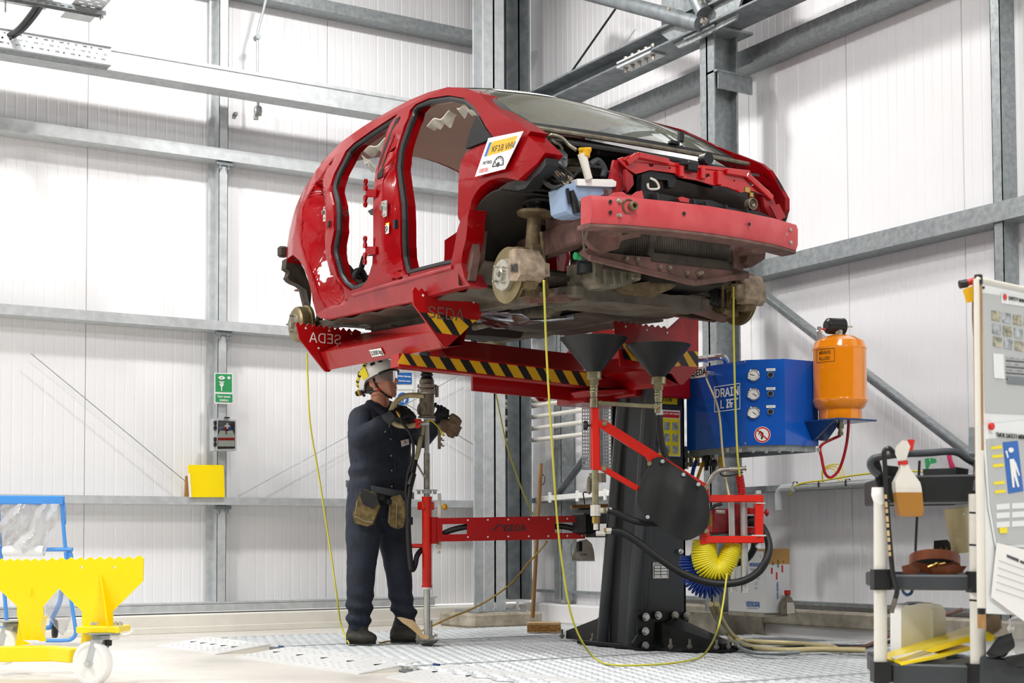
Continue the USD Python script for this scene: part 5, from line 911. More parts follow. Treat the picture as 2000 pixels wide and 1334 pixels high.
# ================================================================ drain stand under the car
d0 = 9.26
def ds(x, y, dd=0.0): return fp(x, y, d0+dd)
so = hz(834, 1260, .05)
S = T('drain_stand', 'upright drain pipe stand with red sleeve and pedal in front of the worker', 'drain stand', so)
up = lambda y: V(so[0], so[1], ds(838, y)[2])                       # a point on the stand's axis at a pixel height
ax_pt = lambda y, dx=0.0, df=0.0: up(y)+RH*dx+FH*df
zz_ = lambda y: up(y)[2]
S.part('pipe', rod(ax_pt(1252), ax_pt(885), .0195, 20), 'steel', smooth=50)
S.part('pipe', rod(ax_pt(885), ax_pt(818), .016, 20), 'bright_steel', smooth=50)
S.part('foot_dish', lathe([(1e-4, 0), (.03, .004), (.055, .02), (.073, .038), (.074, .044), (.07, .044), (1e-4, .036)], ax_pt(1262), ZZ, 30), 'steel')
S.part('foot_sleeve', [rod(ax_pt(1253), ax_pt(1060), .0205, 20)], 'bright_steel', smooth=50)
S.part('foot_stop', [rod(ax_pt(1255, -.055), ax_pt(1232, -.055), .013, 12), bar(ax_pt(1244, -.05), ax_pt(1244, .045), .025, .02, ZZ), rod(ax_pt(1246, .028), ax_pt(1212, .028), .006, 8), bolt(ax_pt(1241, .045), RH, .012, .016)], 'steel')
S.part('foot_pedal', [plate([(775, 1206), (782, 1206), (806, 1212), (812, 1218), (818, 1226), (826, 1240), (836, 1242), (838, 1246), (832, 1249), (822, 1246), (810, 1234), (795, 1222), (788, 1218)], up(1230)-FH*.03, -FH, .035)], 'pale_wood', 'worn bare foot pedal')
S.part('sleeve', [rod(ax_pt(1146), ax_pt(972), .0305, 24), *[cyl(ax_pt(y), ZZ, .033, .012, 24) for y in (1147, 974)]], 'red_bright', smooth=50)
S.part('sleeve_ring', lathe([(.02, 0), (.032, 0), (.032, .012), (.02, .012)], ax_pt(1147)-ZZ*.012, ZZ, 24, True), 'white_plastic')
S.part('sleeve_ring', lathe([(.02, 0), (.03, 0), (.03, .008), (.02, .008)], ax_pt(973)+ZZ*.002, ZZ, 24, True), 'white_plastic')
S.part('clamp_block', [box(ax_pt(988, 0, 0), (.085, .05, .05), .006), box(ax_pt(988, -.04), (.02, .05, .05), .004)], 'red_bright')
S.part('collar', [cyl(ax_pt(958), ZZ, .069, .004, 28), cyl(ax_pt(964), ZZ, .03, .018, 16), box(ax_pt(962, -.05), (.016, .016, .02)), box(ax_pt(962, .05), (.016, .016, .02))], 'galv_light', 'thin steel collar plate')
S.part('handle', [rod(ax_pt(1066, -.115), ax_pt(1066, .0), .0135, 16), *[lathe([(.0135, 0), (.0155, .003), (.0135, .006)], ax_pt(1066, -.11+.012*i), RH, 14) for i in range(5)]], 'red_bright', 'red grip handle')
S.part('lock_lever', [bar(ax_pt(1064, .08), ax_pt(964, .078), .012, .022, RH, .003), box(ax_pt(1067, .075), (.03, .025, .03), .005), box(ax_pt(1078, .073), (.02, .02, .02), .003)], 'off_white', 'long cream release lever')
S.part('lever_knob', [lathe([(1e-4, -.02), (.02, -.012), (.022, .0), (.014, .012), (1e-4, .016)], ax_pt(990, .115), RH, 14), rod(ax_pt(990, .08), ax_pt(990, .11), .006)], 'yellow_plastic', 'yellow knob')
# head
S.part('head_body', lathe([(1e-4, 0), (.055, 0), (.055, .008), (.046, .012), (.046, .235), (.043, .24), (1e-4, .24)], ax_pt(816), ZZ, 32), 'alu_dusty', 'grey metal pump head', smooth=40)
S.part('head_ring', [lathe([(.045, 0), (.058, 0), (.06, .004), (.06, .026), (.058, .03), (.045, .03)], ax_pt(770), ZZ, 32, True), lathe([(.045, 0), (.056, 0), (.06, .004), (.06, .02), (.045, .02)], ax_pt(758), ZZ, 32, True)], 'steel')
S.part('ring_clip', [box(ax_pt(765, .063), (.012, .03, .07), .002), *[box(ax_pt(757, .062, -.02+.02*i), (.008, .01, .03), .002) for i in range(3)]], 'steel')
S.part('bellows_clamp', lathe([(.036, 0), (.039, .002), (.039, .02), (.036, .022), (.037, .03), (.036, .04)], ax_pt(754), ZZ, 28), 'zinc')
S.part('bellows', lathe([(.03, -.01)]+[(.041 if i % 2 else .031, .012*i) for i in range(11)]+[(.03, .135), (1e-4, .136)], ax_pt(743), ZZ, 28), 'black_rubber', 'black rubber bellows', smooth=50)
S.part('funnel_mouth', lathe([(.03, 0), (.05, .05), (.052, .05), (.052, .055), (.03, .01)], ax_pt(706), ZZ, 28), 'black_rubber')
S.part('sight_port', [lathe([(1e-4, 0), (.036, 0), (.036, .035), (.042, .038), (.042, .046), (.036, .048), (.03, .044), (1e-4, .04)], ax_pt(800), -RH*.75-FH*.65, 26)], 'alu_dusty')
S.part('head_union', [rod(ax_pt(774, -.045, -.02), ax_pt(774, -.06, -.02), .014, 12), cyl(ax_pt(774, -.03, -.03), -RH, .017, .03, 6)], 'brass')
hp = [ds(x, y, -.04) for x, y in ((828, 773), (808, 772), (790, 774), (775, 784), (765, 800), (763, 814), (767, 824), (779, 831), (800, 832), (816, 829))]
S.part('loop_hose', hose(hp, .0165, 14), 'tan_hose', 'tan ribbed hose bent in a loop', smooth=50)
S.part('hose_tail', tube([ds(805, 831, -.04), ds(818, 829, -.04)], .0135, 12), 'steel')
S.part('tap_valve', [box(ds(817, 823, -.05), (.035, .035, .03), .006), box(ds(816, 832, -.05), (.03, .03, .03), .006), box(ds(812, 820, -.06), (.012, .02, .012))], 'red_bright', 'red shut-off valve')
S.part('valve_body', [rod(ds(817, 828, -.03), ds(838, 826, -.02), .014), bar(ds(828, 819), ds(850, 820), .05, .014, ZZ)], 'galv_light')
S.part('down_hose', [tube([ds(826, 832, -.02), ds(826, 842, -.02), ds(824, 850, -.02)], .013, 12), tube([ds(823, 852, -.02), ds(819, 870, -.02), ds(816, 886, -.02)], [.015, .017, .015], 12), tube([ds(816, 886, -.02), ds(811, 900, -.02)], .015, 12)], 'zinc')
S.part('hose_bundle', [hose([ds(811, 898, -.02), ds(806, 925, -.03), ds(800, 960, -.05), ds(797, 1000, -.06), ds(798, 1050, -.06), ds(801, 1090, -.06), ds(804, 1112, -.06), ds(810, 1106, -.04), ds(815, 1085, -.02), ds(826, 1072, .02), ds(840, 1066, .05)], .017, 12)], 'black_rubber', 'thick black hose hanging down to the arm', smooth=50)
S.part('hose_bundle', [hose([ds(782, 812, -.08), ds(786, 826, -.08), ds(800, 845, -.08), ds(807, 870, -.08), ds(806, 895, -.07), ds(797, 925, -.06), ds(793, 960, -.06), ds(795, 1000, -.06), ds(797, 1045, -.06), ds(799, 1080, -.06), ds(802, 1108, -.06)], .0095, 10)], 'black_rubber', smooth=50)
S.part('hose_end', [tube([ds(774, 803, -.08), ds(778, 808, -.08), ds(782, 815, -.08)], [.008, .012, .008], 10)], 'brass')
S.part('hose_wrap', [tube([ds(806, 925, -.035), ds(800, 948, -.05)], .024, 12), tube([ds(799, 1010, -.06), ds(799, 1025, -.06)], .024, 12)], 'black_plastic', each=True)
S.part('rack_plate', [prism(Polygon([(0, 0), (.02, 0), (.02, .02), (.034, .03), (.02, .04), (.02, .055), (.034, .065), (.02, .075), (.02, .15), (0, .15)]), ds(855, 877, .02), RH, ZZ, .006), *[rod(ds(862, y, .02), ds(868, y, .02), .004) for y in (860, 871)]], 'alu_dusty')
S.part('wires', [hose([ds(832, 823, -.03), ds(842, 822, -.03), ds(852, 830, -.02), ds(862, 842, -.02), ds(868, 850, -.01), ds(864, 850, 0), ds(860, 842, 0)], .004, 6)], 'yellow_hose')
S.part('tie_arm', [bar(ds(812, 902, -.02), ds(827, 928, -.01), .012, .01, ZZ), cyl(ds(830, 930, -.02), -FH, .012, .02, 10)], 'steel')
# red arm to the mast
a_, b_ = ax_pt(1012, .06), V(5.23, 7.52, 0)
def arm(x, y): # a pixel on the upright plane through the stand's axis and the mast
    n = unit(np.cross(b_-V(so[0], so[1], 0), ZZ)); return hit(x, y, (so[0], so[1], 0)-n*.03*np.sign(n @ (CAM-so)) * -1, n)
n_ = unit(np.cross(b_-V(so[0], so[1], 0), ZZ)); n_ = n_ if n_ @ (CAM-so) > 0 else -n_; pa = V(so[0], so[1], 0)+n_*.03
S.part('arm_plate', plate([(852, 1012), (1142, 1007), (1143, 1052), (852, 1058)], pa, n_, .006, [[(864, 1024), (912, 1023), (912, 1043), (864, 1044)], [(1084, 1021), (1132, 1020), (1132, 1041), (1084, 1041)]]), 'red_paint', 'red arm plate with two cut-outs')
S.part('arm_beam', [plate([(852, 1014), (1142, 1009), (1142, 1019), (852, 1023)], pa-n_*.03, n_, .03), plate([(852, 1045), (1142, 1042), (1142, 1051), (852, 1056)], pa-n_*.03, n_, .03), plate([(843, 1010), (854, 1010), (854, 1062), (843, 1062)], pa, n_, .05)], 'red_paint')
ea = unit(hit(1100, 1030, pa, n_)-hit(950, 1030, pa, n_)); ea = unit(ea-ZZ*ea[2]); na = np.cross(ea, ZZ)
cx_ = hit(1006, 1031, pa, n_)+n_*.001
S.part('arm_lettering', [ctext('SEDA', .038, cx_, ea, ZZ, .001, True), prism(shapely.union_all([LineString([(-.155, -.015), (-.14, .0), (-.13, .018), (-.105, .018), (-.09, .0), (-.088, -.015)]).buffer(.0035), sbox(-.082, -.022, -.079, .022)]), cx_+ea*.02, ea, ZZ, .001)], 'black_print', 'dark lettering on the red arm')
for x in (914, 953, 993, 1033, 1071, 1108, 1137):
    for y in (1016-(x-914)*.015, 1049-(x-914)*.012): S.part('rivet', bolt(hit(x, y, pa, n_), n_, .006, .004), 'off_white')
S.part('arm_hose', [hose([hit(x, y, pa-n_*.04, n_) for x, y in ((862, 1044), (880, 1036), (900, 1031), (925, 1028), (1000, 1030), (1085, 1028), (1110, 1030), (1132, 1037))], .018, 12)], 'black_rubber', smooth=50)
S.part('arm_pivot', [box(V(5.16, 7.55, .80), (.12, .14, .13), .01), box(V(5.13, 7.58, .66), (.03, .03, .06), .004), box(V(5.20, 7.5, .73), (.1, .1, .03), .006)], 'black_plastic', 'black pivot block at the mast')
# ================================================================ drain funnel arm in front of the mast
dF = 7.95
def fn(x, y, dd=0.0): return fp(x, y, dF+dd)
A = T('funnel_arm', 'red swinging arm with two black drain funnels in front of the mast', 'drain arm', fn(1160, 1030))
def funnel(x, ytop, ybot, w, dd):
    o = fn(x, ybot, dd); k = dF+dd; h = fn(x, ytop, dd)[2]-o[2]; R = w/2*k/FPX*1.02
    return lathe([(.022, 0), (.026, .0), (R*.995, h), (R, h+.004), (R-.003, h+.004), (R-.006, h), (.020, .006)], o, ZZ, 44)
A.part('funnel', funnel(1160, 662, 733, 130, 0), 'black_plastic', 'left black drain funnel', smooth=50)
A.part('funnel', funnel(1286, 676, 741, 126, .06), 'black_plastic', 'right black drain funnel', smooth=50)
for x, y0, dd in ((1160, 726, 0), (1286, 736, .06)):
    S_ = lambda y: fn(x, y, dd)
    A.part('funnel_nut', cyl(S_(y0+15), ZZ, .041, S_(y0)[2]-S_(y0+15)[2], 24, .003), 'zinc')
    A.part('pipe_fitting', [cyl(S_(y0+26), ZZ, .026, .03, 8), cyl(S_(y0+46), ZZ, .021, .055, 18), lathe([(.022, 0), (.024, .004), (.022, .008)], S_(y0+40), ZZ, 18), lathe([(.022, 0), (.024, .004), (.022, .008)], S_(y0+34), ZZ, 18), cyl(S_(y0+50), ZZ, .019, .012, 18), cyl(S_(y0+70), ZZ, .0215, .05, 18)], 'zinc', smooth=40)
A.part('tie_bar', [bar(fn(1168, 787), fn(1278, 794, .04), .012, .024, ZZ, .002), cyl(fn(1172, 787, -.02), -FH, .012, .01, 12), cyl(fn(1280, 794, .02), -FH, .014, .012, 12), cyl(fn(1280, 794, .04), RH, .01, .02)], 'zinc')
A.part('column_tube', rod(fn(1161, 797), fn(1161, 916), .0235, 4), 'red_bright'); A.part('column_tube', [bar(fn(1162, 797), fn(1164, 918), .045, .045, RH, .006)], 'red_bright', 'upright red square tube')
A.part('star_knob', [lathe([(1e-4, -.012), (.022, -.012), (.026, -.004), (.026, .006), (.012, .012), (1e-4, .012)], fn(1144, 831), RH, 10), rod(fn(1144, 831), fn(1156, 831), .006), ], 'black_plastic')
def abar(a, b, w, h, m='red_bright', b_=.004): return bar(fn(*a), fn(*b), w, h, ZZ, b_)
A.part('upper_link', [plate([(1171, 824), (1180, 820), (1190, 826), (1292, 890), (1384, 948), (1384, 956), (1288, 898), (1275, 895), (1268, 906), (1263, 894), (1176, 838), (1170, 834)], fn(1280, 880, -.03), -FH, .05)], 'red_bright', 'upper red link of the arm')
A.part('lower_link', each=True, m='red_bright', mesh=[bar(fn(1176, 914), fn(1246, 955), .045, .03, ZZ, .004), plate([(1164, 909), (1172, 913), (1180, 909), (1186, 914), (1178, 920), (1170, 918), (1164, 918)], fn(1170, 914, -.02), -FH, .04), plate([(1168, 822), (1180, 820), (1188, 826), (1180, 834), (1168, 834)], fn(1170, 830, -.02), -FH, .045)])
for p in ((1181, 827), (1180, 915), (1380, 952), (1379, 1037), (1269, 906)): A.part('pivot_pin', bolt(fn(*p, -.045), -FH, .014, .012), 'zinc')
cov = [(1283, 893), (1294, 893), (1310, 905), (1336, 922), (1362, 940), (1376, 952), (1384, 970), (1386, 1000), (1382, 1028), (1372, 1042), (1350, 1054), (1338, 1056), (1322, 1052), (1290, 1030), (1266, 1012), (1250, 995), (1244, 975), (1246, 958), (1256, 935), (1268, 910), (1276, 897)]
cv = fine(plate(cov, fn(1310, 970, -.05), -FH, .03, rnd=.01), .03); v = np.array(cv.vertices); c0_ = fn(1312, 975); uu = (v-c0_) @ RH; ww = (v-c0_) @ ZZ
v = v-FH*(.035*np.exp(-(uu**2+ww**2)/.02)+.008*np.sin(28*uu+18*ww)*np.exp(-((uu-.05)**2+(ww+.08)**2)/.02)+.006*np.sin(40*uu-10*ww))[:, None]
A.part('rubber_cover', trimesh.Trimesh(v, cv.faces, process=False), 'black_rubber', 'black rubber apron over the arm joint', smooth=60)
for p in ((1294, 901), (1335, 927), (1364, 946), (1265, 1010)): A.part('cover_rivet', cyl(fn(*p, -.075), -FH, .011, .006, 18, .002), 'galv_light')
# frame carrying the pipes
def fm(x, y, dd=0.0): return fn(x, y, dd)
A.part('frame_bar', bar(fm(1380, 974), fm(1490, 974), .05, .038, ZZ, .004), 'red_bright', 'upper red frame bar'); A.part('frame_bar', bar(fm(1376, 1054), fm(1491, 1054), .05, .038, ZZ, .004), 'red_bright', 'lower red frame bar')
A.part('frame_bar', bar(fm(1482, 1046), fm(1482, 983), .044, .044, RH, .004), 'red_bright'); A.part('frame_plate', plate([(1368, 1046), (1384, 1024), (1386, 1046), (1380, 1063), (1368, 1063)], fm(1376, 1045, -.02), -FH, .04), 'red_bright')
A.part('frame_plate', plate([(1376, 946), (1385, 952), (1386, 984), (1380, 984)], fm(1376, 965, -.02), -FH, .04), 'red_bright')
A.part('end_cap', [box(fm(1482, 983), (.05, .05, .006)), box(fm(1482, 1046), (.055, .055, .008))], 'off_white')
for x, y0, y1, r in ((1428, 966, 1156, .0175), (1452, 966, 1158, .0195)): A.part('guide_pipe', rod(fm(x, y0, .03), fm(x+(3 if x == 1452 else 4), y1, .03), r, 20), 'bright_steel', 'vertical steel pipe through the red frame', smooth=50)
A.part('pipe_stub', each=True, m='galv_light', mesh=[rod(fm(1481, 965), fm(1481, 958), .016, 14), rod(fm(1482, 1063), fm(1482, 1070), .018, 14)])
A.part('drill_lance', [hose([fm(1380, 950), fm(1386, 938), fm(1394, 926), fm(1404, 919), (fm(1416, 917))], .013, 12), rod(fm(1414, 917), fm(1452, 915), .011, 14), cyl(fm(1424, 916.5), RH, .015, .04, 14), cyl(fm(1450, 915), RH, .009, .016, 12), cyl(fm(1455, 914.8), RH, .014, .006, 16)], 'steel', 'bent steel lance', smooth=45)
A.part('lance_grip', [rod(fm(1444, 928), fm(1450, 966), .021, 16), *[lathe([(.021, 0), (.0235, .004), (.021, .008)], fm(1444.5+.75*i, 931+4.6*i), -ZZ, 16) for i in range(7)]], 'red_paint', 'red grip handle on the lance')
A.part('lance_wire', hose([fm(1406, 924), fm(1412, 929), fm(1424, 929), fm(1440, 926), fm(1451, 922)], .005, 6), 'black_rubber')
A.part('fitting', [cyl(fm(1163, 1002), ZZ, .024, .04, 16), rod(fm(1162, 918), fm(1163, 988), .0175, 16)], 'zinc', 'grey pipe below the red tube'); A.part('fitting', [cyl(fm(1163, 1008), ZZ, .028, .06, 8), cyl(fm(1170, 997), RH, .016, .03, 12), cyl(fm(1164, 1035), ZZ, .014, .05, 12), cyl(fm(1164, 1042), RH, .015, .05, 12), cyl(fm(1184, 1037), RH, .018, .04, 6)], 'off_white'); A.part('fitting', [cyl(fm(1164, 1022), ZZ, .021, .035, 6), cyl(fm(1178, 997), RH, .018, .014, 6), cyl(fm(1180, 1037), RH, .017, .025, 6), lathe([(.019, 0), (.02, .0), (.02, .012), (.019, .012)], fm(1287, 807, .06), ZZ, 16)], 'brass')
A.part('hose_end', [cyl(fm(1184, 997), RH, .017, .03, 16), cyl(fm(1288, 811, .06), ZZ, .02, .03, 16)], 'galv_light')
A.part('tap', [cyl(fm(1158, 935, .1), ZZ, .02, .03, 8), lathe([(1e-4, 0), (.012, .01), (.014, .05), (.01, .09), (1e-4, .1)], fm(1151, 966, .1), ZZ, 12), rod(fm(1151, 938, .1), fm(1180, 935, .1), .012), cyl(fm(1176, 942, .1), ZZ, .022, .05, 8)], 'alu_dusty')
A.part('funnel_hose', hose([fm(1288, 812, .06), fm(1289, 840, .06), fm(1293, 870, .06), fm(1302, 898, .05), fm(1312, 915, .03)], .018, 14), 'black_rubber', 'black hose under the right funnel', smooth=50)
single('drain_hose', 'upper black hose from the brass fitting to behind the rubber apron', 'hose', hose([fm(1186, 997), fm(1200, 1000), fm(1225, 1012), fm(1250, 1020), fm(1275, 1022, .05), fm(1295, 1022, .05)], .018, 14), 'black_rubber', 50)
single('drain_hose', 'long thick black hose sagging from the elbow fitting round the red frame', 'hose', hose([fm(1194, 1037), fm(1215, 1040), fm(1245, 1058), fm(1290, 1092), fm(1330, 1118), fm(1370, 1134), fm(1410, 1140), fm(1450, 1135), fm(1480, 1118), fm(1496, 1095), fm(1502, 1070, .02), fm(1497, 1045, .06), fm(1488, 1028, .10)], .0205, 16), 'black_rubber', 50)
single('drain_hose', 'black hose curling behind the hanging steel pipes', 'hose', hose([fm(1424, 1102, .25), fm(1446, 1098, .22), fm(1462, 1088, .18), fm(1472, 1072, .14), fm(1474, 1056, .12)], .019, 14), 'black_rubber', 50)
P = T('pump_unit', 'dark red pump housing between the frame bars', 'pump', fm(1410, 1045, .25))
P.part('pump_body', [box(fm(1396, 1018, .22), (.12, .12, .135), .008)], 'car_red_dusty'); P.part('pump_body', [rod(fm(1440, 984, .2), fm(1440, 1046, .2), .035, 20)], 'car_red_dusty')
P.part('pump_block', [box(fm(1464, 998, .16), (.055, .06, .035), .004), box(fm(1464, 1036, .16), (.055, .06, .035), .004)], 'red_paint'); P.part('pump_union', [lathe([(1e-4, 0), (.03, 0), (.03, .05), (1e-4, .05)], fm(1458, 1018, .2), RH, 16)], 'black_rubber')
P.part('hand_wheel', [lathe([(.016, 0), (.021, .004), (.021, .012), (.016, .016)], fm(1495, 1001, .1), RH, 8), rod(fm(1488, 1001, .1), fm(1497, 1001, .1), .005)], 'red_paint', 'small red hand wheel')
P.part('mount', bar(fm(1385, 1044, .28), fm(1490, 1044, .28), .2, .01, ZZ), 'galv_dark'); P.part('pipe_stub', [rod(fm(1398, 1000, .1), fm(1416, 1000, .1), .012, 14)], 'bright_steel'); P.part('coupling', [cyl(fm(1388, y, .1), ZZ, .014, .02, 8) for y in (1012, 1020, 1028)], 'brass'); P.part('cable', hose([fm(1388, 996, .15), fm(1396, 988, .15), fm(1410, 984, .15)], .01), 'grey_plastic')
# coiled air hoses
def coil(path, turns, R, wire):
    c = spline(path, 24); s = np.r_[0, np.cumsum(np.linalg.norm(np.diff(c, axis=0), axis=1))]; N = turns*16; t = np.linspace(0, s[-1], N); c = np.stack([np.interp(t, s, c[:, i]) for i in range(3)], 1)
    tg = np.gradient(c, axis=0); tg /= np.linalg.norm(tg, axis=1, keepdims=True); a = FH; out = []
    Rr = np.broadcast_to(np.interp(np.linspace(0, 1, N), np.linspace(0, 1, len(np.atleast_1d(R))), np.atleast_1d(R)), (N,))
    for i in range(N):
        a = unit(FH-tg[i]*(FH @ tg[i])); b = np.cross(tg[i], a); ph = 2*np.pi*turns*i/N; out.append(c[i]+Rr[i]*(a*math.cos(ph)+b*math.sin(ph)))
    return tube(out, wire, 8)
single('coiled_hose', 'yellow coiled air hose hanging in a loop under the red frame', 'hose', coil([fm(1377, 1056, .05), fm(1375, 1082, .05), fm(1382, 1106, .05), fm(1400, 1117, .05), fm(1416, 1106, .05), fm(1425, 1084, .05), fm(1436, 1060, .05)], 36, [.058, .064, .064, .058, .052, .048, .04], .0075), 'yellow_hose', 60)
single('coiled_hose', 'blue coiled air hose hanging behind the yellow one', 'hose', coil([fm(1350, 1085, .2), fm(1350, 1112, .2), fm(1362, 1136, .2), fm(1382, 1146, .2), fm(1400, 1137, .2), fm(1411, 1115, .2), fm(1418, 1098, .2)], 28, [.055, .062, .062, .06, .06, .055, .05], .0075), 'blue_hose', 60)
# perforated tray behind the funnel pipe
t = T('cable_tray', 'upright perforated steel tray behind the red square tube', 'cable tray', fp(1160, 915, 10.2))
for x0, x1 in ((1137, 1160), (1178, 1198)):
    p0, p1 = fp(x0, 918, 10.2), fp(x1, 772, 10.2); w = (p1-p0) @ RH; h = p1[2]-p0[2]
    hl_ = [sbox(.008+.017*i, .02+.024*j, .008+.017*i+.010, .02+.024*j+.013) for i in range(int((w-.01)/.017)) for j in range(int((h-.03)/.024))]
    t.part('tray_side', prism(sbox(0, 0, w, h).difference(shapely.union_all(hl_)), p0, RH, ZZ, .004), 'galv_light', smooth=False)
t.part('tray_back', bar(fp(1170, 918, 10.3), fp(1170, 772, 10.3), .14, .006, FH), 'galv')
# shelf board, scoop, boxes behind the pivot
single('work_board', 'brown wooden board behind the fittings beside the mast', 'board', bar(fp(1115, 990, 9.6), fp(1190, 988, 9.6), .25, .02, ZZ, .003), 'wood')
single('wire_hook', 'bent wire hook standing on the brown board', 'hook', hose([fp(1142, 985, 9.6), fp(1140, 970, 9.6), (fp(1139, 964, 9.6)), fp(1143, 961, 9.6), fp(1146, 963, 9.6)], .004, 6), 'black_paint')
t = T('tool_box', 'dark grey box under the brown board', 'box', fp(1165, 1010, 9.7)); t.part('box_body', box(fp(1160, 1008, 9.7), (.16, .2, .10), .008), 'grey_plastic'); t.part('box_clip', box(fp(1143, 1008, 9.6), (.05, .02, .03), .004), 'black_plastic')
t = T('metal_scoop', 'grey fan-shaped metal scoop hanging on the right wall beside the mast', 'scoop', fp(1140, 1095, 10.0))
t.part('scoop_plate', plate([(1117, 1096), (1119, 1085), (1124, 1068), (1131, 1056), (1146, 1053), (1156, 1062), (1160, 1076), (1162, 1096)], fp(1140, 1075, 10.0), -FH, .02, rnd=.006), 'steel')
t.part('scoop_rim', bar(fp(1117, 1095, 9.98), fp(1162, 1095, 9.98), .03, .008, ZZ), 'off_white'); t.part('scoop_guard', hose([fp(1118, 1094, 10.05), fp(1115, 1075, 10.05), fp(1118, 1060, 10.05), fp(1126, 1052, 10.05), fp(1132, 1050, 10.05)], .004, 6), 'steel')
t.part('scoop_mark', prism(LineString([(-.02, .004), (-.008, -.004), (0, .004), (.008, -.004), (.02, -.004), (.02, .006), (.01, .0)]).buffer(.0015), fp(1139, 1083, 9.975), RH, ZZ, .001), 'black_print')
# cords
def cord(label, pts, r=.005, m='yellow_cord'): return single('cord', label, 'cord', hose(pts, r, 8, 10), m, 60)
cord('thin yellow cord hanging from the rear of the car to the boots', [at(599, 690, 9.0), at(601, 740, 9.05), at(606, 830, 9.1), at(622, 925, 9.2), at(640, 1040, 9.3), at(656, 1150, 9.3), at(666, 1220, 9.35), hz(682, 1258, .056)], .0055)
cord('long yellow cord hanging from the brake caliper and looping over the grating', [cc_ if False else at(1062, 548, 7.0), at(1064, 600, 7.1), at(1068, 700, 7.3), at(1077, 850, 7.5), at(1088, 1010, 7.7), at(1098, 1100, 7.8), at(1113, 1190, 7.85), at(1135, 1250, 7.9), hz(1165, 1288, .056), hz(1200, 1299, .056), hz(1280, 1298, .056), hz(1340, 1291, .056), hz(1375, 1278, .06), at(1400, 1235, 7.75), at(1412, 1180, 7.8), at(1420, 1120, 7.85)], .0055)
cord('yellow cord hanging from the far brake hose over the blue box', [at(1433, 560, 7.75), at(1433, 650, 7.75), at(1436, 780, 7.8), at(1440, 880, 7.85), at(1445, 930, 7.9)], .0055)
cord('pair of pale cords hanging from the hook on the blue box', [onA(1393, 733)+nA*.05, onA(1397, 745)+nA*.06, at(1403, 800, 8.2), at(1411, 880, 8.1), at(1417, 930, 8.0), at(1424, 968, 7.95)], .006, 'clear_hose')
cord('pale yellow cord hanging beside the wall column down to the floor', [at(963, 742, 9.9), at(975, 800, 9.95), at(990, 870, 10.0), at(1015, 945, 10.1), at(1030, 980, 10.1), at(1042, 1008, 10.1)], .005)
cord('ochre cord lying across the floor behind the stand foot', [hz(742, 1256, .056), hz(770, 1250, .056), hz(795, 1243, .056), hz(810, 1238, .06), at(845, 1222, 9.4), at(880, 1206, 9.5), at(920, 1190, 9.6), at(960, 1168, 9.6), at(1000, 1138, 9.6), at(1030, 1102, 9.6), at(1052, 1078, 9.55), at(1068, 1058, 9.3)], .006, 'ochre_cord')
cord('green and yellow cable hooked over the end of the trunking', [hx(1016, 968, 6.85), hx(1019, 945, 6.8), hx(1023, 936, 6.8), hx(1026, 950, 6.82), hx(1027, 972, 6.85)], .008, 'yellow_hose')
for i, (pts, m, lab) in enumerate([([(1388, 1180), (1398, 1205), (1420, 1238), (1450, 1258), (1490, 1267), (1540, 1270), (1600, 1268), (1690, 1270)], 'clear_hose', 'thick cream hose running over the floor to the right'), ([(1400, 1180), (1412, 1215), (1440, 1248), (1480, 1254), (1550, 1257), (1620, 1263), (1632, 1266)], 'clear_hose', 'second cream hose running behind the first on the floor'), ([(1560, 1274), (1520, 1276), (1470, 1274), (1446, 1266), (1442, 1258), (1452, 1252)], 'galv', 'grey hose end lying on the grating')]):
    q = [at(x, y, 8.5+.5*min(1, j/2)) if y < 1236 else hz(x, y, .075) for j, (x, y) in enumerate(pts)]
    single('floor_hose', lab, 'hose', hose(q, .016 if i < 2 else .011, 12), m, 50)
single('floor_cable', 'black cable lying on the floor at the right wall', 'cable', hose([hz(1420, 1263, .07), hz(1480, 1268, .065), hz(1600, 1262, .06), hz(1690, 1262, .06), hz(1760, 1248, .08), hx(1820, 1225, 6.5)], .012), 'black_rubber', 50)
single('floor_cable', 'dark red cable rising from the floor at the right wall', 'cable', hose([hz(1640, 1268, .07), hz(1690, 1262, .08), hx(1740, 1240, 6.4), hx(1800, 1215, 6.6), hx(1880, 1190, 6.8)], .011), 'primer_brown', 50)
# ================================================================ the worker
import manifold3d as m3
dP = 9.45
def pp3(x, y, dd=0.0): return fp(x, y, dP+dd)
def sph(c, r, n=20): return m3.Manifold.sphere(float(r), n).translate([float(v) for v in c])
def chain(*pts): return [m3.Manifold.batch_hull([sph(*pts[i]), sph(*pts[i+1])]) for i in range(len(pts)-1)]
def hullof(*pts): return m3.Manifold.batch_hull([sph(*p) for p in pts])
def melt(ms, edge, it=10, lamb=.5):
    m = m3.Manifold.batch_boolean(ms, m3.OpType.Add).refine_to_length(edge).to_mesh()
    t = trimesh.Trimesh(np.array(m.vert_properties[:, :3], float), np.array(m.tri_verts, int), process=False); t.merge_vertices()
    trimesh.smoothing.filter_taubin(t, lamb=lamb, nu=lamb+.03, iterations=it); return t
J = lambda x, y, dd, r: (pp3(x, y, dd), r)
W = T('person', 'person in navy overalls, white helmet and gloves working at the drain pipe', 'person', pp3(740, 1257))
torso = [hullof(J(745, 797, .01, .07), J(706, 815, -.12, .07), J(771, 809, .14, .068), J(716, 848, -.09, .12), J(768, 850, .08, .115)),
         hullof(J(716, 848, -.09, .12), J(768, 850, .08, .115), J(721, 908, -.06, .122), J(769, 913, .05, .115)),
         hullof(J(721, 908, -.06, .122), J(769, 913, .05, .115), J(717, 952, -.06, .125), J(768, 956, .06, .113)),
         hullof(J(717, 952, -.06, .125), J(768, 956, .06, .113), J(714, 1000, -.08, .128), J(767, 1003, .08, .12))]
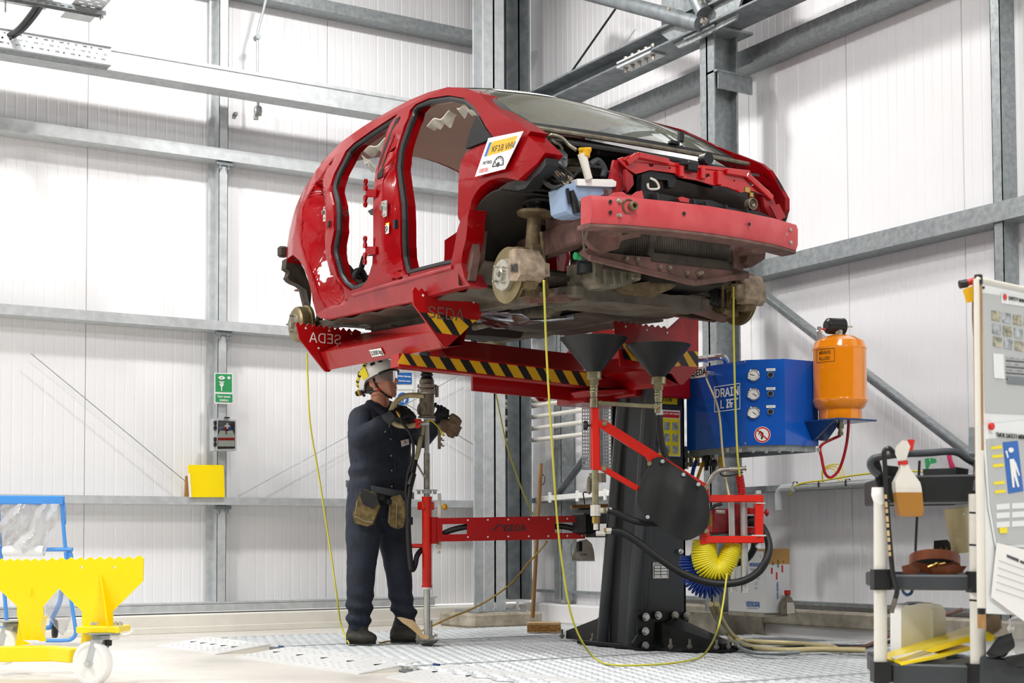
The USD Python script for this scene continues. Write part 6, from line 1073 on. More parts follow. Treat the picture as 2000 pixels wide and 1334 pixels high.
legs = chain(J(712, 1003, -.09, .122), J(709, 1062, -.09, .106), J(705, 1125, -.10, .090), J(702, 1178, -.09, .083), J(700, 1222, -.08, .068))+chain(J(767, 1003, .08, .12), J(770, 1062, .08, .098), J(779, 1125, .06, .082), J(784, 1172, .05, .077), J(792, 1208, .05, .070))
arms = chain(J(704, 817, -.14, .076), J(701, 857, -.27, .068), J(744, 829, -.26, .054))+chain(J(772, 811, .14, .074), J(824, 856, .10, .063), J(854, 828, -.02, .048))
ov = melt(torso+legs+arms, .022, 14)
v = np.array(ov.vertices); nrm = ov.vertex_normals
q = v-pp3(740, 1000); a_, h_ = q @ RH, q[:, 2]
fold = .010*(meshkit.fbm(np.stack([a_*5, (q @ FH)*5, h_*13], 1), 3, 1)-.5)+.012*(meshkit.fbm(np.stack([a_*9+h_*5, (q @ FH)*9, h_*9], 1), 3, 4)-.5)
cuffz = np.exp(-((v[:, 2]-(pp3(700, 1195)[2]))/.10)**2); fold = fold+cuffz*.012*np.sin(v[:, 2]*75+a_*9)
wz = np.exp(-((v[:, 2]-pp3(700, 925)[2])/.06)**2); fold = fold+wz*.011*np.sin(v[:, 2]*60-a_*14)
ov = trimesh.Trimesh(v+nrm*fold[:, None], ov.faces, process=False)
W.part('overalls', ov, 'navy_cloth', 'navy overalls', smooth=True)
def onmesh(m, x, y):
    d = ray(x, y); t = np.asarray(m.vertices)[np.asarray(m.faces)]; e1, e2 = t[:, 1]-t[:, 0], t[:, 2]-t[:, 0]; p = np.cross(d, e2); det = (e1*p).sum(1); det = np.where(abs(det) < 1e-12, 1e-12, det)
    s = CAM-t[:, 0]; u = (s*p).sum(1)/det; qq = np.cross(s, e1); w = (qq @ d)/det; k = (e2*qq).sum(1)/det; ok = (u >= 0) & (w >= 0) & (u+w <= 1) & (k > 0)
    i = np.where(ok)[0]; j = i[np.argmin(k[i])]; n = unit(np.cross(e1[j], e2[j])); return CAM+d*k[j], (n if n @ d < 0 else -n)
for x, y in ((760, 832), (752, 843), (763, 858), (764, 890), (765, 919), (765, 950)):
    o, n = onmesh(ov, x, y); W.part('button', cyl(o-n*.003, n, .0062, .006, 10, .001), 'bright_steel')
def patch(name, px, m, lift=.003, label=None, under=None, e=.012):
    from_ = [onmesh(ov, *p) for p in px]; c = sum(a for a, _ in from_)/len(px); n = unit(sum(b for _, b in from_)); x, y, _ = frame(n)
    return W.part(name, prism([((a-c) @ x, (a-c) @ y) for a, _ in from_], c+n*lift, x, y, .004), m, label, under=under), c, n
pt, c, n = patch('chest_badge', [(781, 861), (797, 857), (798, 868), (783, 873)], 'white_print', .004, 'white badge with red lettering'); xx = unit(RH-n*(RH @ n)); W.part('badge_text', [prism(sbox(-.014, .001, .012, .007), c+n*.009, xx, np.cross(n, xx), .001), prism(sbox(-.010, -.007, .012, -.004), c+n*.009, xx, np.cross(n, xx), .001)], 'red_print', under=pt)
W.part('placket', tube([onmesh(ov, x, y)[0] for x, y in ((756, 812), (762, 835), (768, 865), (771, 895), (772, 925), (772, 955))], .006, 8), 'navy_cloth', smooth=60)
# head
hp_ = math.radians(13); ty = math.radians(24); hf0 = RH*math.cos(ty)-FH*math.sin(ty); hf = hf0*math.cos(hp_)+ZZ*math.sin(hp_); hu = ZZ*math.cos(hp_)-hf0*math.sin(hp_); hl_v = np.cross(hu, hf)
ho = pp3(743, 747, -.02)
def HD(x, y, z): return ho+hf*x+hl_v*y+hu*z
def ell(c, r, rot=True, n=40):
    M = np.stack([hf*r[0], hl_v*r[1], hu*r[2]], 1); o = HD(*c); return m3.Manifold.sphere(1.0, n).transform(np.hstack([M, o[:, None]]))
S_ = lambda x, y, z, r: (HD(x, y, z), r)
hd = [ell((-.012, 0, .022), (.098, .076, .10)), hullof(S_(.066, 0, .05, .035), S_(.06, .04, .0, .028), S_(.06, -.04, .0, .028), S_(.0, .045, .0, .03), S_(0, -.045, 0, .03)),
      hullof(S_(.074, 0, -.098, .020), S_(.066, .016, -.096, .018), S_(.066, -.016, -.096, .018), S_(.062, .038, -.02, .028), S_(.062, -.038, -.02, .028), S_(.0, .052, -.07, .02), S_(.0, -.052, -.07, .02), S_(-.02, .045, .0, .03), S_(-.02, -.045, .0, .03)),
      hullof(S_(.096, 0, .018, .008), S_(.119, 0, -.024, .009), S_(.104, .012, -.03, .008), S_(.104, -.012, -.03, .008), S_(.085, .014, -.012, .008), S_(.085, -.014, -.012, .008)),
      hullof(S_(.090, .025, .028, .010), S_(.090, -.025, .028, .010)), hullof(S_(.092, .016, -.055, .007), S_(.092, -.016, -.055, .007), S_(.097, 0, -.054, .007)), hullof(S_(.091, .015, -.067, .007), S_(.091, -.015, -.067, .007), S_(.096, 0, -.067, .007)),
      hullof(S_(-.015, .0, -.06, .056), S_(-.045, 0, -.17, .062), S_(-.04, 0, -.13, .058))]
for s in (-1, 1):
    hd += [hullof(S_(-.012, s*.074, .015, .012), S_(-.028, s*.082, .008, .009), S_(-.026, s*.080, -.02, .010), S_(-.006, s*.076, -.035, .008))]
W.part('head', melt(hd, .0065, 6), 'skin', 'face turned up towards the pipe', smooth=True)
for s in (-1, 1):
    W.part('eye', trimesh.creation.icosphere(2, .011).apply_translation(HD(.083, s*.03, .010)), 'white_plastic', smooth=True); W.part('iris', trimesh.creation.icosphere(2, .0055).apply_translation(HD(.0895, s*.03, .011)), 'black_plastic', smooth=True)
    W.part('eyebrow', hose([HD(.098, s*.014, .030), HD(.098, s*.028, .034), HD(.088, s*.044, .028)], .004, 6), 'hair')
W.part('mouth', hose([HD(.0985, -.018, -.061), HD(.1035, 0, -.0605), HD(.0985, .018, -.061)], .0022, 6), 'primer_brown')
W.part('hair', melt([ell((-.038, 0, .0), (.074, .078, .078)), hullof(S_(-.03, .068, .0, .014), S_(-.03, -.068, .0, .014), S_(-.09, 0, -.03, .02))], .012, 6), 'hair', 'short dark hair below the helmet', smooth=True)
# helmet: tilted back
tp_ = math.radians(12); gf = hf*math.cos(tp_)+hu*math.sin(tp_); gu = hu*math.cos(tp_)-hf*math.sin(tp_); go = HD(-.012, 0, .045)
def GD(x, y, z): return go+gf*x+hl_v*y+gu*z
rows = []
for t in np.linspace(0, 1, 16):
    row = []
    for a in np.linspace(0, 2*np.pi, 45):
        ca, sa = math.cos(a), math.sin(a); el = math.radians(88)*(1-t)+math.radians(-14+(-16 if ca < -.3 else 0)*min(1, max(0, (-ca-.3)/.4)))*t
        rx, ry, rz = (.136 if ca > 0 else .142), .112, .112; c_ = math.cos(el); rdg = 1+.02*(abs(sa) < .35)*(t < .8)
        row.append(GD(rx*c_*ca, ry*c_*sa, rz*math.sin(el)*rdg))
    rows.append(row)
hm = shell(rows, gu*-.006); W.part('helmet', hm, 'white_plastic', 'white helmet', smooth=50)
W.part('helmet_rim', tube(np.array(rows[-1]), .005, 8, False), 'grey_plastic')
for a in (-1.2, -.75, 2.4, -2.3): W.part('helmet_vent', hull([GD(.139*math.cos(a+d)*c2, .115*math.sin(a+d)*c2, z) for d in (-.13, .13) for c2, z in ((.92, .045), (.83, .066))]+[GD(.12*math.cos(a)*.8, .1*math.sin(a)*.8, .05)]), 'black_plastic')
band = [GD(.141*math.cos(a)*math.cos(e_), .116*math.sin(a)*math.cos(e_), .114*math.sin(e_)) for a, e_ in [(-2.9, -.1), (-2.5, .05), (-2.1, .25), (-1.8, .5), (-1.7, .8), (-1.75, 1.1), (-2.6, 1.35)]]
W.part('lamp_strap', hose(band, .011, 8), 'yellow_print', 'yellow and black lamp strap round the helmet'); W.part('lamp_strap', [tube(spline(band, 8)[i:i+3]+gu*.0, .0118, 8) for i in range(3, 46, 6)], 'black_print')
W.part('lamp_pad', hull([GD(.142*math.cos(a), .120*math.sin(a), z) for a in (-1.95, -1.6) for z in (-.012, .05)]+[GD(.135*math.cos(a), .11*math.sin(a), z) for a in (-1.95, -1.6) for z in (-.012, .05)]), 'yellow_print', 'bright yellow pad on the side of the helmet')
W.part('top_strap', [hose([GD(-.02, -.03, .115), GD(.0, .0, .119), GD(.03, .02, .113)], .010, 6), hose([GD(-.04, .02, .113), GD(-.01, -.01, .120), GD(.02, -.04, .112)], .009, 6)], 'camo')
W.part('rear_lamp', [lathe([(1e-4, 0), (.017, .004), (.019, .016), (.012, .026), (1e-4, .028)], GD(-.148, -.03, -.045), -gf-hl_v*.3, 16)], 'black_plastic'); W.part('rear_lamp_ring', lathe([(.019, 0), (.022, .004), (.022, .012), (.019, .016)], GD(-.140, -.03, -.046), -gf-hl_v*.3, 16), 'yellow_plastic')
W.part('rear_cradle', hose([GD(-.12, -.06, -.05), GD(-.125, -.03, -.075), GD(-.11, -.06, -.085)], .010, 8), 'grey_plastic')
# goggles and visor
vis = [[HD(-.0+.128*math.cos(a), .098*math.sin(a), z)+hf*(.012*(1-k)) for a in np.linspace(-1.35, 1.35, 21)] for k, z in enumerate(np.linspace(.052, -.035, 6)/1.0)]
vis = [[HD(.128*math.cos(a)-.004*k, .100*math.sin(a), .052-.0175*k*(1-.25*abs(math.sin(a)))) for a in np.linspace(-1.3, 1.3, 21)] for k in range(6)]
W.part('visor', shell(vis, -hf*.0015), 'visor_glass', 'clear visor in front of the eyes', smooth=60)
W.part('goggle_frame', [hose([HD(.1*math.cos(a)+.008, .085*math.sin(a), .034-.004*abs(a)) for a in np.linspace(-1.4, 1.4, 13)], .004, 6)], 'grey_plastic')
W.part('brim', hose([GD(.128*math.cos(a)+.012, .108*math.sin(a), -.026) for a in np.linspace(-1.2, 1.2, 13)], .008, 8), 'black_plastic', 'dark visor hinge under the rim')
for s in (-1,): W.part('chin_strap', [hose([HD(-.002, s*.083, .02), HD(.008, s*.080, -.03), HD(.02, s*.072, -.062), HD(.05, s*.045, -.108), HD(.062, s*.01, -.122)], .006, 8), hose([HD(-.07, s*.075, -.05), HD(-.04, s*.080, -.06), HD(.018, s*.074, -.062)], .0055, 8)], 'black_plastic', 'black chin strap')
W.part('strap_buckle', box(HD(.018, -.076, -.062), (.022, .012, .018), .003), 'red_print', 'red buckle of the chin strap')
W.part('collar', melt([hullof((pp3(722, 792, -.08), .028), (pp3(726, 800, -.10), .03)), hullof((pp3(726, 796, -.10), .028), (pp3(752, 812, -.12), .022)), hullof((pp3(722, 790, -.06), .03), (pp3(745, 792, .07), .03)), hullof((pp3(745, 792, .07), .028), (pp3(768, 803, .0), .02))], .012, 8), 'navy_cloth', smooth=True)
W.part('inner_shirt', hullof((pp3(767, 787, -.03), .014), (pp3(771, 795, -.03), .016), (pp3(764, 800, -.05), .014)).to_mesh() and melt([hullof((pp3(767, 789, -.03), .012), (pp3(771, 796, -.03), .014), (pp3(764, 801, -.05), .012))], .01, 3), 'white_plastic', smooth=True)
# gloves
def hand(o, d, nrm, curl, spread=.16, thumb=1, size=1.0):
    """palm from the wrist o along d; nrm points out of the back of the hand; each finger is a chain of three bones bent by curl"""
    d, nrm = unit(d), unit(np.asarray(nrm)-unit(d)*(np.asarray(nrm) @ unit(d))); sd = np.cross(nrm, d)*thumb; o = np.asarray(o, float); k = size
    P = lambda a, b, c: o+(d*a+sd*b+nrm*c)*k
    ms = [hullof((P(0, .022, 0), .018*k), (P(0, -.022, 0), .018*k), (P(.085, .034, 0), .015*k), (P(.085, -.034, -.003), .014*k), (P(.05, .036, 0), .015*k))]
    for i, (b, L) in enumerate(((.033, .074), (.011, .084), (-.011, .078), (-.032, .062))):
        p = P(.088, b, 0); ang = 0; dir0 = d+sd*(b*spread*6); r = (.0115, .0115, .011, .010)[i]*k; pts = [(P(.06, b*.9, 0), r*1.05), (p, r)]
        for f, sg in ((.45, .85), (.31, 1.0), (.24, .7)):
            ang += curl[i]*sg; dd = unit(dir0)*math.cos(ang)-nrm*math.sin(ang); p = p+dd*L*f*k; r *= .94; pts.append((p, r))
        ms += chain(*pts)
    t0 = P(.03, .036, -.006); t1 = P(.062, .060, -.020); t2 = P(.088, .062, -.042); t3 = P(.108, .052, -.055)
    ms += chain((P(.015, .02, 0), .016*k), (t0, .015*k), (t1, .0125*k), (t2, .0115*k), (t3, .010*k)); return melt(ms, .006, 5)
wr = pp3(748, 826, -.26); tgt = pp3(806, 800, -.20)
W.part('glove', hand(pp3(766, 812, -.25), pp3(800, 800, -.20)-pp3(766, 812, -.25), ZZ*.5-FH*.85, (.45, .5, .55, .6), .1, -1, 1.05), 'glove', 'black work glove on the hand gripping the pump head', smooth=True)
W.part('glove_cuff', tube([pp3(743, 829, -.26), pp3(752, 822, -.26), pp3(768, 811, -.25)], [.046, .042, .032], 16), 'glove_cuff', 'grey knitted glove cuff'); W.part('cuff_band', tube([pp3(737, 832, -.26), pp3(743, 828, -.26), pp3(749, 823, -.26)], [.048, .050, .044], 18), 'camo', 'yellowish cuff edge')
W.part('glove', hand(pp3(854, 828, -.04), pp3(866, 806, -.10)-pp3(854, 828, -.04), RH*.4-FH*.9, (1.0, 1.05, 1.1, 1.1), .08, 1, 1.0), 'glove', 'black work glove on the hand holding the rag', smooth=True)
# boots
def boot(x0, x1, yb, dd, top):
    z = .052; a, b = pp3(x0, yb, dd), pp3(x1, yb, dd); a[2] = b[2] = z; f = unit(b-a); L = np.linalg.norm(b-a); s = np.cross(ZZ, f)
    Q = lambda u, w, h: a+f*u*L+s*w+ZZ*h
    m = melt([hullof((Q(.14, .018, .035), .032), (Q(.14, -.018, .035), .032), (Q(.55, .026, .034), .034), (Q(.55, -.026, .034), .034), (Q(.86, .018, .034), .034), (Q(.86, -.018, .034), .034), (Q(.5, 0, .07), .035)), hullof((Q(.2, .012, .05), .045), (Q(.5, 0, .07), .04), (top, .058), (top+ZZ*.02, .058))], .012, 6)
    W.part('boot', lumps(m, .003, 40, 2), 'boot', smooth=True)
    W.part('boot_sole', prism(Polygon([(L*.02, -.035), (L*.3, -.04), (L*.6, -.046), (L*.9, -.036), (L*1.0, 0), (L*.9, .036), (L*.6, .046), (L*.3, .04), (L*.02, .035)]).buffer(.004), a, f, s, .022), 'black_rubber')
    W.part('boot_lace', [hose([Q(u, -.03, .085-.05*(u-.45)), Q(u+.03, 0, .108-.07*(u-.45)), Q(u, .03, .085-.05*(u-.45))], .004, 6) for u in (.45, .56, .67)], 'black_rubber')
boot(678, 733, 1255, -.10, pp3(702, 1222, -.08)); boot(764, 818, 1249, .04, pp3(790, 1212, .05))
# belt and pouches
c_ = pp3(742, 955, .0); rb = []
for a in np.linspace(0, 2*np.pi, 41):
    ra = .224*math.cos(a); fa = .185*math.sin(a); o = c_+RH*ra*.97+FH*fa-ZZ*(.20*ra*.9-.04*fa+.005); rb.append([o-ZZ*.021, o+ZZ*.021])
W.part('belt', shell(np.array(rb), ZZ*0+V(0, 0, .0)+unit(RH)*.0005), 'grey_plastic', 'grey webbing tool belt', smooth=60)
W.part('belt_buckle', [box(pp3(744, 972, -.20), (.05, .02, .04), .005), box(pp3(760, 980, -.20), (.03, .02, .035), .005)], 'black_plastic')
def pouch(px, dd, t): m = plate(px, pp3(px[0][0], px[0][1], dd), -FH, t, rnd=.008); return lumps(fine(m, .025), .006, 22, len(px))
W.part('tool_pouch', pouch([(703, 962), (712, 955), (736, 965), (741, 990), (728, 1024), (716, 1028), (692, 1022), (689, 1004), (696, 978)], -.27, .10), 'camo', 'worn tan tool pouch on the near hip', smooth=50)
W.part('pouch_flap', pouch([(706, 955), (736, 966), (740, 984), (728, 994), (708, 984), (703, 968)], -.28, .03), 'black_rubber'); W.part('pouch_trim', [tube([pp3(692, 1008, -.285), pp3(712, 1018, -.285), pp3(727, 1020, -.285)], .004, 6), tube([pp3(698, 978, -.285), pp3(694, 1004, -.285)], .003, 6)], 'cast_dusty')
W.part('tool_pouch', pouch([(760, 986), (764, 970), (782, 966), (790, 984), (791, 1012), (786, 1030), (776, 1033), (762, 1028), (757, 1020)], -.17, .09), 'camo', 'worn tan tool pouch in front', smooth=50)
W.part('pouch_trim', [tube([pp3(775, 984, -.185), pp3(774, 1030, -.185)], .004, 6), tube([pp3(762, 990, -.185), pp3(760, 1022, -.185)], .003, 6)], 'cast_dusty')
# rag in the far hand
rg = melt([hullof((pp3(868, 826, -.08), .03), (pp3(886, 830, -.08), .035), (pp3(880, 845, -.08), .028)), hullof((pp3(884, 815, -.09), .022), (pp3(896, 822, -.09), .02), (pp3(888, 835, -.08), .03)), hullof((pp3(886, 838, -.08), .025), (pp3(900, 836, -.08), .008), (pp3(890, 848, -.08), .012)), hullof((pp3(860, 832, -.08), .022), (pp3(876, 842, -.08), .02), (pp3(884, 852, -.08), .01))], .008, 4)
single('rag', 'crumpled brown rag held in the far glove beside the pump head', 'rag', lumps(rg, .010, 30, 3), 'rag', 50)
# ================================================================ things on the left wall
def wsign(px, Y, t=.003): return plate(px, (0, Y, 0), (0, -1, 0), t)
def rect_(x0, y0, x1, y1): return [(x0, y0), (x1, y0), (x1, y1), (x0, y1)]
ys_ = 11.09; k_ = 1/ (FPX/np.linalg.norm((hy(437, 758, ys_)-CAM) @ FW))
t = T('eye_wash_sign', 'green eye wash station sign on the left wall post', 'sign', hy(437, 790, ys_))
t.part('sign_plate', wsign([(419, 728), (455, 729), (455, 789), (419, 788)], ys_), 'white_print')
t.part('sign_field', wsign([(421, 730), (453, 731), (453, 766), (421, 765)], ys_-.003), 'green_print'); t.part('sign_field', wsign([(421, 769), (454, 770), (454, 786), (421, 785)], ys_-.003), 'green_print')
o = hy(433, 738, ys_-.006); eye = LineString([(-.03, 0), (-.015, .013), (.0, .017), (.015, .013), (.03, 0), (.015, -.012), (0, -.016), (-.015, -.012), (-.03, 0)])
t.part('sign_picture', prism(Polygon(eye.coords).difference(Point(0, 0).buffer(.009)).union(Point(0, 0).buffer(.005)), o, (1, 0, 0), ZZ, .001), 'white_print')
t.part('sign_picture', prism(shapely.union_all([LineString([(a*.02, -.035), (a*.012, -.055)]).buffer(.0016) for a in np.linspace(-1, 1, 7)]+[sbox(-.017, -.07, .017, -.058), sbox(-.008, -.078, .008, -.07), sbox(-.0045, -.11, .0045, -.078)]), o+V(0, 0, .008), (1, 0, 0), ZZ, .001), 'white_print')
o2 = hy(447, 738, ys_-.006); t.part('sign_picture', prism(sbox(-.014, -.005, .014, .005).union(sbox(-.005, -.014, .005, .014)), o2, (1, 0, 0), ZZ, .001), 'white_print')
for s_, yy in (('Eye wash', 774.5), ('station', 781.5)): t.part('sign_text', ctext(s_, .017, hy(437.5, yy, ys_-.005), (1, 0, 0), ZZ, .001, True), 'white_print')
t = T('eye_wash_box', 'eye wash box with clear door and two bottles on the left wall post', 'box', hy(440, 880, 11.03))
t.part('box_body', [wsign([(418, 817), (423, 816), (462, 820), (462, 880), (418, 880)], 11.03, .10)], 'grey_print', smooth=20); t.part('door_frame', plate([(423, 817), (462, 820), (461, 879), (422, 880)], (0, 11.02, 0), (0, -1, 0), .012, [[(426, 821), (459, 823), (459, 876), (425, 877)]]), 'galv_light')
t.part('back_board', wsign([(426, 821), (459, 823), (459, 876), (425, 877)], 11.026), 'dark_grey')
for x, m in ((433, 'blue_print'), (438, 'red_print'), (449, 'blue_print')): t.part('bottle_cap', wsign(rect_(x-3, 833, x+3, 841), 11.022), m)
for x in (434, 450): t.part('bottle', wsign([(x-4, 840), (x+4, 840), (x+8, 850), (x+8, 872), (x-8, 872), (x-8, 850)], 11.0235), 'white_plastic'); t.part('bottle_label', wsign(rect_(x-8, 855, x+8, 860), 11.0205, .002), 'red_print')
o = hy(444, 832, 11.018); t.part('cross', prism(sbox(-.022, -.007, .022, .007).union(sbox(-.007, -.022, .007, .022)), o, (1, 0, 0), ZZ, .001), 'white_print')
t.part('box_text', ctext('EYE WASH', .012, hy(444, 844, 11.017), (1, 0, 0), ZZ, .001, True), 'white_print'); t.part('door', wsign([(426, 821), (459, 823), (459, 876), (425, 877)], 11.0155, .002), 'clear_glass'); t.part('hinge', [box(hy(420, y, 11.02), (.02, .03, .03), .003) for y in (826, 836, 858, 868)], 'black_plastic'); t.part('latch', box(hy(443, 816, 11.0), (.04, .03, .012), .003), 'black_plastic')
t = T('yellow_panel', 'yellow sheet panel leaning on the rail of the left wall', 'panel', hy(404, 971, 11.05))
t.part('panel_sheet', wsign([(368, 909), (370, 908), (434, 908), (437, 910), (439, 971), (373, 971)], 11.08, .02), 'yellow_paint'); t.part('panel_edge', wsign([(368, 925), (371, 925), (374, 971), (371, 971)], 11.075, .02), 'white_plastic'); t.part('backing_board', wsign([(363, 930), (369, 928), (373, 971), (361, 971)], 11.12, .02), 'wood')
t = T('helmet_sign', 'blue and white mandatory sign behind the face of the worker', 'sign', hy(790, 760, 11.25))
t.part('sign_plate', wsign(rect_(772, 694, 808, 761), 11.262), 'white_print'); o = hy(788, 711, 11.256); t.part('sign_disc', cyl(o, (0, -1, 0), .048, .002, 28), 'blue_print'); t.part('sign_picture', prism(shapely.union_all([Point(0, .0).buffer(.022), sbox(-.02, -.03, .02, 0)]).difference(sbox(-.012, -.022, .012, -.002)), o+V(0, -.003, 0), (1, 0, 0), ZZ, .001), 'white_print')
t.part('sign_field', wsign(rect_(774, 728, 804.5, 750), 11.256), 'blue_print')
for s_, yy in (('Safety Helmets', 735), ('must be worn', 744)): t.part('sign_text', ctext(s_, .0135, hy(789.5, yy, 11.252), (1, 0, 0), ZZ, .001, True), 'white_print')
t = T('mask_sign', 'round blue mandatory sign below the helmet sign behind the tan hose loop', 'sign', hy(787, 800, 11.25))
t.part('sign_plate', wsign(rect_(771, 762, 806, 810), 11.262), 'white_print'); o = hy(787, 779, 11.256); t.part('sign_disc', cyl(o, (0, -1, 0), .055, .002, 28), 'blue_print'); t.part('sign_picture', prism(Point(0, 0).buffer(.03).difference(Point(0, 0).buffer(.026)).union(sbox(-.02, -.03, -.008, .01)).union(sbox(.006, -.03, .018, .01)), o+V(0, -.003, 0), (1, 0, 0), ZZ, .001), 'white_print')
t = T('prohibition_sign', 'narrow sign with yellow field and red rings behind the black hoses', 'sign', hy(796, 970, 11.25))
t.part('sign_plate', wsign(rect_(782, 850, 806, 985), 11.262), 'white_print'); t.part('sign_field', wsign(rect_(792, 872, 802, 882), 11.256), 'yellow_print'); t.part('sign_field', wsign(rect_(792, 864, 801, 870), 11.256), 'red_print')
for yy in (912, 945): t.part('sign_ring', lathe([(.045, 0), (.053, 0), (.053, .002), (.045, .002)], hy(788, yy, 11.258), (0, -1, 0), 28, True), 'red_print')
# ================================================================ broom, carton, bottle at the right wall
h1, h0 = fp(1057, 905, 10.6), fp(1040, 1207, 10.55)
t = T('broom', 'wooden broom with stiff brown bristles leaning at the corner', 'broom', h0)
t.part('handle', tube([h1, h1+(h0-h1)*.12, h1+(h0-h1)*.5, h0], [.013, .015, .014, .0155], 14), 'wood'); t.part('hang_loop', hose([h1+V(.0, 0, -.07), h1+RH*.025-ZZ*.1, h1+RH*.02-ZZ*.14, h1-ZZ*.16], .003, 6), 'black_paint')
bh0, bh1 = fp(1029, 1209, 10.55), fp(1095, 1216, 10.55); bh0[2] = bh1[2] = .11
t.part('broom_head', bar(bh0, bh1, .07, .03, ZZ, .008), 'pale_wood'); t.part('bristles', lumps(fine(hull([p+s*FH*.045+o_*ZZ for p in (bh0+(bh1-bh0)*.01, bh1) for s in (-1, 1) for o_ in (-.015, -.055)]), .02), .006, 60), 'bristle'); t.part('bristle_tufts', [tube([bh0+(bh1-bh0)*a_+FH*f_-ZZ*.012, bh0+(bh1-bh0)*(a_+.015)+FH*(f_*1.3)-ZZ*.062], [.004, .0025], 5) for a_ in np.linspace(.02, .98, 26) for f_ in (-.036, -.012)], 'bristle', kind='stuff')
e = hz(1497, 1198, .225); bw, bd, bhh = .20, .38, .40
t = T('carton', 'white printed carton with brown top flap standing on the wall ledge', 'carton', e)
x0_, y0_ = e[0], e[1]; t.part('carton_body', span((x0_, y0_, .225), (x0_+bw, y0_+bd, .225+bhh), .003), 'paper'); t.part('brown_flap', [span((x0_-.001, y0_-.002, .225+bhh-.085), (x0_+bw+.001, y0_+.02, .225+bhh+.015)), span((x0_+.0, y0_+.02, .225+bhh), (x0_+bw, y0_+bd*.25, .225+bhh+.014))], 'cardboard', 'brown inside of the carton flap'); t.part('foot_block', span((x0_+.0, y0_+.02, .2), (x0_+bw, y0_+bd, .226)), 'concrete')
fx = lambda x, y: hit(x, y, (x0_-.001, 0, 0), (1, 0, 0)); fy = lambda x, y: hit(x, y, (0, y0_-.001, 0), (0, 1, 0))
exl_ = V(0, -1, 0)
for s_, h_, x, y, m, b_ in (('VERDER', .026, 1470, 1179, 'blue_print', True), ('VERDER', .022, 1474, 1103, 'blue_print', True), ('vagm', .018, 1470, 1111, 'grey_print', False), ('S', .016, 1488, 1118, 'blue_print', True)): t.part('print', ctext(s_, h_, fx(x, y), exl_, ZZ, .001, b_), m)
t.part('print', [prism(sbox(-.06, 0, .04, .003).union(LineString([(.04, .0015), (.05, .012), (.066, -.004)]).buffer(.002)), fx(1470, 1184.5), exl_, ZZ, .001), prism(sbox(-.055, 0, .05, .002), fx(1470, 1188), exl_, ZZ, .001)], 'blue_print')
t.part('print', [prism(sbox(0, 0, .03, .002), fx(x, y), exl_, ZZ, .001) for x, y in ((1478, 1128), (1478, 1131), (1474, 1136), (1474, 1140), (1473, 1146), (1473, 1149))], 'grey_print'); t.part('print', prism(sbox(0, 0, .012, .004), fx(1484, 1086), exl_+ZZ*-.8, ZZ+exl_*.8, .001), 'red_print')
dn = V(0, 0, -1); rt = V(1, 0, 0)
def vtext(s_, h_, x, y, m): p = fy(x, y); return t.part('print', text(s_, h_, p, dn, V(1, 0, 0), .001, True), m)
for (x, y, s_) in ((1508, 1096, 'DA'), (1518, 1093, 'SEDA'), (1528, 1095, 'A')): vtext(s_, .014, x, y, 'black_print')
for (x, y, h_) in ((1507.5, 1109, 12), (1517, 1118, 14), (1528, 1104, 14)): p, q_ = fy(x-1.5, y), fy(x+1.5, y+h_); t.part('print', span((p[0], y0_-.002, q_[2]), (q_[0], y0_-.0005, p[2])), 'red_print')
vtext('rderair.com', .015, 1517, 1136, 'blue_print')
d_ = 9.55; t = T('oil_bottle', 'grey oil bottle with red cap standing on the ledge beside the carton', 'bottle', at(1538, 1199, d_))
t.part('bottle_body', hull([p+f_*FH for p in [at(*q_, d_) for q_ in ((1523, 1199), (1553, 1199), (1552, 1185), (1550, 1178), (1544, 1166), (1534, 1165), (1527, 1171), (1523, 1178))] for f_ in (-.025, .03)]), 'alu_dusty', smooth=40); t.part('bottle_label', plate([(1537, 1177), (1547, 1170), (1552, 1184), (1553, 1198), (1537, 1199)], at(1540, 1190, d_-.027), -FH, .002), 'off_white'); t.part('bottle_neck', cyl(at(1538, 1167, d_), ZZ, .016, .02, 16), 'alu_dusty'); t.part('bottle_cap', cyl(at(1538, 1162, d_), ZZ, .02, .03, 18, .002), 'red_print', 'red screw cap')
# ================================================================ yellow trestle and blue bag stand at left
dT = 7.3
def tt(x, y, dd=0.0): return fp(x, y, dT+dd)
t = T('trestle', 'yellow wheeled trestle with toothed plates at the lower left', 'trestle', tt(190, 1334))
fpl = [(99, 1094)]+teeth((101, 1089), (270, 1086), 9, 6)+[(274, 1085), (280, 1091), (279, 1135), (220, 1194), (220, 1222), (160, 1222), (160, 1194), (101, 1136)]
t.part('toothed_plate', plate(fpl, tt(190, 1150), -FH, .014, [circ(158.5, 1108, 2.6), circ(222.5, 1108, 2.6)]), 'yellow_paint', 'yellow toothed plate nearest the viewer')
bpl = [(-80, 1096)]+teeth((-78, 1091), (100, 1091), 11, 5)+[(108, 1096), (112, 1152), (84, 1184), (84, 1204), (33, 1204), (33, 1184), (-14, 1140), (-60, 1140)]
t.part('toothed_plate', plate(bpl, tt(40, 1150, .45), -FH, .014), 'yellow_paint', 'second yellow toothed plate at the left edge')
t.part('plate_rib', [hull([tt(194, 1120, -.005), tt(198, 1150, -.02), tt(204, 1190, -.07), tt(212, 1222, -.14), tt(206, 1222, 0), tt(197, 1120, 0), tt(210, 1222, -.13)])], 'yellow_paint'); t.part('plate_rib', plate([(58, 1150), (61, 1150), (61, 1162), (58, 1162)], tt(60, 1156, .44), -FH, .01), 'yellow_paint')
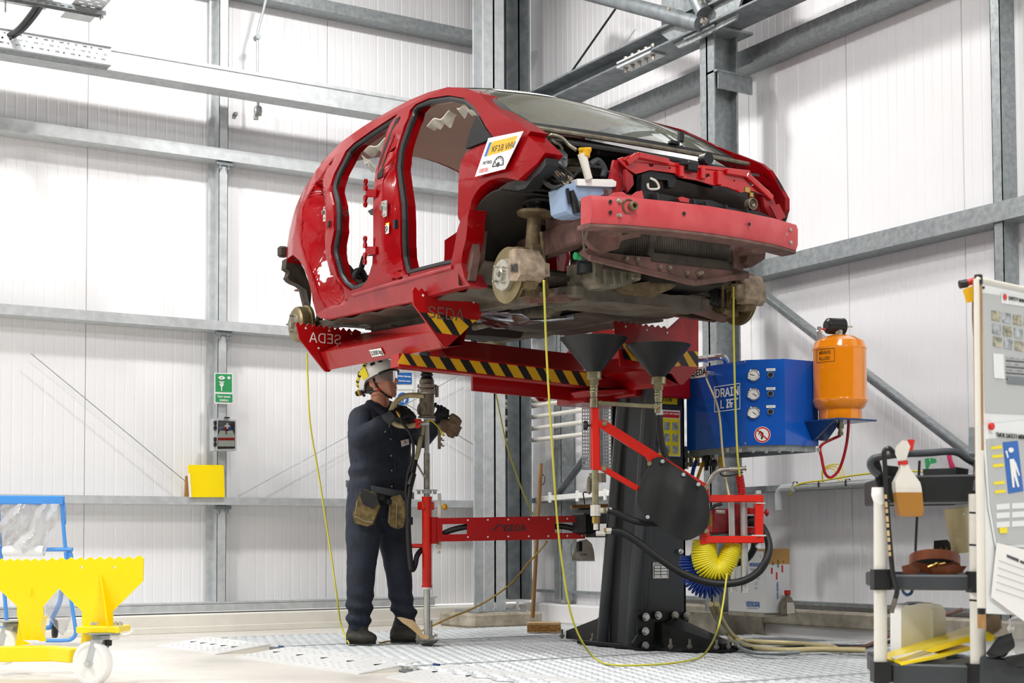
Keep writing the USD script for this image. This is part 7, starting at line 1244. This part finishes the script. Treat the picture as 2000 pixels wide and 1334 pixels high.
t.part('post', [plate([(34, 1204), (84, 1204), (80, 1215), (77, 1250), (40, 1250), (36, 1216)], tt(58, 1225, .45), -FH, .09)], 'yellow_paint'); t.part('post_gusset', [plate([(77, 1218), (90, 1252), (76, 1252)], tt(80, 1240, .40), -FH, .012), plate([(36, 1218), (42, 1250), (60, 1258), (30, 1262)], tt(40, 1240, .38), -FH, .012)], 'yellow_paint')
t.part('mount_plate', bar(tt(161, 1228), tt(244, 1228), .22, .032, ZZ, .004), 'yellow_paint'); t.part('post', bar(tt(178, 1235, .03), tt(176, 1262, .03), .07, .09, FH, .004), 'yellow_paint')
t.part('lower_beam', bar(tt(-60, 1278, .12), tt(112, 1276, .12), .09, .075, ZZ, .006), 'yellow_paint'); t.part('lower_beam', bar(tt(104, 1276, .12), tt(150, 1280, .02), .09, .07, ZZ, .006), 'yellow_paint')
for x in (181, 189, 226, 235): t.part('bolt', [cyl(tt(x, 1221, -.05), ZZ, .013, .012, 6), rod(tt(x, 1221, -.05), tt(x, 1214, -.05), .006, 8)], 'bright_steel')
def castor(cx, cy, r, dd, brake):
    o = tt(cx, cy, dd); k = (dT+dd)/FPX; R = r*k; axd = unit(-FH*.9-RH*.44); 
    t.part('castor_wheel', lathe([(1e-4, .018), (R*.2, .020), (R*.22, .024), (R*.72, .020), (R*.8, .026), (R*.95, .024), (R, .012), (R, -.012), (R*.95, -.024), (R*.8, -.026), (R*.72, -.020), (1e-4, -.018)], o, axd, 44), 'white_plastic', 'white castor wheel', smooth=40)
    top = o+ZZ*(R+.025)+RH*.045
    t.part('castor_fork', [hull([o+axd*.034+RH*a_+ZZ*b2 for a_, b2 in ((-.018, -.012), (.018, -.012), (.0, -.02))]+[top+axd*.034+RH*a_-ZZ*.02 for a_ in (-.03, .03)]+[o+axd*.040, top+axd*.040-ZZ*.02])], 'galv_light'); t.part('castor_fork', [hull([o-axd*.034+RH*a_ for a_ in (-.018, .018)]+[top-axd*.034+RH*a_-ZZ*.02 for a_ in (-.03, .03)]+[o-axd*.038, top-axd*.038-ZZ*.02])], 'galv_light')
    t.part('castor_head', [cyl(top-ZZ*.02, ZZ, .05, .02, 22), box(top+ZZ*.008, (.14, .12, .008), .002)], 'galv'); t.part('axle', cyl(o+axd*.036, axd, .014, .012, 6), 'bright_steel')
    if brake: t.part('brake_lever', [hose([top+RH*.03-ZZ*.004, top+RH*.09-ZZ*.002, top+RH*.13+ZZ*.004, top+RH*.15+ZZ*.02], .009, 8), box(top+RH*.055-ZZ*.008, (.05, .04, .03), .006)], 'off_white', 'pale brake lever'); t.part('brake_pad', box(top+RH*.03-ZZ*.035, (.03, .03, .035), .005), 'black_plastic')
castor(181, 1295, 44, -.08, True); castor(8, 1262, 36, .55, False)
dB = 9.95
def tb(x, y, dd=0.0): return fp(x, y, dB+dd)
t = T('bag_stand', 'blue tubular bag stand with clear plastic bag at the left edge', 'bag stand', tb(70, 1252))
t.part('top_bar', [bar(tb(-60, 976), tb(125, 977), .05, .06, ZZ, .006)], 'blue_trolley'); t.part('frame_tube', hose([tb(121, 985), tb(124, 1030), tb(128, 1075)], .013, 12), 'blue_trolley'); t.part('frame_tube', hose([tb(-4, 985), tb(-1, 1040), tb(2, 1090)], .013, 12), 'blue_trolley')
t.part('cross_tube', rod(tb(-40, 1074), tb(142, 1073), .014, 12), 'blue_trolley'); t.part('cross_plate', plate([(132, 1068), (140, 1080), (143, 1095), (128, 1095), (131, 1080)], tb(136, 1080), -FH, .02), 'blue_trolley')
t.part('frame_tube', hose([tb(128, 1078), tb(134, 1130), tb(140, 1180), tb(147, 1225), tb(147, 1240), tb(138, 1249), tb(120, 1251), tb(90, 1251)], .013, 12), 'blue_trolley'); t.part('frame_tube', hose([tb(2, 1090), tb(8, 1150), tb(14, 1225)], .013, 12), 'blue_trolley'); t.part('frame_tube', rod(tb(-30, 1228, .1), tb(16, 1226), .012), 'blue_trolley')
t.part('wheel_arm', hose([tb(120, 1152, .1), tb(117, 1175, .1), tb(104, 1205, .1), tb(99, 1224, .1), tb(84, 1226, .1)], .016, 8), 'blue_trolley'); t.part('wheel', lathe([(1e-4, .012), (.03, .014), (.055, .018), (.062, .01), (.062, -.01), (.055, -.018), (1e-4, -.012)], tb(107, 1228, .1), unit(RH+FH*.4), 26), 'black_rubber', 'small black wheel')
t.part('side_hook', hose([tb(124, 972), tb(127, 990), tb(128, 1022), tb(122, 1022), tb(121, 1010)], .004, 6), 'blue_trolley')
t.part('roll', rod(tb(7, 1076), tb(86, 1076), .036, 20), 'paper', 'white roll on the cross tube')
fm_ = np.array([[tb(x, 984+84*v_ + (14*v_ if x > 60 else 0), -.02+.05*math.sin(x*.11+5*v_)+.03*math.sin(9*v_+x*.05)) for v_ in np.linspace(0, 1.0, 12)] for x in np.linspace(-20, 116, 16)]); 
for i in range(16):
    for j in range(12): fm_[i, j] += -RH*(.10*(j/11)**1.5*(i/15))
t.part('bag', shell(fm_, FH*.001), 'film', 'clear plastic bag hung in the frame', smooth=60)
lb_ = lumps(fine(hull([tb(x, y, dd) for x, y in ((90, 1165), (128, 1150), (148, 1190), (122, 1242), (110, 1205), (88, 1200)) for dd in (.0, .2)]), .05), .03, 9, 5); t.part('bag', lb_, 'film', 'loose plastic bag bottom', smooth=60)
# ================================================================ service trolley and notice board at right
dR = 4.7
def tr(x, y, dd=0.0): return fp(x, y, dR+dd)
t = T('service_trolley', 'dark grey plastic service trolley with off-white posts at the right', 'trolley', tr(1810, 1400))
t.part('post', rod(tr(1720, 1330), tr(1719, 955), .0205, 24), 'off_white', smooth=50); t.part('post', rod(tr(1911, 1340, -.12), tr(1907, 965, -.12), .0235, 24), 'off_white', smooth=50)
t.part('post', rod(tr(1775, 1300, .42), tr(1775, 960, .42), .02, 20), 'off_white', smooth=50) if False else None
t.part('torn_tape', lumps(fine(tube([tr(1717, 952), tr(1717, 965), tr(1724, 984)], [.022, .026, .025], 16), .012), .003, 40), 'white_plastic', 'torn white tape on the post')
for y0, y1 in ((1112, 1152), (1292, 1332)): t.part('shelf_socket', [hull([p+s*RH*.027+f_*FH*.027 for p in (tr(1720, y0), tr(1720, y1)) for s in (-1, 1) for f_ in (-1, 1)])], 'black_plastic'); t.part('shelf_socket', [hull([p+s*RH*.03+f_*FH*.03 for p in (tr(1911, y0+4, -.12), tr(1911, y1+5, -.12)) for s in (-1, 1) for f_ in (-1, 1)])], 'black_plastic')
def shelf(ya, yb):
    P = [tr(1722, 0), tr(1912, 0, -.12), tr(1912, 0, -.12)+FH*.48+RH*.05, tr(1722, 0)+FH*.48+RH*.05]; za, zb2 = tr(1720, ya)[2], tr(1720, yb)[2]
    L = []
    for i in range(4): a_, b2 = P[i].copy(), P[(i+1) % 4].copy(); a_[2] = b2[2] = (za+zb2)/2; L.append(bar(a_, b2, .03, za-zb2, ZZ, .006))
    poly = Polygon([(p[0], p[1]) for p in P]); L.append(prism(poly, (0, 0, zb2+.004), (1, 0, 0), (0, 1, 0), .012)); return L
t.part('shelf', shelf(1122, 1152), 'dark_grey', 'middle shelf', smooth=20); t.part('shelf', shelf(1295, 1334), 'dark_grey', 'bottom shelf', smooth=20)
t.part('top_tray', shelf(930, 982), 'black_plastic', 'top tray', smooth=20)
t.part('shelf_rim', bar(tr(1912, 1310, -.14), tr(2010, 1318, -.16), .03, .09, ZZ, .006), 'dark_grey')
t.part('push_handle', hose([tr(1716, 928), tr(1706, 920), tr(1700, 908), tr(1704, 897), tr(1722, 892), tr(1760, 887), tr(1810, 885), tr(1852, 882), tr(1872, 885), tr(1890, 897), tr(1906, 908), tr(1908, 930, -.1), tr(1906, 960, -.12)], .0115, 14), 'dark_grey', 'bent grey push handle', smooth=60)
t.part('handle_bracket', [hull([tr(x, y, d2) for x, y in ((1698, 896), (1716, 893), (1722, 912), (1728, 948), (1716, 958), (1704, 915)) for d2 in (.0, .05)]), hull([tr(x, y, d2) for x, y in ((1716, 930), (1740, 935), (1742, 975), (1718, 952)) for d2 in (.0, .05)])], 'black_plastic')
t.part('caddy', [hull([tr(x, y, d2) for x, y in ((1802, 916), (1868, 914), (1865, 958), (1806, 960)) for d2 in (.02, .14)])], 'grey_plastic', 'grey caddy on the top tray'); t.part('caddy', [hull([tr(x, y, .06) for x, y in ((1866, 912), (1892, 916), (1888, 962), (1864, 962))]+[tr(x, y, .14) for x, y in ((1866, 912), (1892, 916), (1888, 962), (1864, 962))])], 'black_plastic'); t.part('caddy', hull([tr(x, y, d2) for x, y in ((1724, 908), (1760, 912), (1764, 962), (1732, 962)) for d2 in (.06, .18)]), 'black_plastic')
t.part('castor', [lathe([(1e-4, -.02), (.035, -.018), (.038, 0), (.035, .018), (1e-4, .02)], tr(1722, 1400), RH, 20), box(tr(1722, 1350), (.05, .05, .06), .01)], 'steel')
for y in (1001, 1064, 1119, 1172): single('cable_tie', 'black cable tie binding notice board and trolley post, %s' % {1001: 'topmost of four', 1064: 'second of four from above', 1119: 'third of four from above', 1172: 'lowest of four'}[y], 'cable tie', bar(tr(1893, y, -.16), tr(1920, y+2, -.17), .004, .006, ZZ), 'black_plastic')
# things on the trolley
t = T('pry_bar', 'worn black pry bar hanging hooked over the trolley handle', 'pry bar', tr(1737, 1190, -.05))
t.part('bar', tube(spline([tr(1744, 888, -.03), tr(1742, 880, -.04), tr(1735, 876, -.05), tr(1727, 882, -.05), tr(1728, 905, -.05), tr(1732, 980, -.05), tr(1738, 1060, -.05), tr(1744, 1120, -.05), tr(1752, 1150, -.05), tr(1748, 1172, -.05), tr(1742, 1192, -.05)], 6), .0085, 6), 'black_paint')
t.part('worn_patch', [bar(tr(1729.5+1.0*i, 966+14*i, -.062), tr(1730.4+1.0*i, 974+14*i+3*(i % 2), -.062), .007, .004, -FH) for i in range(9)], 'pale_wood', 'bare worn spots'); t.part('claw', hull([tr(x, y, d2) for x, y in ((1746, 1168), (1752, 1170), (1746, 1198), (1737, 1197)) for d2 in (-.058, -.045)]), 'alu_dusty')
t = T('spray_bottle', 'half-full amber spray bottle with red trigger hanging on the trolley handle', 'spray bottle', tr(1776, 1012, -.04))
def lev(y, w, d2=.024, c=None): c = c if c is not None else 1764+(y-900)*.125; return [tr(c-w, y, -.04)+FH*f_ for f_ in (-d2, d2)]+[tr(c+w, y, -.04)+FH*f_ for f_ in (-d2, d2)]
t.part('bottle_body', lumps(fine(cat(hull(lev(908, 8, .012)+lev(916, 9, .014)), hull(lev(916, 9, .014)+lev(942, 24, .02)), hull(lev(942, 24, .022)+lev(952, 25)+lev(962, 25))), .03), .0005, 20), 'off_white', smooth=45)
t.part('liquid', [hull(lev(962, 25.5)+lev(1000, 24)+lev(1009, 20, .02))], 'clear_amber', 'amber liquid', smooth=45); t.part('collar', tube([tr(1763, 900, -.04), tr(1764, 908, -.04)], .0155, 18), 'red_print')
t.part('spray_head', [hull([tr(x, y, d2) for x, y in ((1754, 899), (1770, 898), (1772, 884), (1778, 872), (1772, 861), (1762, 860), (1750, 872), (1748, 886)) for d2 in (-.052, -.028)])], 'off_white'); t.part('trigger', [hull([tr(x, y, d2) for x, y in ((1768, 862), (1776, 858), (1787, 859), (1786, 864), (1780, 868), (1783, 880), (1776, 880), (1773, 870)) for d2 in (-.047, -.033)])], 'red_print', 'red trigger')
single('thin_rod', 'thin dark rod hanging below the spray bottle', 'rod', rod(tr(1796, 900, .02), tr(1788, 1077, .0), .0042, 8), 'black_paint')
t = T('leather_pouch', 'brown leather tool belt curled on the middle trolley shelf', 'tool belt', tr(1820, 1122, .1))
el_ = lambda a, rx, ry, cx, cy, dd: tr(cx+rx*math.cos(a), cy+ry*math.sin(a), dd+.06*math.sin(a))
t.part('belt_loop', shell(np.array([[el_(a, 50, 15, 1826, 1097, .04)+ZZ*z for z in (-.014, .016)] for a in np.linspace(0, 2*np.pi, 33)]), FH*.003), 'leather', smooth=60); t.part('belt_end', lumps(fine(hull([tr(x, y, d2) for x, y in ((1762, 1106), (1780, 1100), (1800, 1110), (1792, 1122), (1764, 1120)) for d2 in (.02, .08)]), .03), .006, 30), 'leather'); t.part('pouch', lumps(fine(hull([tr(x, y, d2) for x, y in ((1820, 1112), (1860, 1104), (1888, 1106), (1880, 1118), (1850, 1123), (1822, 1122)) for d2 in (.0, .1)]), .03), .006, 30), 'leather')
t.part('buckle', [hose([tr(1824, 1104, .05), tr(1830, 1100, .05), tr(1834, 1108, .05), tr(1828, 1115, .05), tr(1824, 1108, .05)], .004, 8), hose([tr(1812, 1108, .06), tr(1822, 1104, .06), tr(1836, 1102, .06), tr(1846, 1100, .06)], .005, 8)], 'brass'); t.part('belt_inside', hull([tr(x, y, .1) for x, y in ((1786, 1090), (1840, 1084), (1866, 1094), (1856, 1112), (1790, 1112))]+[tr(x, y, .12) for x, y in ((1786, 1090), (1840, 1084), (1866, 1094), (1856, 1112), (1790, 1112))]), 'black_paint')
single('blue_strap', 'small blue strap loop hanging below the middle shelf', 'strap', hose([tr(1763, 1148), tr(1764, 1156), tr(1771, 1162), tr(1780, 1158), tr(1782, 1148)], .005, 8), 'blue_dark')
t = T('charger', 'black battery pack standing on the middle trolley shelf', 'battery', tr(1840, 1110, .2)); t.part('case', hull([tr(x, y, d2) for x, y in ((1824, 1056), (1850, 1054), (1858, 1062), (1856, 1112), (1822, 1112)) for d2 in (.18, .26)]), 'black_plastic'); t.part('case_rib', [bar(tr(x, 1068, .178), tr(x-1, 1090, .178), .008, .006, FH) for x in (1838, 1848)], 'camo')
t = T('sleeve_cup', 'tan leather cup tube leaning against the trolley post', 'cup', tr(1876, 1082, .05))
a_, b_2 = tr(1866, 992, .05), tr(1878, 1080, .05); axc = unit(b_2-a_); L_ = np.linalg.norm(b_2-a_)
t.part('cup_wall', lathe([(.035, 0), (.0375, 0), (.037, .01), (.029, L_), (.027, L_), (.034, .01)], a_, axc, 28, True), 'tan_hose', smooth=50); t.part('cup_inside', lathe([(1e-4, .05), (.033, .05)], a_, axc, 24), 'off_white')
t.part('cup_rivet', [cyl(a_+axc*.02-FH*.036+RH*.012, -FH, .003, .003, 8)], 'bright_steel')
t = T('jerrycan', 'white plastic jerrycan on the bottom trolley shelf', 'jerrycan', tr(1802, 1290, .2))
jc = plate([(1760, 1190), (1768, 1182), (1788, 1181), (1794, 1178), (1818, 1178), (1824, 1181), (1838, 1181), (1847, 1192), (1848, 1290), (1760, 1290)], tr(1800, 1230, .2), -FH, .14, rnd=.008); t.part('can_body', jc, 'white_plastic', smooth=40); t.part('can_grip', hull([tr(x, y, d2) for x, y in ((1794, 1176), (1820, 1177), (1822, 1184), (1792, 1184)) for d2 in (.23, .30)]), 'white_plastic'); t.part('can_seam', [bar(tr(1822, 1190, .196), tr(1822, 1286, .196), .006, .006, FH)], 'white_plastic'); t.part('can_mark', bar(tr(1774, 1181, .2), tr(1786, 1179, .2), .01, .004, ZZ), 'blue_dark')
for lab, px, dd in (('yellow folder lying slanted on top on the bottom trolley shelf', [(1744, 1290), (1880, 1246), (1936, 1229), (1944, 1242), (1940, 1252), (1884, 1256), (1812, 1278), (1750, 1296)], .0), ('lower yellow folder on the bottom trolley shelf', [(1757, 1296), (1830, 1280), (1900, 1264), (1902, 1268), (1834, 1286), (1760, 1300)], -.03)):
    single('folder', lab, 'folder', plate(px, tr(1840, 1260, dd), -FH, .2), 'yellow_paint')
single('papers', 'loose papers and grey sheets under the yellow folders', 'papers', [hull([tr(x, y, d2) for x, y in ((1738, 1284), (1800, 1270), (1840, 1278), (1760, 1292)) for d2 in (.0, .15)]), hull([tr(x, y, d2) for x, y in ((1760, 1300), (1840, 1290), (1900, 1284), (1960, 1290), (1900, 1304), (1800, 1302)) for d2 in (.0, .15)])], 'paper')
single('work_gloves', 'black rubber gloves and straps heaped at the right end of the bottom shelf', 'gloves', lumps(fine(cat(hull([tr(x, y, d2) for x, y in ((1928, 1275), (1950, 1245), (1976, 1236), (1980, 1262), (1960, 1282), (1936, 1286)) for d2 in (-.2, -.1)]), hull([tr(x, y, d2) for x, y in ((1960, 1286), (2010, 1276), (2010, 1302), (1976, 1304)) for d2 in (-.2, -.1)])), .03), .012, 25, 4), 'black_rubber', 50)
single('plastic_bag', 'crumpled clear plastic bag under the notice board', 'bag', lumps(fine(hull([tr(x, y, d2) for x, y in ((1972, 1210), (2010, 1200), (2010, 1286), (1986, 1280), (1974, 1256)) for d2 in (-.1, .0)]), .03), .02, 22, 8), 'film', 50)
single('rag_bundle', 'crumpled khaki rag bundle beside the trolley post', 'rag', lumps(fine(hull([tr(x, y, d2) for x, y in ((1926, 1205), (1950, 1200), (1956, 1226), (1940, 1240), (1926, 1232)) for d2 in (-.05, .05)]), .02), .012, 30, 2), 'rag', 50)
# notice board, turned away to the right
bo = fp(1916, 1000, 4.35); bdr = unit(FH*math.cos(math.radians(48.7))+RH*math.sin(math.radians(48.7))); bn = np.cross(bdr, ZZ); bn = bn if bn @ (CAM-bo) > 0 else -bn
bp3 = lambda x, y, l=0.0: hit(x, y, bo+bn*l, bn)
t = T('notice_board', 'white notice board with posters turned sideways at the right edge', 'notice board', bp3(1930, 1198))
t.part('board_panel', plate([(1912, 543), (2060, 575), (2060, 1205), (1926, 1198)], bo, bn, .012), 'paper'); t.part('board_core', plate([(1911, 548), (1918, 546), (1926, 1228), (1921, 1228)], bo+bn*.004, bn, .02), 'wood', 'brown board edge'); t.part('edge_trim', rod(bp3(1907, 545, .0), bp3(1914, 1200, .0), .0085, 12), 'off_white'); t.part('edge_tube', rod(bp3(1914, 880, .03), bp3(1917, 1190, .03), .011, 14), 'off_white', 'white tube along the board edge')
t.part('tube_cap', rod(bp3(1917, 1188, .03), bp3(1917, 1200, .03), .012, 14), 'black_plastic'); t.part('top_edge', rod(bp3(1909, 544, .004), bp3(2060, 576, .004), .006, 10), 'off_white'); t.part('corner_clip', box(bp3(1911, 546), (.02, .02, .03), .003), 'black_plastic')
def bpl(name, px, m, l, label=None, under=None): return t.part(name, plate(px, bo+bn*l, bn, .001), m, label, under=under)
def btext(s_, h_, x, y, m, l, under=None): return t.part('poster_text', text(s_, h_, bp3(x, y, l), bdr, ZZ, .001, True), m, under=under)
p1 = bpl('poster', [(1919, 572), (2050, 592), (2050, 812), (1924, 806)], 'grey_print', .0015, 'upper poster with rows of small photographs'); bpl('poster_head', [(1956, 572), (2050, 588), (2050, 606), (1956, 592)], 'paper', .003, under=p1)
t.part('poster_logo', cyl(bp3(1963, 580, .005), bn, .0095, .001, 18), 'red_print', under=p1); btext('SAFETY MAN', .0105, 1970, 585, 'black_print', .005, p1)
for r_, y in enumerate((606, 632, 657)):
    for c2 in range(5): x = 1937+c2*21+r_*1.5; yy = y+c2*4; bpl('poster_photo', [(x, yy), (x+17, yy+3), (x+17, yy+22), (x, yy+19)], 'photo_print' if (r_+c2) % 2 else 'photo_print_warm', .003, under=p1)
for i in range(9): bpl('poster_lines', [(1965, 697+6*i), (2050, 704+6*i), (2050, 706.5+6*i), (1965, 699.5+6*i)], 'dark_grey' if i % 2 else 'photo_print', .003, under=p1)
bpl('poster_field', [(1968, 734), (2050, 740), (2050, 756), (1968, 750)], 'galv_dark', .0035, under=p1); bpl('poster_field', [(1940, 690), (1960, 692), (1962, 740), (1942, 738)], 'paper', .0035, under=p1)
p2 = bpl('poster', [(1918, 830), (2050, 815), (2050, 1070), (1944, 1068), (1930, 990)], 'paper', .004, 'middle poster with white figure on blue'); bpl('poster_field', [(1926, 858), (2050, 845), (2050, 1062), (1948, 1064), (1934, 985)], 'grey_print', .0055, under=p2); btext('TMUK SAFETY MEMBER', .0125, 1945, 853, 'black_print', .007, p2)
bpl('poster_field', [(1959, 864), (1988, 861), (1999, 959), (1970, 964)], 'blue_print', .007, under=p2)
t.part('figure_print', [plate(q_, bo+bn*.0085, bn, .001) for q_ in (circ(1975, 879, 5)+[], [(1972, 897), (1980, 896), (1985, 905), (1992, 928), (1990, 930), (1984, 914), (1985, 925), (1991, 950), (1988, 952), (1980, 928), (1982, 952), (1978, 952), (1974, 915)], [(1964, 881), (1967, 880), (1970, 893), (1968, 895)])], 'white_print', 'white figure print', under=p2)
for i, y in enumerate((872, 889, 907, 941, 958)): x = 1936+i*1.8; bpl('poster_label', [(x, y), (x+21, y-2), (x+21, y+4), (x, y+6)], 'yellow_print', .007, under=p2)
for y in (985, 1002, 1020): bpl('poster_label', [(1946, y), (1972, y-2), (1972, y+9), (1947, y+11)], 'paper', .007, under=p2); bpl('poster_label', [(1977, y-2), (2030, y-5), (2030, y+6), (1977, y+9)], 'paper', .007, under=p2)
bpl('poster_label', [(1952, 1031), (1967, 1030), (1968, 1041), (1953, 1042)], 'yellow_print', .008, under=p2)
p3 = bpl('poster', [(1947, 1060), (2050, 1085), (2050, 1250), (1936, 1166)], 'white_print', .009, 'lower sheet with pale printed lines'); bpl('poster_lines', [(1967, 1083), (1990, 1092), (1990, 1098), (1967, 1088)], 'dark_grey', .0105, under=p3); bpl('poster_lines', [(1993, 1094), (2010, 1101), (2010, 1106), (1993, 1099)], 'dark_grey', .0105, under=p3)
for i in range(5): bpl('poster_lines', [(1951-i*1.5, 1094+14*i), (2040, 1126+14*i), (2040, 1127+14*i), (1951-i*1.5, 1095+14*i)], 'grey_print', .0105, under=p3)
t.part('magnet', cyl(bp3(1933, 833, .004), bn, .011, .012, 20, .002), 'red_print', 'round red magnet'); t.part('pin', cyl(bp3(1920, 562, .002), bn, .004, .004, 10), 'black_plastic')
t = T('hand_lamp', 'yellow and black torch hooked on the top corner of the notice board', 'torch', bp3(1890, 600))
hb = bp3(1885, 556, -.01); t.part('lamp_body', hull([fp(x, y, d2) for x, y in ((1880, 566), (1903, 557), (1903, 588), (1888, 592)) for d2 in (4.36, 4.42)]), 'yellow_plastic'); t.part('lamp_head', rod(fp(1874, 556, 4.38), fp(1889, 553, 4.38), .0125, 16), 'black_plastic'); t.part('lamp_ring', rod(fp(1888, 553, 4.38), fp(1903, 548, 4.38), .010, 16), 'red_print'); t.part('lamp_cord', hose([fp(1901, 588, 4.39), fp(1901, 620, 4.39), fp(1902, 640, 4.39), fp(1904, 670, 4.39)], .004, 6), 'black_plastic')
single('wall_plate', 'slim grey bracket behind the board edge', 'bracket', bar(fp(1901, 880, 4.9), fp(1902, 835, 4.9), .03, .01, FH), 'galv')

single('screwdriver', 'pink-handled screwdriver standing in the top tray of the trolley', 'screwdriver', tube([tr(1850, 876, .08), tr(1853, 884, .08), tr(1856, 900, .08), tr(1860, 912, .08), tr(1861, 925, .08)], [.006, .009, .008, .01, .004], 12), 'pink_grip')
single('grip_clamp', 'green-handled clamp standing in the top tray of the trolley', 'clamp', [hull([tr(x, y, d2) for x, y in ((1806, 896), (1814, 894), (1818, 905), (1812, 918), (1808, 918)) for d2 in (.07, .09)]), hull([tr(x, y, d2) for x, y in ((1816, 894), (1828, 896), (1830, 904), (1818, 906)) for d2 in (.08, .10)])], 'green_print')
